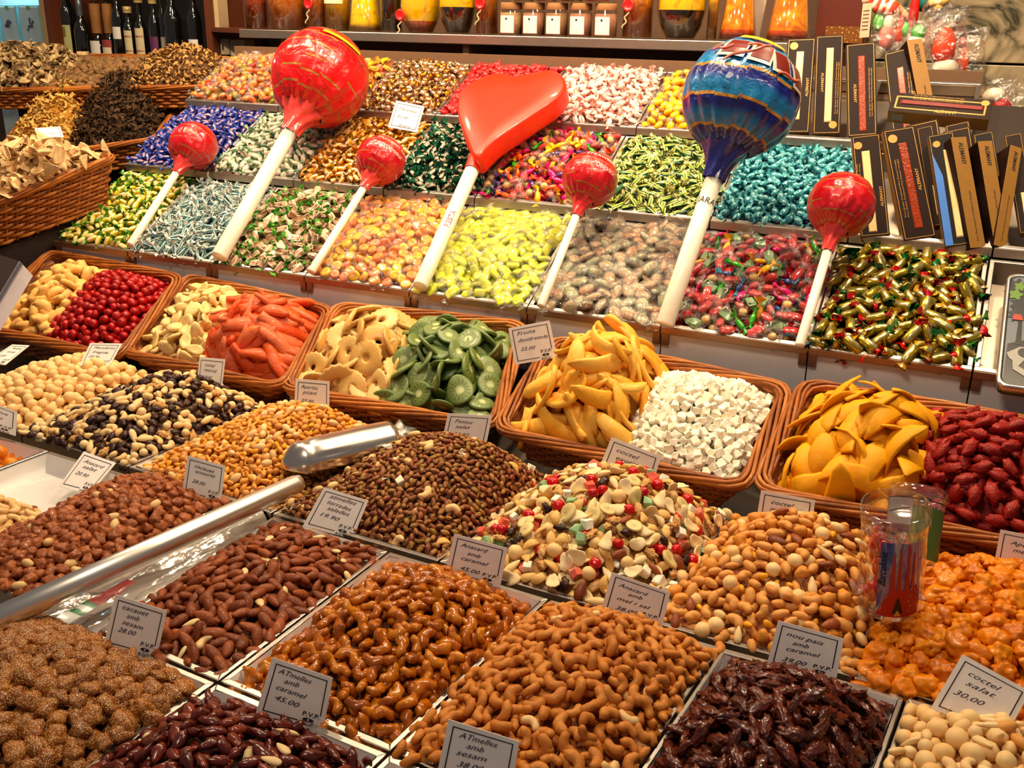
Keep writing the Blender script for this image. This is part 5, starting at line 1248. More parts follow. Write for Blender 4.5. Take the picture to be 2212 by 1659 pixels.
m = MB(); m.add([fn(.04, .01, .0006), fn(.34, .01, .0006), fn(.34, .62, .0006), fn(.06, .84, .0006)], [(0, 1, 2, 3)]); m.build('blue_print', BOXB, t)
nougat_box('nougat box with its golden side forward, right of the blue striped one', [(2054, 300), (2087, 292), (2130, 537), (2096, 533)], 1, 60, -30, .055, 'gold')
nougat_box('nougat box with its golden side forward, behind the slanting one', [(2112, 309), (2143, 300), (2178, 520), (2148, 526)], 1, 60, -28, .055, 'gold')
nougat_box('nougat box slanting to the right at the edge, golden side forward', [(2181, 324), (2210, 309), (2174, 529), (2145, 537)], 1, 60, -34, .055, 'gold')
BK = 'cartons behind the lower row of nougat boxes'
for (a, b_, lab) in (((1956, 266), (2027, 262), 'brown carton edge behind the second lower nougat box'), ((1980, 276), (2014, 272), 'narrow brown carton tucked between two lower nougat boxes'), ((2040, 264), (2095, 268), 'grey lidded carton at the back under the lying box'), ((2036, 278), (2096, 279), 'blue edged carton behind the blue striped box'), ((2101, 283), (2146, 291), 'black carton behind the golden boxes'), ((2170, 296), (2206, 284), 'tan carton at the far right behind the slanting box')):
    dx, dy = 34, 212
    nougat_box(lab, [a, b_, (b_[0] + dx, b_[1] + dy), (a[0] + dx, a[1] + dy)], 1, 60, 4, .022, 'black' if 'b' == lab[0] and 'black' in lab else 'dark', 'cream', (.4, .6), (.1, .4), None, None)
# ------------------------------------------------------------------ picture tin in the last front tray
tn_o = T(0, 1.15, .14, .018); tq = [hit(p, tn_o, NT) for p in ((2145, 590), (2300, 605), (2300, 862), (2150, 836))]
t = thing('picture_tin', 'flat tin with a printed picture of dark trees over a white swirl', 'tin', sum(tq) / 4)
X, Y = nrm(tq[1] - tq[0]), nrm(tq[0] - tq[3]); Y = nrm(Y - X * (Y @ X)); Wd, Hd = .185, float(np.linalg.norm(tq[0] - tq[3])); fn = lambda x, y, z=0: tq[3] + X * x * Wd + Y * y * Hd + NT * z
m = MB()
def rrect(i, z, r=.016):
    P = []
    for cx, cy, a0 in ((Wd - i - r, Hd - i - r, 0), (i + r, Hd - i - r, 90), (i + r, i + r, 180), (Wd - i - r, i + r, 270)):
        for k in range(6):
            a = math.radians(a0 + 90 * k / 5); P.append(tq[3] + X * (cx + r * math.cos(a)) + Y * (cy + r * math.sin(a)) + NT * z)
    return P
rings = [rrect(0, -.014), rrect(0, .002), rrect(.002, .005), rrect(.006, .005), rrect(.008, .002)]; N = 24
for rg in rings: m.V += [tuple(p) for p in rg]
m.F = [(j * N + i, j * N + (i + 1) % N, (j + 1) * N + (i + 1) % N, (j + 1) * N + i) for j in range(4) for i in range(N)]; m.M = [0] * len(m.F)
m.build('tin_rim', STEEL, t, True)
m = MB(); m.add(rrect(.0075, .0022), [tuple(range(N))]); m.build('lid_picture', plain('lid_sky', S(88, 98, 108), .4), t)
def blob(col, name, pts, z):
    m = MB(); P = [fn(x, y, z) for x, y in pts]; m.add(P, [tuple(range(len(P)))]); m.build(name, col, t)
rn = random.Random(5); TRE = plain('print_dark', S(48, 52, 56), .3); TGR = plain('print_green', S(96, 128, 58), .3); PRD = plain('print_red', S(168, 60, 40), .3); PBK = plain('print_black', S(22, 22, 26), .3); PWH = plain('print_white', S(140, 138, 132), .4)
def cloud(cx, cy, r, k=9):
    r = r * 1.5
    return [(cx + r * (1 + .22 * math.sin(k * a + cx * 9)) * math.cos(a), cy + r * .8 * (1 + .22 * math.sin(k * a + cx * 9)) * math.sin(a)) for a in np.linspace(0, 2 * PI, 48, endpoint=False)]
for cx, cy, r in ((.10, .86, .07), (.15, .72, .06), (.12, .62, .05), (.44, .88, .12), (.38, .72, .10), (.62, .80, .12), (.80, .88, .12), (.85, .70, .1)): blob(TRE, 'printed_tree', cloud(cx, cy, r), .0028 + cx * .0004)
for cx, cy, r in ((.09, .80, .035), (.12, .88, .03), (.36, .80, .05), (.40, .74, .03), (.6, .84, .05)): blob(TGR, 'printed_leaf', cloud(cx, cy, r, 5), .0036 + cx * .0003)
blob(PBK, 'printed_ground', [(.05, .03), (.95, .03), (.95, .46), (.6, .40), (.3, .44), (.06, .36)], .0026)
for x in (.12, .22, .34, .48, .62, .76): blob(PBK, 'printed_trunk', [(x, .36), (x + .05, .36), (x + .04, .62), (x + .015, .62)], .0030)
for x, y in ((.08, .57), (.18, .52), (.34, .5), (.5, .53)): blob(PRD, 'printed_roof', [(x, y), (x + .09, y), (x + .07, y + .05), (x + .01, y + .05)], .0040)
sw = [(.06, .28), (.16, .34), (.30, .35), (.34, .26), (.28, .21), (.20, .23), (.16, .18), (.26, .13), (.44, .11), (.44, .085), (.24, .09), (.12, .15), (.11, .22), (.08, .24)]
blob(PWH, 'printed_swirl', sw, .0036); blob(PBK, 'printed_eye', cloud(.22, .29, .04, 2), .0042)

# ------------------------------------------------------------------ steel scoop lying over the gap between the trays
h0 = zhit((-60, 1362), .985); h1 = zhit((648, 1042), .990); s1 = zhit((845, 958), .985)
sc = thing('steel_scoop', 'steel grain scoop with a very long tube handle across the nut trays', 'scoop', h1)
m = MB(); m.tube([h0, h0 * .5 + h1 * .5, h1 - nrm(h1 - h0) * .01, h1], [.0150, .0148, .0145, .0120], 24); m.build('handle', plain('scoop_aluminium', (0.80, 0.76, 0.70, 1), 0.36, 1.0, 0.05, 40), sc, True)
a0 = zhit((606, 1018), .984); ax = nrm(s1 - a0); Ls = np.linalg.norm(s1 - a0); sd = nrm(np.cross(Z, ax)); m = MB(); NS, NA = 26, 28; V = []
for j in range(NS + 1):
    f = j / NS; r = .037 * min(1, (math.sin(min(1, f / .22) * PI / 2)) ** .8 + .02); r *= 1 - .06 * math.exp(-((f - .24) / .03) ** 2); r *= 1 - .25 * max(0, f - .75)
    lip = 1 - .9 * max(0, f - .70) ** 1.5
    for i in range(NA + 1):
        g = (-1.75 + 3.5 * i / NA) * lip; rip = 1 + .05 * math.sin(i * 1.9) * math.exp(-((f - .38) / .14) ** 2) * (1 if i > NA * .62 else 0)
        V.append(a0 + ax * Ls * f + sd * (-r * math.sin(g)) * rip + Z * (r * math.cos(g) * .95) + Z * .006)
m.add(V, [(j * (NA + 1) + i, j * (NA + 1) + i + 1, (j + 1) * (NA + 1) + i + 1, (j + 1) * (NA + 1) + i) for j in range(NS) for i in range(NA)])
o = m.build('bowl', plain('polished_steel', (0.74, 0.68, 0.60, 1), 0.24, 1.0), sc, True); md = o.modifiers.new('thick', 'SOLIDIFY'); md.thickness = .0016
# crumpled film and a printed wrapper filling the gap under the handle
g = [cC[3], cC[4], cB[4], cB[3]]; t = thing('plastic_bag', 'crumpled clear plastic bag flattened under the scoop handle', 'bag', sum(g) / 4)
m = MB(); NX, NY = 14, 40; V = []
for j in range(NY + 1):
    for i in range(NX + 1):
        u, v = i / NX, j / NY; v2 = v * 1.15 - .15; p = (g[0] * (1 - u) + g[1] * u) * (1 - v2) + (g[3] * (1 - u) + g[2] * u) * v2
        V.append(p + Z * (-.012 + .030 * math.sin(u * PI) * .5 + .012 * noise.noise(Vector((u * 5, v * 3, 2))) + .005 * noise.noise(Vector((u * 11, v * 22, 5)))))
m.add(V, [(j * (NX + 1) + i, j * (NX + 1) + i + 1, (j + 1) * (NX + 1) + i + 1, (j + 1) * (NX + 1) + i) for j in range(NY) for i in range(NX)])
BAGM = plain('bag_plastic', S(206, 196, 186), .16, 0.25, .8, 40, .8); m.build('film_sheet', BAGM, t, True)
m = MB(); pa, pb = zhit((135, 1340), .975), zhit((285, 1255), .975); s_ = nrm(np.cross(Z, pb - pa)) * .012
V = []
for j in range(13):
    f = j / 12
    for w in (-1, -.3, .4, 1): V.append(pa * (1 - f) + pb * f + s_ * w * (1 - .25 * f) + Z * (.004 * noise.noise(Vector((f * 6, w * 2, 3)))))
m.add(V, [(j * 4 + i, j * 4 + i + 1, (j + 1) * 4 + i + 1, (j + 1) * 4 + i) for j in range(12) for i in range(3)], [0 if 1 < j < 3 or j == 4 else (2 if j < 5 else 1) for j in range(12) for i in range(3)])
m.build('printed_corner', [plain('print_green_bag', S(40, 110, 70), .25), plain('print_red_bag', S(140, 54, 50), .25, 0, .4, 60), plain('print_pale_bag', S(196, 200, 196), .2)], t, True)
# crumpled film beside the pistachios
ctr = zhit((850, 940), .975); m = MB(); N = 14; V = [ctr + sd * (i / N - .5) * .10 + ax * (j / N - .5) * .09 + Z * (.014 + .018 * noise.noise(Vector((i * .5, j * .5, 1))) - .02 * ((i / N - .5) ** 2 + (j / N - .5) ** 2) * 4) for j in range(N + 1) for i in range(N + 1)]
m.add(V, [(j * (N + 1) + i, j * (N + 1) + i + 1, (j + 1) * (N + 1) + i + 1, (j + 1) * (N + 1) + i) for j in range(N) for i in range(N)])
tag(m.build('plastic_film', FILMW, None, True), 'crumpled clear film between the scoop and the kiwi basket', 'film')

# ------------------------------------------------------------------ clear tubes of sweets, steel box at the left edge
CLEAR = film('clear_tube', (.96, .96, .96, 1), .13, .08, 20, .05)
def tube_can(label, bpx, tpx, rpx, z, lean, prints):
    b = zhit(bpx, z); dep = (b - CAM) @ FWD; r = rpx / F * dep; Lg = .158
    n = CAM - b; n[2] = 0; n = nrm(n); pl = hit(tpx, b + n * lean, n); A = nrm(pl - b); Lg = np.linalg.norm(pl - b)
    t = thing('sweet_tube', label, 'tube', b); e1 = nrm(n - A * (n @ A)); e2 = np.cross(A, e1); e2 = e2 if e2 @ RGT > 0 else -e2
    m = MB(); m.lathe(b, A, [(.001, .001), (r * .98, .001), (r, .004), (r, Lg * .9)], 40); m.build('tube_wall', CLEAR, t, True)
    m = MB(); m.lathe(b, A, [(r * 1.02, Lg * .84), (r * 1.05, Lg * .845), (r * 1.05, Lg), (r * .98, Lg * 1.003), (.001, Lg * 1.003)], 40); m.build('lid', CLEAR, t, True)
    on = lambda x, y, k=.985: b + A * y * Lg + (e1 * math.cos(x) + e2 * math.sin(x)) * r * k
    for nm, col, poly, k in prints:
        m = MB()
        xs = [p[0] for p in poly]
        if len(poly) == 4:
            n_ = 12; V = []
            for i in range(n_ + 1):
                f = i / n_; a = np.array(poly[0]) * (1 - f) + np.array(poly[1]) * f; c_ = np.array(poly[3]) * (1 - f) + np.array(poly[2]) * f
                V += [on(*a, k), on(*((a + c_) / 2), k), on(*c_, k)]
            m.add(V, [(i * 3 + q, (i + 1) * 3 + q, (i + 1) * 3 + q + 1, i * 3 + q + 1) for i in range(n_) for q in range(2)])
        else: m.add([on(x, y, k) for x, y in poly], [tuple(range(len(poly)))])
        m.build(nm, col, t, True)
    return t, b, A, r, Lg, on
PB_ = plain('tube_blue', S(66, 96, 178), .4); PR_ = plain('tube_red', S(178, 30, 24), .4); PG_ = plain('tube_green', S(70, 104, 34), .5); PY_ = plain('tube_yellow', S(206, 166, 60), .4)
tow = []
for x, y0, y1, w in ((.12, .30, .70, .16), (.30, .32, .76, .14), (.56, .32, .78, .17), (.74, .30, .70, .13)): tow.append(('printed_tower', PR_, [(x - w / 2, y0), (x + w / 2, y0), (x + .025, y1), (x - .025, y1)], 1.008))
tow += [('printed_base', PR_, [(-.36, .06), (1.02, .06), (.95, .36), (.02, .32)], 1.006), ('printed_arch', PBK, [(.14, .10), (.48, .10), (.34, .26), (.28, .26)], 1.012), ('printed_roof', PY_, [(.2, .075), (.42, .075), (.33, .13), (.29, .13)], 1.014)]
for i, (x, y) in enumerate(((.70, .34), (.66, .28), (.63, .22), (.70, .17), (.66, .12))): tow.append(('printed_dot', PWH, [(x + .035 * math.cos(a), y + .012 * math.sin(a)) for a in np.linspace(0, 2 * PI, 10, endpoint=False)], 1.014))
t, b, A, r, Lg, on = tube_can('clear tube of red sweets with a blue picture label of red towers', (1920, 1303), (1936, 1092), 66, .985, .02, [('blue_label', PB_, [(-.36, .06), (1.1, .06), (1.1, .80), (-.30, .80)], .99)] + tow)
m = MB(); put_text(m, 'Barcelona', lambda x, y: on(-.10 - y / r, .36 + x / Lg, 1.02), 0, 0, .0095, .3, 0, 0, 0, .048); m.build('lettering', PBK, t)
rn = random.Random(3)
for i in range(13):
    y = .08 + .055 * i; a = rn.uniform(-1.6, -.2) if i % 2 else rn.uniform(-3, 3); p = b + A * y * Lg + (on(a, y, .5) - (b + A * y * Lg)) * 1.1
    d = KIND['red_clear_candy' if i % 4 else 'rose_clear_candy']; j = i % 3
    put('red_clear_candy' if i % 4 else 'rose_clear_candy', d['me'][j], orient(nrm([rn.gauss(0, 1), rn.gauss(0, 1), .4]), rn.uniform(0, 6), .3, rn), p, 1.0, 'glassy red sweet inside the clear tube', 'candy', 'red sweets inside the tube', d['parts'][j][:2])
tube_can('clear tube with a green label leaning on the mango basket', (1962, 1215), (1985, 1055), 58, .985, -.055, [('green_label', PG_, [(-.1, .05), (1.4, .05), (1.4, .72), (-.1, .72)], 1.004), ('white_label', PWH, [(-1.2, .45), (-.1, .45), (-.1, .80), (-1.2, .80)], 1.004), ('black_line', PBK, [(-1.2, .80), (1.3, .80), (1.3, .815), (-1.2, .815)], 1.006), ('black_line', PBK, [(-1.1, .6), (-.2, .66), (-.2, .68), (-1.1, .62)], 1.008)])
ob = hit((40, 640), KQ['K1'][0] + NK * .09, NK); n = nrm(-D * .75 + R * .35 + Z * .45)
q = [hit(p, ob, n) for p in ((-40, 707), (44, 565), (72, 596), (-12, 738))]
t = thing('steel_box', 'silver edged box jutting in at the left edge beside the dried apples', 'box', q[0]); m = MB(); back = -nrm(R * .9 + D * .2 - Z * .15) * .14 + Z * .01
m.hexa([q[3], q[2], q[2] + back, q[3] + back], [q[0], q[1], q[1] + back, q[0] + back]); m.build('box_body', plain('box_grey', S(226, 214, 216), .4), t, bevel=.001)
m = MB(); V = [q[0] * (1 - f) + q[3] * f for f in (0, .22)] + [q[1] * (1 - f) + q[2] * f for f in (.22, 0)]; m.hexa([p + n * .0004 for p in V], [p + n * .003 for p in V]); m.build('silver_edge', STEEL, t, bevel=.0008)
m = MB(); V = [q[0] + back * .02, q[1] + back * .02, q[1] + back * .98, q[0] + back * .98]; nn = nrm(np.cross(V[1] - V[0], V[2] - V[1])); nn = nn if nn[2] > 0 else -nn
m.hexa([p + nn * .0004 for p in V], [p + nn * .002 for p in V]); m.build('dark_top', plain('box_dark', S(70, 56, 54), .3), t)

# ------------------------------------------------------------------ price cards
def card(label, quad, anc, lines, lean=22, pvp=True, yaw=0, cat='price card'):
    """quad: TL, TR, BR, BL in the photo; anc: a point of the card"""
    hd = CAM - anc; hd[2] = 0; hd = nrm(hd); a = math.radians(yaw); hd = np.array([hd[0] * math.cos(a) - hd[1] * math.sin(a), hd[0] * math.sin(a) + hd[1] * math.cos(a), 0])
    n = hd * math.cos(math.radians(lean)) + Z * math.sin(math.radians(lean)); q = [hit(p, anc, n) for p in quad]
    fn = lambda x, y, z=0.0: (q[3] * (1 - x) + q[2] * x) * (1 - y) + (q[0] * (1 - x) + q[1] * x) * y + n * z
    t = thing('price_card', label, cat, (q[2] + q[3]) / 2)
    m = MB(); m.hexa([fn(0, 0, -.0011), fn(1, 0, -.0011), fn(1, 1, -.0011), fn(0, 1, -.0011)], [fn(0, 0), fn(1, 0), fn(1, 1), fn(0, 1)]); cs = m.build('card_sheet', CARD, t)
    m = MB(); e, w = .075, .016
    for (x0, x1, y0, y1) in ((e, 1 - e, 1 - e - w, 1 - e), (e, e + w, e, 1 - e), (1 - e - w, 1 - e, .26 if pvp else e, 1 - e), (e, .60 if pvp else 1 - e, e, e + w)):
        m.add([fn(x0, y0, .0004), fn(x1, y0, .0004), fn(x1, y1, .0004), fn(x0, y1, .0004)], [(0, 1, 2, 3)])
    m.build('black_border', BLACK, cs)
    m = MB(); rn = random.Random(label)
    for (s, x, y, w) in lines: put_text(m, s, lambda a, b: fn(a, b, .0005), x, y, .095, .38, .0, rn.uniform(-.07, .02), 0, w)
    if lines: m.build('handwriting', INK, cs)
    if pvp:
        m = MB(); put_text(m, 'P.V.P.', lambda a, b: fn(a, b, .0005), .64, .195, .08, .12, .012, 0, 0, .26); put_text(m, 'KILO', lambda a, b: fn(a, b, .0005), .63, .006, .062, .12, .012, 0, 0, .22)
        V = [fn(.75, .13, .0005)] + [fn(.75 + .085 * math.cos(g_), .13 + .034 * math.sin(g_), .0005) for g_ in np.linspace(0, 2 * PI, 24, endpoint=False)]; m.add(V, [(0, 1 + i, 1 + (i + 1) % 24) for i in range(24)]); m.build('price_print', BLACK, cs)
        m = MB(); put_text(m, '\u20ac', lambda a, b: fn(a, b, .0009), .727, .107, .046, 0, .01, 0, 0, .042); m.build('euro_sign', CARD, cs)
    return t
zc = lambda p, z=.968: zhit(p, z)
card('small price card reading caramels among the orange sweets', [(856, 217), (917, 230), (901, 286), (838, 274)], T(1, -.25, .24, .03), [('Caramels', .16, .72, .62), ('21.00', .18, .42, .38), ('Grans', .3, .1, .4)], 35, False)
card('price card at the left edge over the macadamias', [(26, 744), (64, 746), (12, 788), (-38, 786)], zc((10, 780), .99), [('Macadamia', .3, .78, .5), ('torrada', .3, .6, .4), ('20.90', .2, .38, .3)], 60, True)
card('price card propped behind the macadamia heap', [(195, 741), (264, 742), (236, 793), (171, 790)], zc((205, 792), .99), [('Macadamia', .18, .76, .66), ('fregida', .2, .58, .5), ('20.90', .16, .38, .34)], 40)
card('narrow price card standing in the raisin mix', [(431, 771), (487, 776), (478, 852), (423, 846)], zc((452, 850), .975), [('coctel', .22, .76, .4), ('natural', .22, .62, .5), ('18.00', .2, .40, .34)], 15)
card('price card standing behind the small snack mix', [(639, 818), (712, 824), (711, 910), (634, 902)], zc((675, 905), .965), [('Aperitiu', .16, .78, .5), ('picant', .22, .64, .42), ('25.00', .18, .42, .36)], 12)
pk = hit((1160, 785), KQ['K4'][0] + NK * .03, NK)
card('price card reading fruita, stuck between kiwi and melon', [(1098, 709), (1187, 692), (1204, 772), (1113, 788)], pk, [('Fruita', .16, .76, .44), ('desidratada', .16, .58, .70), ('25.00', .18, .34, .36)], 15)
card('price card standing behind the pistachio heap', [(968, 893), (1063, 898), (1047, 978), (951, 966)], zc((1000, 972), .965), [('Festuc', .18, .76, .42), ('salat', .22, .60, .34), ('35.00', .2, .38, .36)], 15)
card('price card reading coctel exotic below the melon basket', [(1321, 944), (1428, 986), (1402, 1074), (1284, 1036)], zc((1345, 1058), .965), [('coctel', .16, .74, .44), ('exotic', .20, .58, .42), ('22.00', .16, .36, .38)], 18)
card('price card in front of the mango basket', [(1644, 1059), (1761, 1081), (1750, 1168), (1629, 1152)], zc((1690, 1160), .965), [('coctel', .2, .74, .42), ('maravella', .2, .58, .62), ('25.00', .18, .34, .36)], 15)
card('price card lying slanted on the empty white paper', [(181, 975), (251, 1000), (194, 1067), (127, 1050)], zc((160, 1058), .945), [('Anacard', .18, .74, .62), ('salat', .24, .60, .44), ('20.90', .18, .40, .40)], 55)
card('price card behind the reddish candied peanuts', [(405, 984), (487, 1007), (477, 1088), (393, 1066)], zc((432, 1076), .965), [('cacauet', .2, .76, .52), ('ensucrat', .24, .62, .52), ('28.00', .2, .36, .34)], 15)
card('price card leaning in front of the pistachios', [(700, 1052), (796, 1081), (762, 1165), (654, 1136)], zc((705, 1150), .955), [('atmelles', .2, .80, .58), ('torrades', .2, .66, .52), ('salades', .26, .52, .48), ('19.90', .16, .34, .40)], 30)
card('price card behind the glossy caramel cashews', [(981, 1153), (1097, 1184), (1080, 1270), (961, 1242)], zc((1020, 1256), .962), [('Anacard', .16, .76, .50), ('amb', .30, .60, .24), ('caramel', .20, .45, .50), ('45.00', .22, .22, .36)], 18)
card('price card behind the matt tan cashews', [(1322, 1236), (1448, 1280), (1430, 1356), (1298, 1318)], zc((1365, 1338), .962), [('Anacard', .16, .72, .50), ('amb', .34, .56, .24), ('mel i sal', .18, .38, .56), ('38.00', .2, .14, .36)], 20)
card('price card behind the dark pecans', [(1681, 1340), (1823, 1380), (1806, 1470), (1655, 1440)], zc((1730, 1455), .962), [('nou pais', .16, .74, .56), ('amb', .28, .58, .24), ('caramel', .20, .43, .50), ('39.00', .18, .20, .36)], 22)
card('price card over the pale salted mix at bottom right', [(2079, 1413), (2226, 1494), (2172, 1592), (2010, 1530)], zc((2095, 1560), .962), [('coctel', .18, .74, .46), ('salat', .22, .58, .42), ('30.00', .14, .36, .42)], 35)
card('price card between the sesame peanuts and toasted almonds', [(249, 1284), (361, 1320), (338, 1425), (224, 1394)], zc((280, 1408), .958), [('cacauet', .16, .78, .50), ('amb', .28, .64, .24), ('sesam', .22, .50, .40), ('28.00', .18, .34, .34)], 15)
card('price card behind the wine dark caramel almonds', [(589, 1420), (719, 1465), (698, 1580), (553, 1540)], zc((625, 1558), .958), [('ATmelles', .14, .78, .54), ('amb', .26, .64, .24), ('caramel', .16, .50, .48), ('45.00', .18, .32, .38)], 18)
card('price card cut off by the bottom edge, over the cashews', [(969, 1554), (1122, 1602), (1102, 1715), (940, 1690)], zc((1020, 1700), .965), [('ATmelles', .18, .78, .54), ('amb', .30, .64, .24), ('sesam', .18, .50, .42), ('38.00', .22, .32, .36)], 18)
card('price card at the right edge behind the orange crackers', [(2161, 1144), (2290, 1170), (2275, 1262), (2144, 1236)], zc((2200, 1248), .965), [('Aperitiu', .2, .72, .56), ('mexica', .26, .56, .44), ('22.00', .2, .34, .38)], 15)
card('pinkish card at the left edge above the orange berries', [(-66, 852), (38, 890), (34, 942), (-66, 912)], zc((0, 938), .965), [('Nabius', .3, .7, .5), ('secs', .4, .5, .3)], 20)
# ------------------------------------------------------------------ shelf of bottles behind the sweets
VP = lambda p, d: hit(p, P0 + D * d, D)
SD = 0.80; ZS = 1.614
e0, e1 = VP((516, 70), SD), VP((1762, 100), SD); e0[2] = e1[2] = ZS
sh = thing('bottle_shelf', 'long steel edged shelf of liqueur bottles behind the sweets', 'shelf', np.array([e0[0], e0[1], 0]) + D * .2)
m = MB(); m.hexa([e0 - Z * .020 + D * .006, e1 - Z * .020 + D * .006, e1 + D * .42 - Z * .02, e0 + D * .42 - Z * .02], [e0 + D * .006, e1 + D * .006, e1 + D * .42, e0 + D * .42]); m.build('shelf_board', plain('shelf_dark', S(86, 66, 50), .3), sh)
m = MB(); m.hexa([e0 - Z * .024, e1 - Z * .024, e1 - Z * .024 + D * .008, e0 - Z * .024 + D * .008], [e0 + Z * .001, e1 + Z * .001, e1 + Z * .001 + D * .008, e0 + Z * .001 + D * .008]); m.build('steel_edge', STEELD, sh, bevel=.002)
m = MB(); a, b = e0 + D * .20, e1 + D * .20; m.hexa([a - Z * .5, b - Z * .5, b - Z * .5 + D * .02, a - Z * .5 + D * .02], [a - Z * .021, b - Z * .021, b - Z * .021 + D * .02, a - Z * .021 + D * .02]); m.build('cream_panel', CREAM, sh)
x0 = VP((1000, 100), SD + .02); x0[2] = ZS - .021; m = MB(); m.hexa([x0 - Z * .4, x0 - Z * .4 + R * .018, x0 - Z * .4 + R * .018 + D * .17, x0 - Z * .4 + D * .17], [x0, x0 + R * .018, x0 + R * .018 + D * .17, x0 + D * .17]); m.build('upright', CREAM, sh)
for rr in (0.05, .55, 1.0):
    p = e0 * (1 - rr) + e1 * rr + D * .36; m = MB(); m.hexa([np.array([*(p + a)[:2], 0]) for a in (R * 0, R * .03, R * .03 + D * .03, D * .03)], [np.array([*(p + a)[:2], ZS - .02]) for a in (R * 0, R * .03, R * .03 + D * .03, D * .03)]); m.build('post', WOODD, sh)
def liquor(name, c1, c2, c3=None):
    if name in MATS: return MATS[name]
    k = NT_(name); co = k.co(); nz = k.noise(co, 24, 4, 1.5)
    c = k.ramp(nz, [(0.3, c1), (0.55, c2), (0.75, c3 or c2)])
    k.link(c, k.b.inputs['Base Color']); k.b.inputs['Roughness'].default_value = .12; k.b.inputs['Coat Weight'].default_value = .4
    MATS[name] = k.m; return k.m
LQ = {'amber': liquor('amber_liquor', S(176, 80, 6), S(232, 132, 14), S(244, 184, 50)), 'yellow': liquor('yellow_liquor', S(206, 150, 2), S(244, 200, 10), S(226, 160, 4)), 'black': liquor('black_liquor', S(14, 8, 6), S(34, 18, 10)), 'orange': liquor('orange_liquor', S(150, 40, 6), S(206, 84, 14), S(160, 60, 10))}
GLS = film('bottle_glass', (.94, .93, .88, 1), .10, .04, 14, .15)
WAX = plain('red_wax', S(196, 26, 28), .3, 0, .3, 80, .5); CORD = plain('white_cord', S(206, 176, 136), .7); CORK = plain('cork', S(150, 104, 62), .8)
def bottle(label, x0, x1, liq, shape='round', d=.90, two=None, seal=None, zb=None, px0=70, h=.27, lab=None, name='bottle', grp=None, cat='bottle'):
    zb = ZS + .001 if zb is None else zb
    pa, pb = VP((x0, px0), d), VP((x1, px0), d); w = float((pb - pa) @ R); c = (pa + pb) / 2; c[2] = zb; r = w / 2
    t = thing(name, label, cat, c, grp)
    pr = {'round': [(.001, 0), (.92, 0), (1, .012), (1, .5), (.95, .58), (.45, .70), (.28, .76), (.26, .96), (.30, .965), (.30, 1)],
          'cone': [(.001, 0), (.96, 0), (1, .012), (.93, .1), (.62, .5), (.34, .72), (.26, .95), (.3, 1)],
          'bowl': [(.001, 0), (.52, 0), (.60, .012), (.86, .12), (1, .26), (.97, .40), (.7, .56), (.3, .68), (.26, .96), (.3, 1)],
          'square': [(.001, 0), (1.1, 0), (1.15, .01), (1.15, .58), (1.0, .64), (.36, .72), (.34, .95), (.38, 1)]}[shape]
    n = 4 if shape == 'square' else 28
    up = nrm(R + D) if shape == 'square' else None
    m = MB(); m.lathe(c, Z, [(a * r, b * h) for a, b in pr], n, 0, up); m.build('glass_body', GLS, t, shape != 'square')
    m = MB(); k = [(a * r * .93, b * h + (.010 if i < 2 else 0)) for i, (a, b) in enumerate(pr[:-2]) if b < .62] ; k.append((.001, k[-1][1])); m.lathe(c, Z, k, n, 0, up)
    if two:
        zc_ = [v[2] - zb for v in m.V]; m.M = [0 if np.mean([zc_[i] for i in f]) > two[1] * h else 1 for f in m.F]
        m.build('liquor', [LQ[liq], LQ[two[0]]], t, shape != 'square')
    else: m.build('liquor', LQ[liq], t, shape != 'square')
    m = MB(); m.lathe(c + Z * h, Z, [(.001, .02), (r * .24, .02), (r * .25, -.02), (.001, -.02)], 12); m.build('stopper', CORK, t, True)
    if seal:
        s = VP(seal, d) ; s = np.array([s[0], s[1], s[2]]) - D * (r * 1.0); m = MB(); m.lathe(s, -D, [(.001, .002), (.0095, .002), (.0115, .004), (.0150, .0035), (.0165, 0), (.001, -.004)], 20); ws = m.build('wax_seal', WAX, t, True)
        m = MB(); m.tube([s - Z * (.012 + .004 * i) + R * (.004 * math.sin(i * 1.1) - .001 * i) for i in range(12)], .0022, 6); m.build('cord', CORD, ws, True)
    if lab:
        y0, y1, col, nm = lab; m = MB(); V = []
        for i in range(9):
            a = -1.0 + 2.0 * i / 8
            for z in (y0, y1): V.append(c + (R * math.sin(a) - D * math.cos(a)) * r * 1.01 + Z * z)
        m.add(V, [(2 * i, 2 * i + 2, 2 * i + 3, 2 * i + 1) for i in range(8)]); m.build(nm, col, t, True)
    return t, c, r
LABC = plain('label_cream', S(226, 208, 178), .6); LABW = plain('label_white', S(228, 222, 216), .6)
bottle('straight amber decanter at the left end of the bottle shelf', 536, 584, 'amber', 'round', two=('orange', .30))
bottle('amber decanter with a lemon piece, second on the bottle shelf', 588, 662, 'amber', 'round', two=('orange', .12))
bottle('slim amber bottle with a red wax seal and cord, near the left', 668, 706, 'amber', 'round', seal=(680, 8))
bottle('yellow bottle with an oval pale label above the big red lollipop', 708, 754, 'yellow', 'round', lab=(.075, .16, LABC, 'oval_label'))
bottle('conical yellow decanter above the big red lollipop', 758, 822, 'yellow', 'cone')
bottle('slender black bottle between two yellow decanters', 826, 866, 'black', 'round')
bottle('bulbous yellow bottle with a red wax seal and looped cord', 870, 949, 'yellow', 'bowl', two=('orange', .09), seal=(888, 33))
bottle('round decanter with dark liquor below yellow, left of the jars', 952, 1026, 'yellow', 'bowl', two=('black', .215))
bottle('upright amber bottle with a red wax seal, next to the jars', 1030, 1074, 'amber', 'round', seal=(1048, 8))
bottle('upright amber bottle with a red seal right of the jars', 1344, 1408, 'amber', 'round', seal=(1368, 12))
bottle('wide decanter with dark liquor below yellow, right of the jars', 1418, 1522, 'yellow', 'bowl', two=('black', .20))
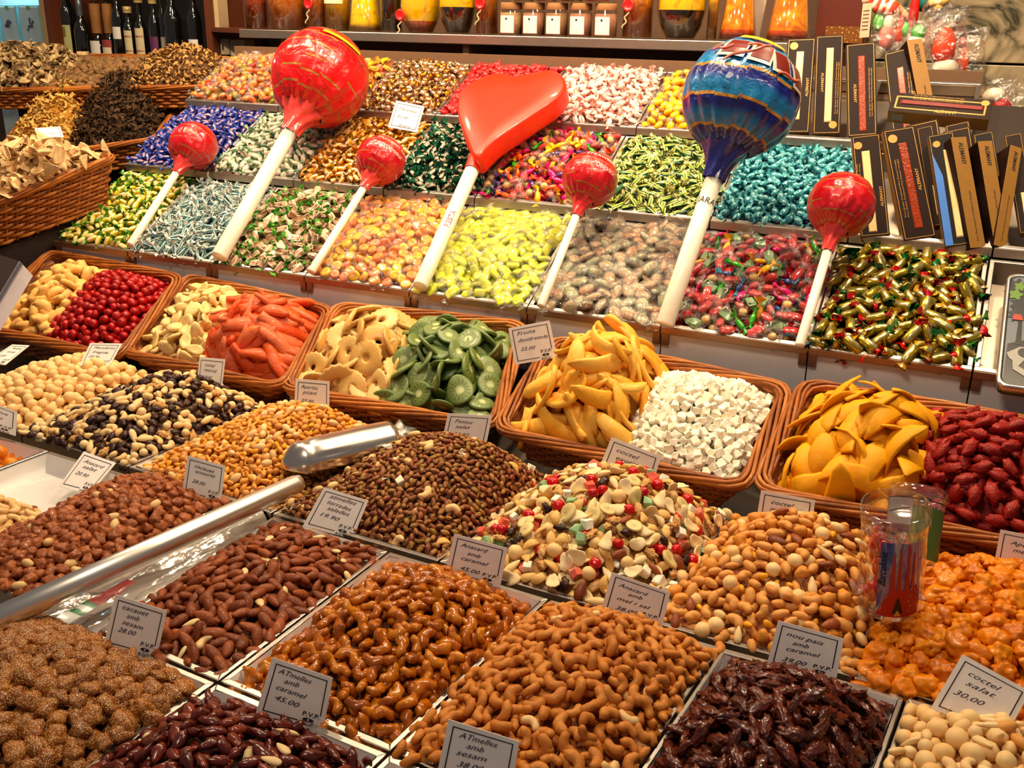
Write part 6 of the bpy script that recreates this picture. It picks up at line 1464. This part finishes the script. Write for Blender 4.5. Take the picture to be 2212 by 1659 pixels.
bottle('narrow yellow bottle above the blue lollipop', 1526, 1548, 'yellow', 'round')
bottle('amber decanter on a beaded foot above the blue lollipop', 1552, 1634, 'amber', 'cone', two=('orange', .06))
bottle('amber decanter at the right end of the bottle shelf', 1654, 1752, 'amber', 'cone', two=('orange', .06))
JAR = {}
def jar(label, x0, x1, zb, d=.86):
    pa, pb = VP((x0, 45), d), VP((x1, 45), d); r = float((pb - pa) @ R) / 2; c = (pa + pb) / 2; c[2] = zb; h = .082
    t = thing('spice_jar', label, 'jar', c, None)
    m = MB(); m.lathe(c, Z, [(.001, 0), (r * .95, 0), (r, .004), (r, .060), (r * .86, .068), (r * .86, .072)], 24); m.build('glass_body', GLS, t, True)
    m = MB(); m.lathe(c, Z, [(.001, .003), (r * .92, .003), (r * .92, .058), (.001, .058)], 20); m.build('spice', food('spice_%d' % len(JAR), [random.Random(len(JAR)).choice([S(150, 120, 70), S(170, 110, 90), S(120, 124, 90), S(190, 160, 110)]), S(130, 100, 80)], .8, 300, .8), t, True)
    m = MB(); m.lathe(c, Z, [(r * .88, .066), (r * .9, .067), (r * .9, .081), (r * .85, .083), (.001, .083)], 20); m.build('cork_lid', CORK, t, True)
    fn = lambda x, y, k=1.012: c + (R * math.sin(x / r) - D * math.cos(x / r)) * r * k + Z * y
    def lab(x0, x1, y0, y1, k, col, nm):
        m = MB(); V = []
        for i in range(7): a = x0 + (x1 - x0) * i / 6; V += [fn(a, y0, k), fn(a, y1, k)]
        m.add(V, [(2 * i, 2 * i + 2, 2 * i + 3, 2 * i + 1) for i in range(6)]); m.build(nm, col, t, True)
    lab(-.022, .022, .006, .052, 1.012, plain('label_pink', S(206, 120, 110), .6), 'label_border'); lab(-.0205, .0205, .0075, .0505, 1.016, LABW, 'label')
    m = MB(); V = [fn(.003 * math.cos(a), .042 + .003 * math.sin(a), 1.02) for a in np.linspace(0, 2 * PI, 10, endpoint=False)]; m.add(V, [tuple(range(10))])
    for i, (w, y) in enumerate(((.024, .026), (.018, .021))): m.add([fn(-w / 2, y, 1.02), fn(w / 2, y, 1.02), fn(w / 2, y + .0016, 1.02), fn(-w / 2, y + .0016, 1.02)], [(0, 1, 2, 3)])
    m.build('label_print', BLACK, t)
    m = MB(); m.add([fn(-.008, .012, 1.02), fn(.004, .011, 1.02), fn(.009, .014, 1.02), fn(.001, .0145, 1.02)], [(0, 1, 2, 3)]); m.build('red_mark', WAX, t); JAR[label] = t
for i, (a, b, w) in enumerate(((1081, 1128, 'leftmost'), (1130, 1177, 'second from left'), (1179, 1227, 'middle'), (1230, 1279, 'fourth from left'), (1284, 1333, 'rightmost'))): jar('small corked spice jar with a white label, %s of the lower five' % w, a, b, ZS + .001)
for i, (a, b, w) in enumerate(((1105, 1151, 'leftmost'), (1154, 1200, 'second'), (1206, 1256, 'third'), (1260, 1312, 'rightmost'))): jar('small corked spice jar stacked on the lower row, %s of the upper four' % w, a, b, ZS + .086)
p = VP((1640, 40), .93); p[2] = ZS; m = MB(); m.hexa([p - R * .03 + Z * .003, p + R * .005 + Z * .003, p + R * .005 + Z * .003 + D * .004, p - R * .03 + Z * .003 + D * .004], [p - R * .045 + Z * .16, p + R * .02 + Z * .16, p + R * .02 + Z * .16 + D * .004, p - R * .045 + Z * .16 + D * .004])
tag(m.build('gap_card', plain('grey_card', S(160, 146, 130), .6)), 'plain grey card standing between two amber decanters', 'card')  # added sheet standing in for the pale gap between the decanters

# ------------------------------------------------------------------ wooden cabinet of dark bottles, far left
CDp = 1.02; c0, c1 = VP((106, 60), CDp), VP((450, 60), CDp)
zc0 = 1.44
cb = thing('bottle_cabinet', 'open dark wooden cabinet of dark bottles at the far left', 'cabinet', np.array([*((c0 + c1) / 2)[:2], 0]))
def slab(o, a, b, z0, z1, dd, nm, mt, par=cb):
    m = MB(); A, B = np.array([*a[:2], 0]), np.array([*b[:2], 0]); m.hexa([A + Z * z0, B + Z * z0, B + Z * z0 + D * dd, A + Z * z0 + D * dd], [A + Z * z1, B + Z * z1, B + Z * z1 + D * dd, A + Z * z1 + D * dd]); m.build(nm, mt, par, bevel=.001)
slab(0, c0, c1, 1.40, zc0, .26, 'bottom_board', WOODD); slab(0, c0, c1, 1.92, 1.95, .26, 'top_board', WOODD)
slab(0, c0 + D * .26, c1 + D * .26, .9, 1.95, .02, 'back_panel', plain('cabinet_back', S(24, 14, 10), .7))
for x in (c0, c1): slab(0, x - R * .012, x + R * .012, 0.0, 1.95, .26, 'side_panel', WOODD)
slab(0, c0 - R * .035, c0 - R * .013, .9, 1.95, .10, 'cream_post', plain('cream_post', S(170, 136, 92), .6))
c2 = VP((520, 60), CDp - .1); slab(0, c1 + R * .012, c2, 1.60, 1.615, .3, 'side_shelf', WOODD)
slab(0, c1 + R * .012, c2 + R * .1, 1.2, 1.95, .01, 'side_back', plain('cabinet_back', S(24, 14, 10), .7)) if False else None
GB = plain('dark_bottle_glass', S(12, 12, 10), .06, 0, 0, 60, 1.0)
LC = {'olive': plain('label_olive', S(110, 104, 52), .6), 'lime': plain('label_lime', S(176, 176, 116), .6), 'cream2': plain('label_cream2', S(206, 190, 150), .6), 'purple': plain('label_purple', S(96, 36, 86), .6), 'yel': plain('label_yellow', S(150, 130, 28), .6), 'pink': plain('label_pink2', S(150, 60, 56), .6), 'kraft': plain('label_kraft', S(150, 100, 48), .7), 'goldcap': plain('gold_cap', S(206, 178, 110), .4, .3), 'redcap': plain('red_cap', S(170, 30, 36), .4)}
def dark_bottle(label, x, w, neck, labs, cap=None, d=1.10, h=.30, base=1.4405, sh=.62):
    pa = VP((x - w / 2, 100), d); pb = VP((x + w / 2, 100), d); r = float((pb - pa) @ R) / 2; c = (pa + pb) / 2; c[2] = base
    t = thing('dark_bottle', label, 'bottle', c)
    zt = VP((x, neck), d)[2] - base; h = max(.16, zt)
    m = MB(); m.lathe(c, Z, [(.001, 0), (r * .95, 0), (r, .006), (r, h * sh), (r * .85, h * (sh + .06)), (r * .38, h * (sh + .14)), (r * .34, h * .97), (r * .38, h * .975), (r * .38, h), (.001, h)], 22); m.build('glass_body', GB, t, True)
    for (y0, y1, col, f, nm) in labs:
        z0, z1 = VP((x, y1), d)[2] - base, VP((x, y0), d)[2] - base; z0 = max(z0, .004); m = MB(); V = []
        for i in range(9):
            a = -f + 2 * f * i / 8
            for z in (z0, z1): V.append(c + (R * math.sin(a) - D * math.cos(a)) * r * 1.012 + Z * z)
        m.add(V, [(2 * i, 2 * i + 2, 2 * i + 3, 2 * i + 1) for i in range(8)]); m.build(nm, col, t, True)
    if cap:
        z0, z1 = VP((x, cap[1]), d)[2] - base, VP((x, cap[0]), d)[2] - base; m = MB(); rc = r * cap[3]; m.lathe(c, Z, [(rc, z0), (rc, z0 + (z1 - z0) * .4), (rc * 1.06, z0 + (z1 - z0) * .45), (rc, z1), (.001, z1 + .001)], 18); m.build('cap', cap[2], t, True)
dark_bottle('dark oil bottle with a white and olive label, leftmost in the cabinet', 127, 19, -60, [(49, 70, LABW, 1.1, 'white_label'), (70, 128, LC['olive'], 1.1, 'olive_label')])
dark_bottle('dark oil bottle with a long lime label and round emblem', 151, 28, -60, [(54, 124, LC['lime'], 1.1, 'lime_label'), (124, 140, plain('label_teal', S(60, 84, 76), .6), 1.1, 'teal_band'), (58, 80, LC['olive'], .55, 'round_emblem')])
dark_bottle('faceted black decanter with a pale foil neck', 181, 24, -30, [(118, 122, LABC, .9, 'thin_band')], (-10, 34, plain('foil', S(110, 120, 130), .3, .6), .42), sh=.5)
dark_bottle('dark bottle with a kraft wrapped neck and white label', 214, 26, 4, [(88, 150, LABW, .9, 'white_label')], (8, 72, LC['kraft'], .62), d=1.12, sh=.38)
dark_bottle('dark bottle with a kraft neck, red top and pink label', 240, 26, 4, [(86, 102, LC['pink'], .9, 'pink_label'), (102, 136, LABC, .8, 'cream_label')], (8, 72, LC['kraft'], .58), d=1.12, sh=.38)
dark_bottle('black bottle with a small square white label', 261, 20, -40, [(58, 84, LABW, 1.0, 'white_label')])
dark_bottle('dark bottle with a rounded cream label and gold cap, left of two', 283, 18, 12, [(66, 146, LC['cream2'], 1.1, 'cream_label'), (77, 81, LC['pink'], 1.0, 'red_line'), (108, 112, LC['pink'], 1.0, 'red_line')], (14, 28, LC['goldcap'], .75), sh=.66)
dark_bottle('dark bottle with a rounded cream label and gold cap, right of two', 308, 20, -6, [(61, 146, LC['cream2'], 1.1, 'cream_label'), (77, 81, LC['pink'], 1.0, 'red_line'), (108, 112, LC['pink'], 1.0, 'red_line')], (-6, 6, LC['goldcap'], .7), sh=.6)
dark_bottle('dark bottle with a purple and white label', 338, 19, -20, [(79, 128, LC['purple'], 1.1, 'purple_label'), (128, 152, LABW, 1.1, 'white_label')], (-8, 8, LC['goldcap'], .7))
dark_bottle('slim dark bottle with a grey strip label', 356, 11, -40, [(80, 136, plain('label_grey', S(140, 130, 116), .6), 1.1, 'grey_label')])
dark_bottle('broad black bottle with a yellow base label', 378, 30, -40, [(119, 146, LC['yel'], 1.2, 'yellow_label')])
dark_bottle('black bottle with a white base label beside the brown post', 424, 24, -40, [(85, 104, LABW, 1.0, 'white_label')])
def carton(label, a, b, y0, y1, d, col, mark=True, name='white_carton'):
    pa, pb = VP((a, y1), d), VP((b, y1), d); pt = VP((a, y0), d); h = pt[2] - pa[2]; m = MB(); t = thing(name, label, 'box', pa)
    m.hexa([pa, pb, pb + D * .05, pa + D * .05], [pa + Z * h, pb + Z * h, pb + Z * h + D * .05, pa + Z * h + D * .05]); m.build('carton', col, t, bevel=.001)
    if mark: m = MB(); c = (pa + pb) / 2 - D * .001 + Z * h * .3; m.add([c - R * .003, c + R * .003, c + R * .003 + Z * h * .35, c - R * .003 + Z * h * .35], [(0, 1, 2, 3)]); m.build('black_mark', BLACK, t)
zsh = 1.616
carton('white carton on the small side shelf, upper left of the bottles', 457, 474, -20, 64, CDp + .02, plain('carton_cream', S(196, 170, 130), .6), False)
carton('white carton with a black mark, left of two under the shelf', 470, 496, 84, 118, CDp + .04, plain('carton_white', S(188, 170, 136), .6))
carton('white carton with a black mark, right of two under the shelf', 498, 530, 86, 120, CDp + .04, plain('carton_white', S(188, 170, 136), .6))

# ------------------------------------------------------------------ chilled display with two pale blue packs, top left corner
fr0, fr1 = VP((-70, 60), 1.14), VP((98, 60), 1.14)
fc = thing('chilled_case', 'white lined chilled case in the top left corner', 'case', np.array([*fr0[:2], 0])); zf = VP((40, 116), 1.10)[2]
WCOOL = plain('case_white', S(186, 206, 210), .4)
m = MB(); a, b = np.array([*fr0[:2], 0]) + D * .10, np.array([*fr1[:2], 0]) + D * .10; m.hexa([a + Z * 1.0, b + Z * 1.0, b + Z * 1.0 + D * .02, a + Z * 1.0 + D * .02], [a + Z * 1.95, b + Z * 1.95, b + Z * 1.95 + D * .02, a + Z * 1.95 + D * .02]); m.build('back_panel', WCOOL, fc)
m = MB(); m.hexa([a + Z * (zf - .03) - D * .22, b + Z * (zf - .03) - D * .22, b + Z * (zf - .03), a + Z * (zf - .03)], [a + Z * zf - D * .22, b + Z * zf - D * .22, b + Z * zf, a + Z * zf]); m.build('shelf', plain('case_grey', S(92, 100, 106), .4), fc)
lamp('case_lamp', tuple((a + b) / 2 - D * .12 + Z * 1.93), 3.0, (.45, .88, 1.0), .12, tuple((a + b) / 2 - D * .02 + Z * 1.5))
for (x0, x1, lab) in ((-34, 6, 'pale blue pack cut off by the left edge'), (10, 47, 'pale blue pack with a dark berry print, nearest the left edge'), (51, 97, 'pale blue pack with a dark berry print, beside the cabinet')):
    pa, pb = VP((x0, 108), 1.12), VP((x1, 108), 1.12); h = VP((x0, 10), 1.12)[2] - pa[2]; pa[2] = pb[2] = zf; h = VP((x0, 10), 1.12)[2] - zf
    t = thing('pale_pack', lab, 'pack', pa); w = float((pb - pa) @ R); m = MB(); ring = lambda i, y: [pa + R * i + Z * i - D * y, pb - R * i + Z * i - D * y, pb - R * i + Z * (h - i) - D * y, pa + R * i + Z * (h - i) - D * y]
    m.hexa([p + D * .03 for p in ring(.004, 0)], ring(0, 0)); m.build('tray', plain('pack_blue', S(130, 196, 208), .35), t, bevel=.003)
    m = MB(); m.hexa(ring(.006, .0002), ring(.008, .002)); m.build('clear_lid', plain('pack_lid', S(176, 190, 190), .15, 0, 0, 60, .8), t, bevel=.001)
    cx = (pa + pb) / 2 - D * .0026 + Z * h * .58; m = MB()
    for i in range(9):
        rn = random.Random(i + x0); o = cx + R * rn.gauss(0, .008) + Z * rn.gauss(0, .010); m.add([o + R * .006 * math.cos(g) + Z * .006 * math.sin(g) - D * .0003 * i for g in np.linspace(0, 2 * PI, 10, endpoint=False)], [tuple(range(10))])
    m.build('berry_print', plain('berry_ink', S(76, 78, 92), .5), t); m = MB(); o = cx + Z * h * .32; m.add([o - R * .010, o + R * .010, o + R * .010 + Z * .012, o - R * .010 + Z * .012], [(0, 1, 2, 3)]); m.build('green_print', plain('green_ink', S(110, 150, 70), .5), t)

# ------------------------------------------------------------------ mushroom baskets, left
AM = math.radians(24.5); TM = math.radians(20); DM = D * math.cos(TM) + Z * math.sin(TM); NM = np.cross(R, DM)
def mq(px, zf):
    o = zhit(px[1], zf); return [hit(p, o, NM) for p in px]
MQ1 = mq([(-300, 545), (4, 432), (252, 339), (-60, 338)], 1.235)
MQ2 = mq([(-20, 352), (334, 302), (404, 205), (90, 212)], 1.32)
MQ3 = mq([(-90, 196), (446, 189), (508, 128), (30, 118)], 1.458)
Mc = MQ1[1]
basket(MQ1, .115, 'large wicker basket of pale sliced mushrooms at the left edge', 11, .02, WICK, .012, -Z, 'wicker_basket')
basket(MQ2, .075, 'wicker basket of yellow and black dried mushrooms', 7, .02, WICK, .010, -Z)
basket(MQ3, .06, 'wicker basket of brown dried mushrooms at the back left', 6, .02, WICK, .010, -Z)
ms = thing('mushroom_stand', 'dark stepped stand under the mushroom baskets', 'stand', np.array([*(sum(MQ1) / 4)[:2], 0])); 
for q, dz in ((MQ1, .122), (MQ2, .082), (MQ3, .067)):
    c = sum(q) / 4; zt = min(p[2] for p in q) - dz; m = MB(); qq = [c + (p - c) * .6 for p in q]; m.hexa([np.array([p[0], p[1], 0]) for p in qq], [np.array([p[0], p[1], p[2] - dz]) for p in qq]); m.build('plinth', DARK, ms)
M_POR = food('porcini', [S(206, 168, 116), S(226, 196, 150), S(176, 132, 84)], .7, 50, .6, .3, 220)
M_POR2 = food('porcini_brown', [S(132, 98, 62), S(206, 178, 130), S(84, 58, 36), S(170, 136, 92)], .75, 50, .6, .4, 220)
M_CHA = food('chanterelle', [S(186, 138, 66), S(212, 170, 98), S(150, 104, 46)], .7, 60, .6, .4, 220)
M_TRU = food('trumpet', [S(44, 28, 14), S(70, 46, 24), S(32, 20, 10)], .8, 60, .6, .5, 220)
M_DRY = food('dry_brown', [S(84, 56, 34), S(134, 100, 64), S(56, 38, 22)], .75, 60, .6, .5, 220)
M_DR2 = food('dry_amber', [S(146, 102, 56), S(192, 148, 92), S(104, 68, 36)], .7, 60, .6, .5, 220)
MU = 'mushroom'
kind('porcini_slice', g_slice(.038, .0014, 1.0), M_POR, MU, .006, 6, False, .6)
kind('brown_porcini_slice', g_slice(.036, .0016, 1.2), M_POR2, MU, .005, 6, False, .7)
kind('yellow_chanterelle', g_strip(.036, .0052, .0012, 1.6), M_CHA, MU, .004, 6, True, .7)
kind('black_trumpet', g_strip(.040, .0050, .0012, 1.8), M_TRU, MU, .004, 6, True, .7)
kind('dried_mushroom', g_clump(.012, 7, .5, .4), M_DRY, MU, .003, 5)
kind('amber_mushroom_bit', g_strip(.024, .0062, .0014, 1.8), M_DR2, MU, .003, 6, True, .7)
for n, c in (('m1', [S(150, 112, 66), S(170, 130, 84)]), ('m2', [S(150, 100, 36), S(170, 116, 46)]), ('m3', [S(36, 24, 12), S(46, 32, 18)]), ('m4', [S(70, 46, 28), S(90, 62, 38)])): CN[n] = food('core_' + n, c, .8)
MH = lambda q, h0, hp, pk, s, ins=(.03, .03, .03, .03): Heap(q, NM, h0, hp, pk, ins, .6, s, .012)
fill(MH(MQ1, .008, .075, (.62, .6), 61), [('porcini_slice', 1, 'pale sliced dried mushroom')], .0235, 'in the large basket at the left edge', 61, 'pale_mushroom_heap', CN['m1'], tilt=.8)
fill(MH(half(MQ2, .02, .50), -.01, .095, (.6, .75), 62), [('yellow_chanterelle', 1, 'curly yellow dried mushroom')], .0185, 'behind the pale mushroom slices', 62, 'yellow_mushroom_heap', CN['m2'], tilt=.9)
fill(MH(half(MQ2, .42, .99), -.01, .120, (.5, .75), 63), [('black_trumpet', 1, 'dark shrivelled trumpet mushroom')], .0165, 'beside the tray of blue sweets', 63, 'dark_mushroom_heap', CN['m3'], tilt=.9)
fill(MH(half(MQ3, -.05, .36), -.005, .072, (.45, .6), 64), [('brown_porcini_slice', 1, 'brown dried mushroom slice')], .0215, 'in the tall heap below the pale packs', 64, 'brown_mushroom_heap', CN['m4'], tilt=.9)
fill(MH(half(MQ3, .30, .72), -.010, .012, (.5, .55), 65), [('dried_mushroom', 1, 'small dark round dried mushroom')], .0190, 'below the dark bottles', 65, 'dark_cap_heap', CN['m4'], tilt=.8)
fill(MH(half(MQ3, .66, 1.0), -.005, .074, (.62, .62), 66), [('amber_mushroom_bit', 1, 'amber dried mushroom piece')], .0165, 'in the heap left of the top jelly tray', 66, 'amber_mushroom_heap', CN['m4'], tilt=.9)
card('tiny price card on the border of the back mushroom basket', [(174, 192), (212, 187), (212, 204), (176, 206)], MQ2[3] * .5 + MQ2[2] * .5 + NM * .06, [('12.00', .2, .3, .5)], 30, False)
card('price card between the yellow and the pale mushrooms', [(75, 277), (130, 273), (138, 296), (80, 298)], MQ1[3] * .35 + MQ1[2] * .65 + NM * .03, [('camagroc', .3, .35, .5)], 50, False)
card('price card among the dark mushroom caps under the bottles', [(225, 133), (263, 139), (262, 152), (221, 148)], MQ3[3] * .5 + MQ3[2] * .5 + NM * .03, [('18.00', .2, .3, .5)], 30, False)

# ------------------------------------------------------------------ bagged marshmallow sweets by the marble wall
CLR = film('bag_film', (1, 1, 1, 1), .15, .12, 60, 1.0)
M_MAR = {n: food('marshmallow_' + n, c, .6, 30, .3, .1) for n, c in (('orange', [S(226, 64, 30), S(238, 90, 50)]), ('white', [S(226, 206, 180), S(240, 226, 206)]), ('green', [S(70, 176, 60), S(100, 196, 84)]), ('pink', [S(226, 120, 110), S(236, 150, 140)]), ('red', [S(176, 20, 24), S(200, 40, 36)]), ('teal', [S(16, 90, 86), S(24, 110, 100)]), ('yellow', [S(216, 160, 60), S(230, 186, 90)]))}
BD = .86
def bagged(label, px, parts_, bag, d=BD, cat='sweet', twist=None):
    o = VP(px, d); t = thing('bagged_sweet', label, cat, o)
    for nm, mt, x, y, rx, ry, shp in parts_:
        c = VP((x, y), d); s = np.linalg.norm(c - CAM) / F; V, Fc = sph(16, 12); V = V.copy()
        if shp == 'cone': k = 1 - .42 * (V[:, 0] * .5 + .5); V = np.stack([V[:, 0], V[:, 1] * k, V[:, 2] * k], 1)
        V = wob(V, .05, 1.5, x); W_ = np.array([c + Z * (v[0] * ry * s) + R * (v[1] * rx * s) + D * (v[2] * rx * s) for v in V]); m = MB(); m.add(W_, Fc); m.build(nm, mt, t, True)
    if bag:
        x0, y0, x1, y1 = bag; c = VP(((x0 + x1) / 2, (y0 + y1) / 2), d - .02); s = np.linalg.norm(c - CAM) / F; w, h = (x1 - x0) / 2 * s, (y1 - y0) / 2 * s; m = MB(); N, K = 12, 20; rn = random.Random(x0)
        V = []
        for j in range(N + 1):
            f = -1 + 2 * j / N; ww = w * (1 - .55 * max(0, f) ** 2 * (1 if f < .72 else .2)) * (1 if f > -.9 else .9)
            for i in range(K):
                a = 2 * PI * i / K; rr = 1 + .13 * noise.noise(Vector((math.cos(a) * 2.5, math.sin(a) * 2.5, f * 4 + x0))); V.append(c + R * ww * rr * math.cos(a) + D * (.6 * ww * rr * math.sin(a)) + Z * (h * f + .003 * math.sin(3 * a)))
        m.add(V, [(j * K + i, j * K + (i + 1) % K, (j + 1) * K + (i + 1) % K, (j + 1) * K + i) for j in range(N) for i in range(K)]); m.build('clear_bag', CLR, t, False)
    return t
bagged('orange cone of marshmallow over a white one in a clear bag', (2045, 170), [('orange_cone', M_MAR['orange'], 2040, 98, 26, 34, 'cone'), ('white_marshmallow', M_MAR['white'], 2042, 148, 24, 18, 'ball')], (2004, 30, 2078, 172))
bagged('bright green marshmallow ball in a clear bag', (2050, 215), [('green_ball', M_MAR['green'], 2047, 192, 21, 20, 'ball'), ('dark_stem', M_MAR['teal'], 2044, 172, 12, 12, 'ball')], (2020, 160, 2080, 222), .84)
bagged('pink pear-shaped marshmallow in a clear bag by the marble wall', (2080, 160), [('pink_pear', M_MAR['orange'], 2080, 132, 13, 26, 'cone'), ('pink_tip', M_MAR['pink'], 2078, 92, 8, 10, 'ball')], (2056, 74, 2120, 210), .88)
bagged('red cup-shaped marshmallow with a pale top in a clear bag', (2158, 262), [('red_cup', M_MAR['red'], 2158, 236, 22, 24, 'ball'), ('pale_top', M_MAR['white'], 2148, 208, 20, 16, 'ball')], (2126, 180, 2190, 268), .82)
bagged('dark teal marshmallow drop behind the lying nougat box', (2152, 290), [('teal_drop', M_MAR['teal'], 2152, 272, 14, 22, 'cone')], None, .80)
bagged('pink bag of small sweets at the right edge', (2195, 290), [('pink_sweet', M_MAR['pink'], 2190, 266, 16, 20, 'ball'), ('red_sweet', M_MAR['red'], 2186, 286, 10, 22, 'ball'), ('green_sweet', M_MAR['green'], 2200, 240, 9, 9, 'ball')], (2166, 200, 2236, 300), .82)
bagged('green and pink sweets in a clear bag beside the paper tag', (1900, 100), [('green_sweet', M_MAR['green'], 1898, 48, 10, 17, 'ball'), ('pink_sweet', M_MAR['pink'], 1916, 80, 16, 26, 'ball'), ('pale_sweet', M_MAR['white'], 1922, 50, 12, 20, 'ball')], (1886, 18, 1936, 108), .92)
bagged('red candy stick in a clear bag above the golden box', (1944, 90), [('red_stick', M_MAR['orange'], 1943, 66, 8, 28, 'ball'), ('green_sweet', M_MAR['green'], 1956, 64, 8, 14, 'ball')], (1928, 26, 1972, 104), .92)
bagged('long dark red candle-shaped sweet hanging at the top', (1974, 55), [('red_body', M_MAR['red'], 1974, 28, 9, 36, 'ball')], None, .92)
bagged('yellow marshmallow flower hanging at the top by the marble', (2028, 12), [('yellow_petal', M_MAR['yellow'], 2018, 6, 12, 9, 'ball'), ('yellow_petal', M_MAR['yellow'], 2036, 2, 12, 10, 'ball'), ('yellow_petal', M_MAR['yellow'], 2026, 16, 10, 8, 'ball')], (1996, -10, 2050, 60), .92)
bagged('dark green wrapped sweet hanging between red and yellow ones', (1996, 20), [('green_body', M_MAR['teal'], 1995, 6, 15, 16, 'ball')], None, .94)
bagged('pale green and white sweets in a bag behind the golden box', (1985, 80), [('green_sweet', M_MAR['green'], 1984, 70, 13, 14, 'ball'), ('white_sweet', M_MAR['white'], 1978, 92, 18, 12, 'ball')], (1960, 52, 2008, 108), .90)
t = thing('marshmallow_rope', 'pink and white twisted marshmallow rope hanging at the top', 'sweet', VP((1900, 15), .92)); s = np.linalg.norm(VP((1900, 15), .92) - CAM) / F
for k, mt in ((0, M_MAR['orange']), (1, M_MAR['white'])):
    m = MB(); pth = []
    for i in range(60):
        f = i / 59; c = VP((1872 + 62 * f, -8 + 36 * f + 6 * math.sin(f * 5)), .92); a = f * 26 + k * PI; pth.append(c + (Z * math.cos(a) + D * math.sin(a)) * 7 * s)
    m.tube(pth, 8.5 * s, 8); m.build('pink_strand' if k == 0 else 'white_strand', mt, t, True)
t = thing('marshmallow_chain', 'string of small tan marshmallows under the twisted rope', 'sweet', VP((1940, 40), .93))
for i in range(8):
    c = VP((1930 + 5.5 * i, 8 + 5 * i), .93); V, Fc = sph(10, 8); m = MB(); m.add([c + np.array(v) * 7 * s for v in V], Fc); m.build('tan_marshmallow', food('marshmallow_tan', [S(200, 140, 90), S(220, 170, 120)], .6), t, True)
q = [VP(p, .84) for p in ((1864, 8), (1884, 6), (1877, 80), (1856, 82))]; t = thing('paper_tag', 'tall pinkish paper tag hanging left of the bagged sweets', 'tag', q[3]); m = MB(); m.hexa(list(reversed([p + D * .001 for p in q])), list(reversed(q))); m.build('tag_sheet', plain('tag_pink', S(214, 176, 146), .6), t)
m = MB()
for i in range(6):
    f = .2 + .11 * i; a, b = q[0] * (1 - f) + q[3] * f, q[1] * (1 - f) + q[2] * f; a, b = a * .85 + b * .15 - D * .0006, a * .2 + b * .8 - D * .0006; m.add([a, b, b - Z * .002, a - Z * .002], [(0, 1, 2, 3)])
m.build('printed_line', plain('tag_ink', S(90, 60, 50), .6), t)
q = [VP(p, .80) for p in ((2070, 188), (2086, 186), (2087, 207), (2072, 209))]; m = MB(); m.hexa(list(reversed([p + D * .001 for p in q])), list(reversed(q))); tag(m.build('paper_tag', LABW), 'small white paper tag beside the green marshmallow ball', 'tag')
# wooden end of the shelf unit behind the upper nougat boxes, with a perforated brown plate
w0, w1 = VP((1762, 60), 1.16), VP((1872, 60), 1.16); t = thing('wooden_end_panel', 'reddish brown wooden panel behind the upper nougat boxes', 'panel', np.array([*w0[:2], 0])); slab(0, w0, w1, .3, 2.1, .02, 'board', plain('red_wood', S(92, 30, 12), .4, 0, .1, 20, .1), t)
a = VP((1780, 92), 1.14); b = VP((1862, 94), 1.14); zt = VP((1800, 56), 1.14)[2] - VP((1800, 92), 1.14)[2]; m = MB(); m.hexa([a, b, b + D * .004, a + D * .004], [a + Z * zt, b + Z * zt, b + Z * zt + D * .004, a + Z * zt + D * .004]); m.build('perforated_plate', food('perforated', [S(110, 66, 30), S(120, 74, 36)], .4, speck=(S(216, 170, 110), 130, .22)), t)
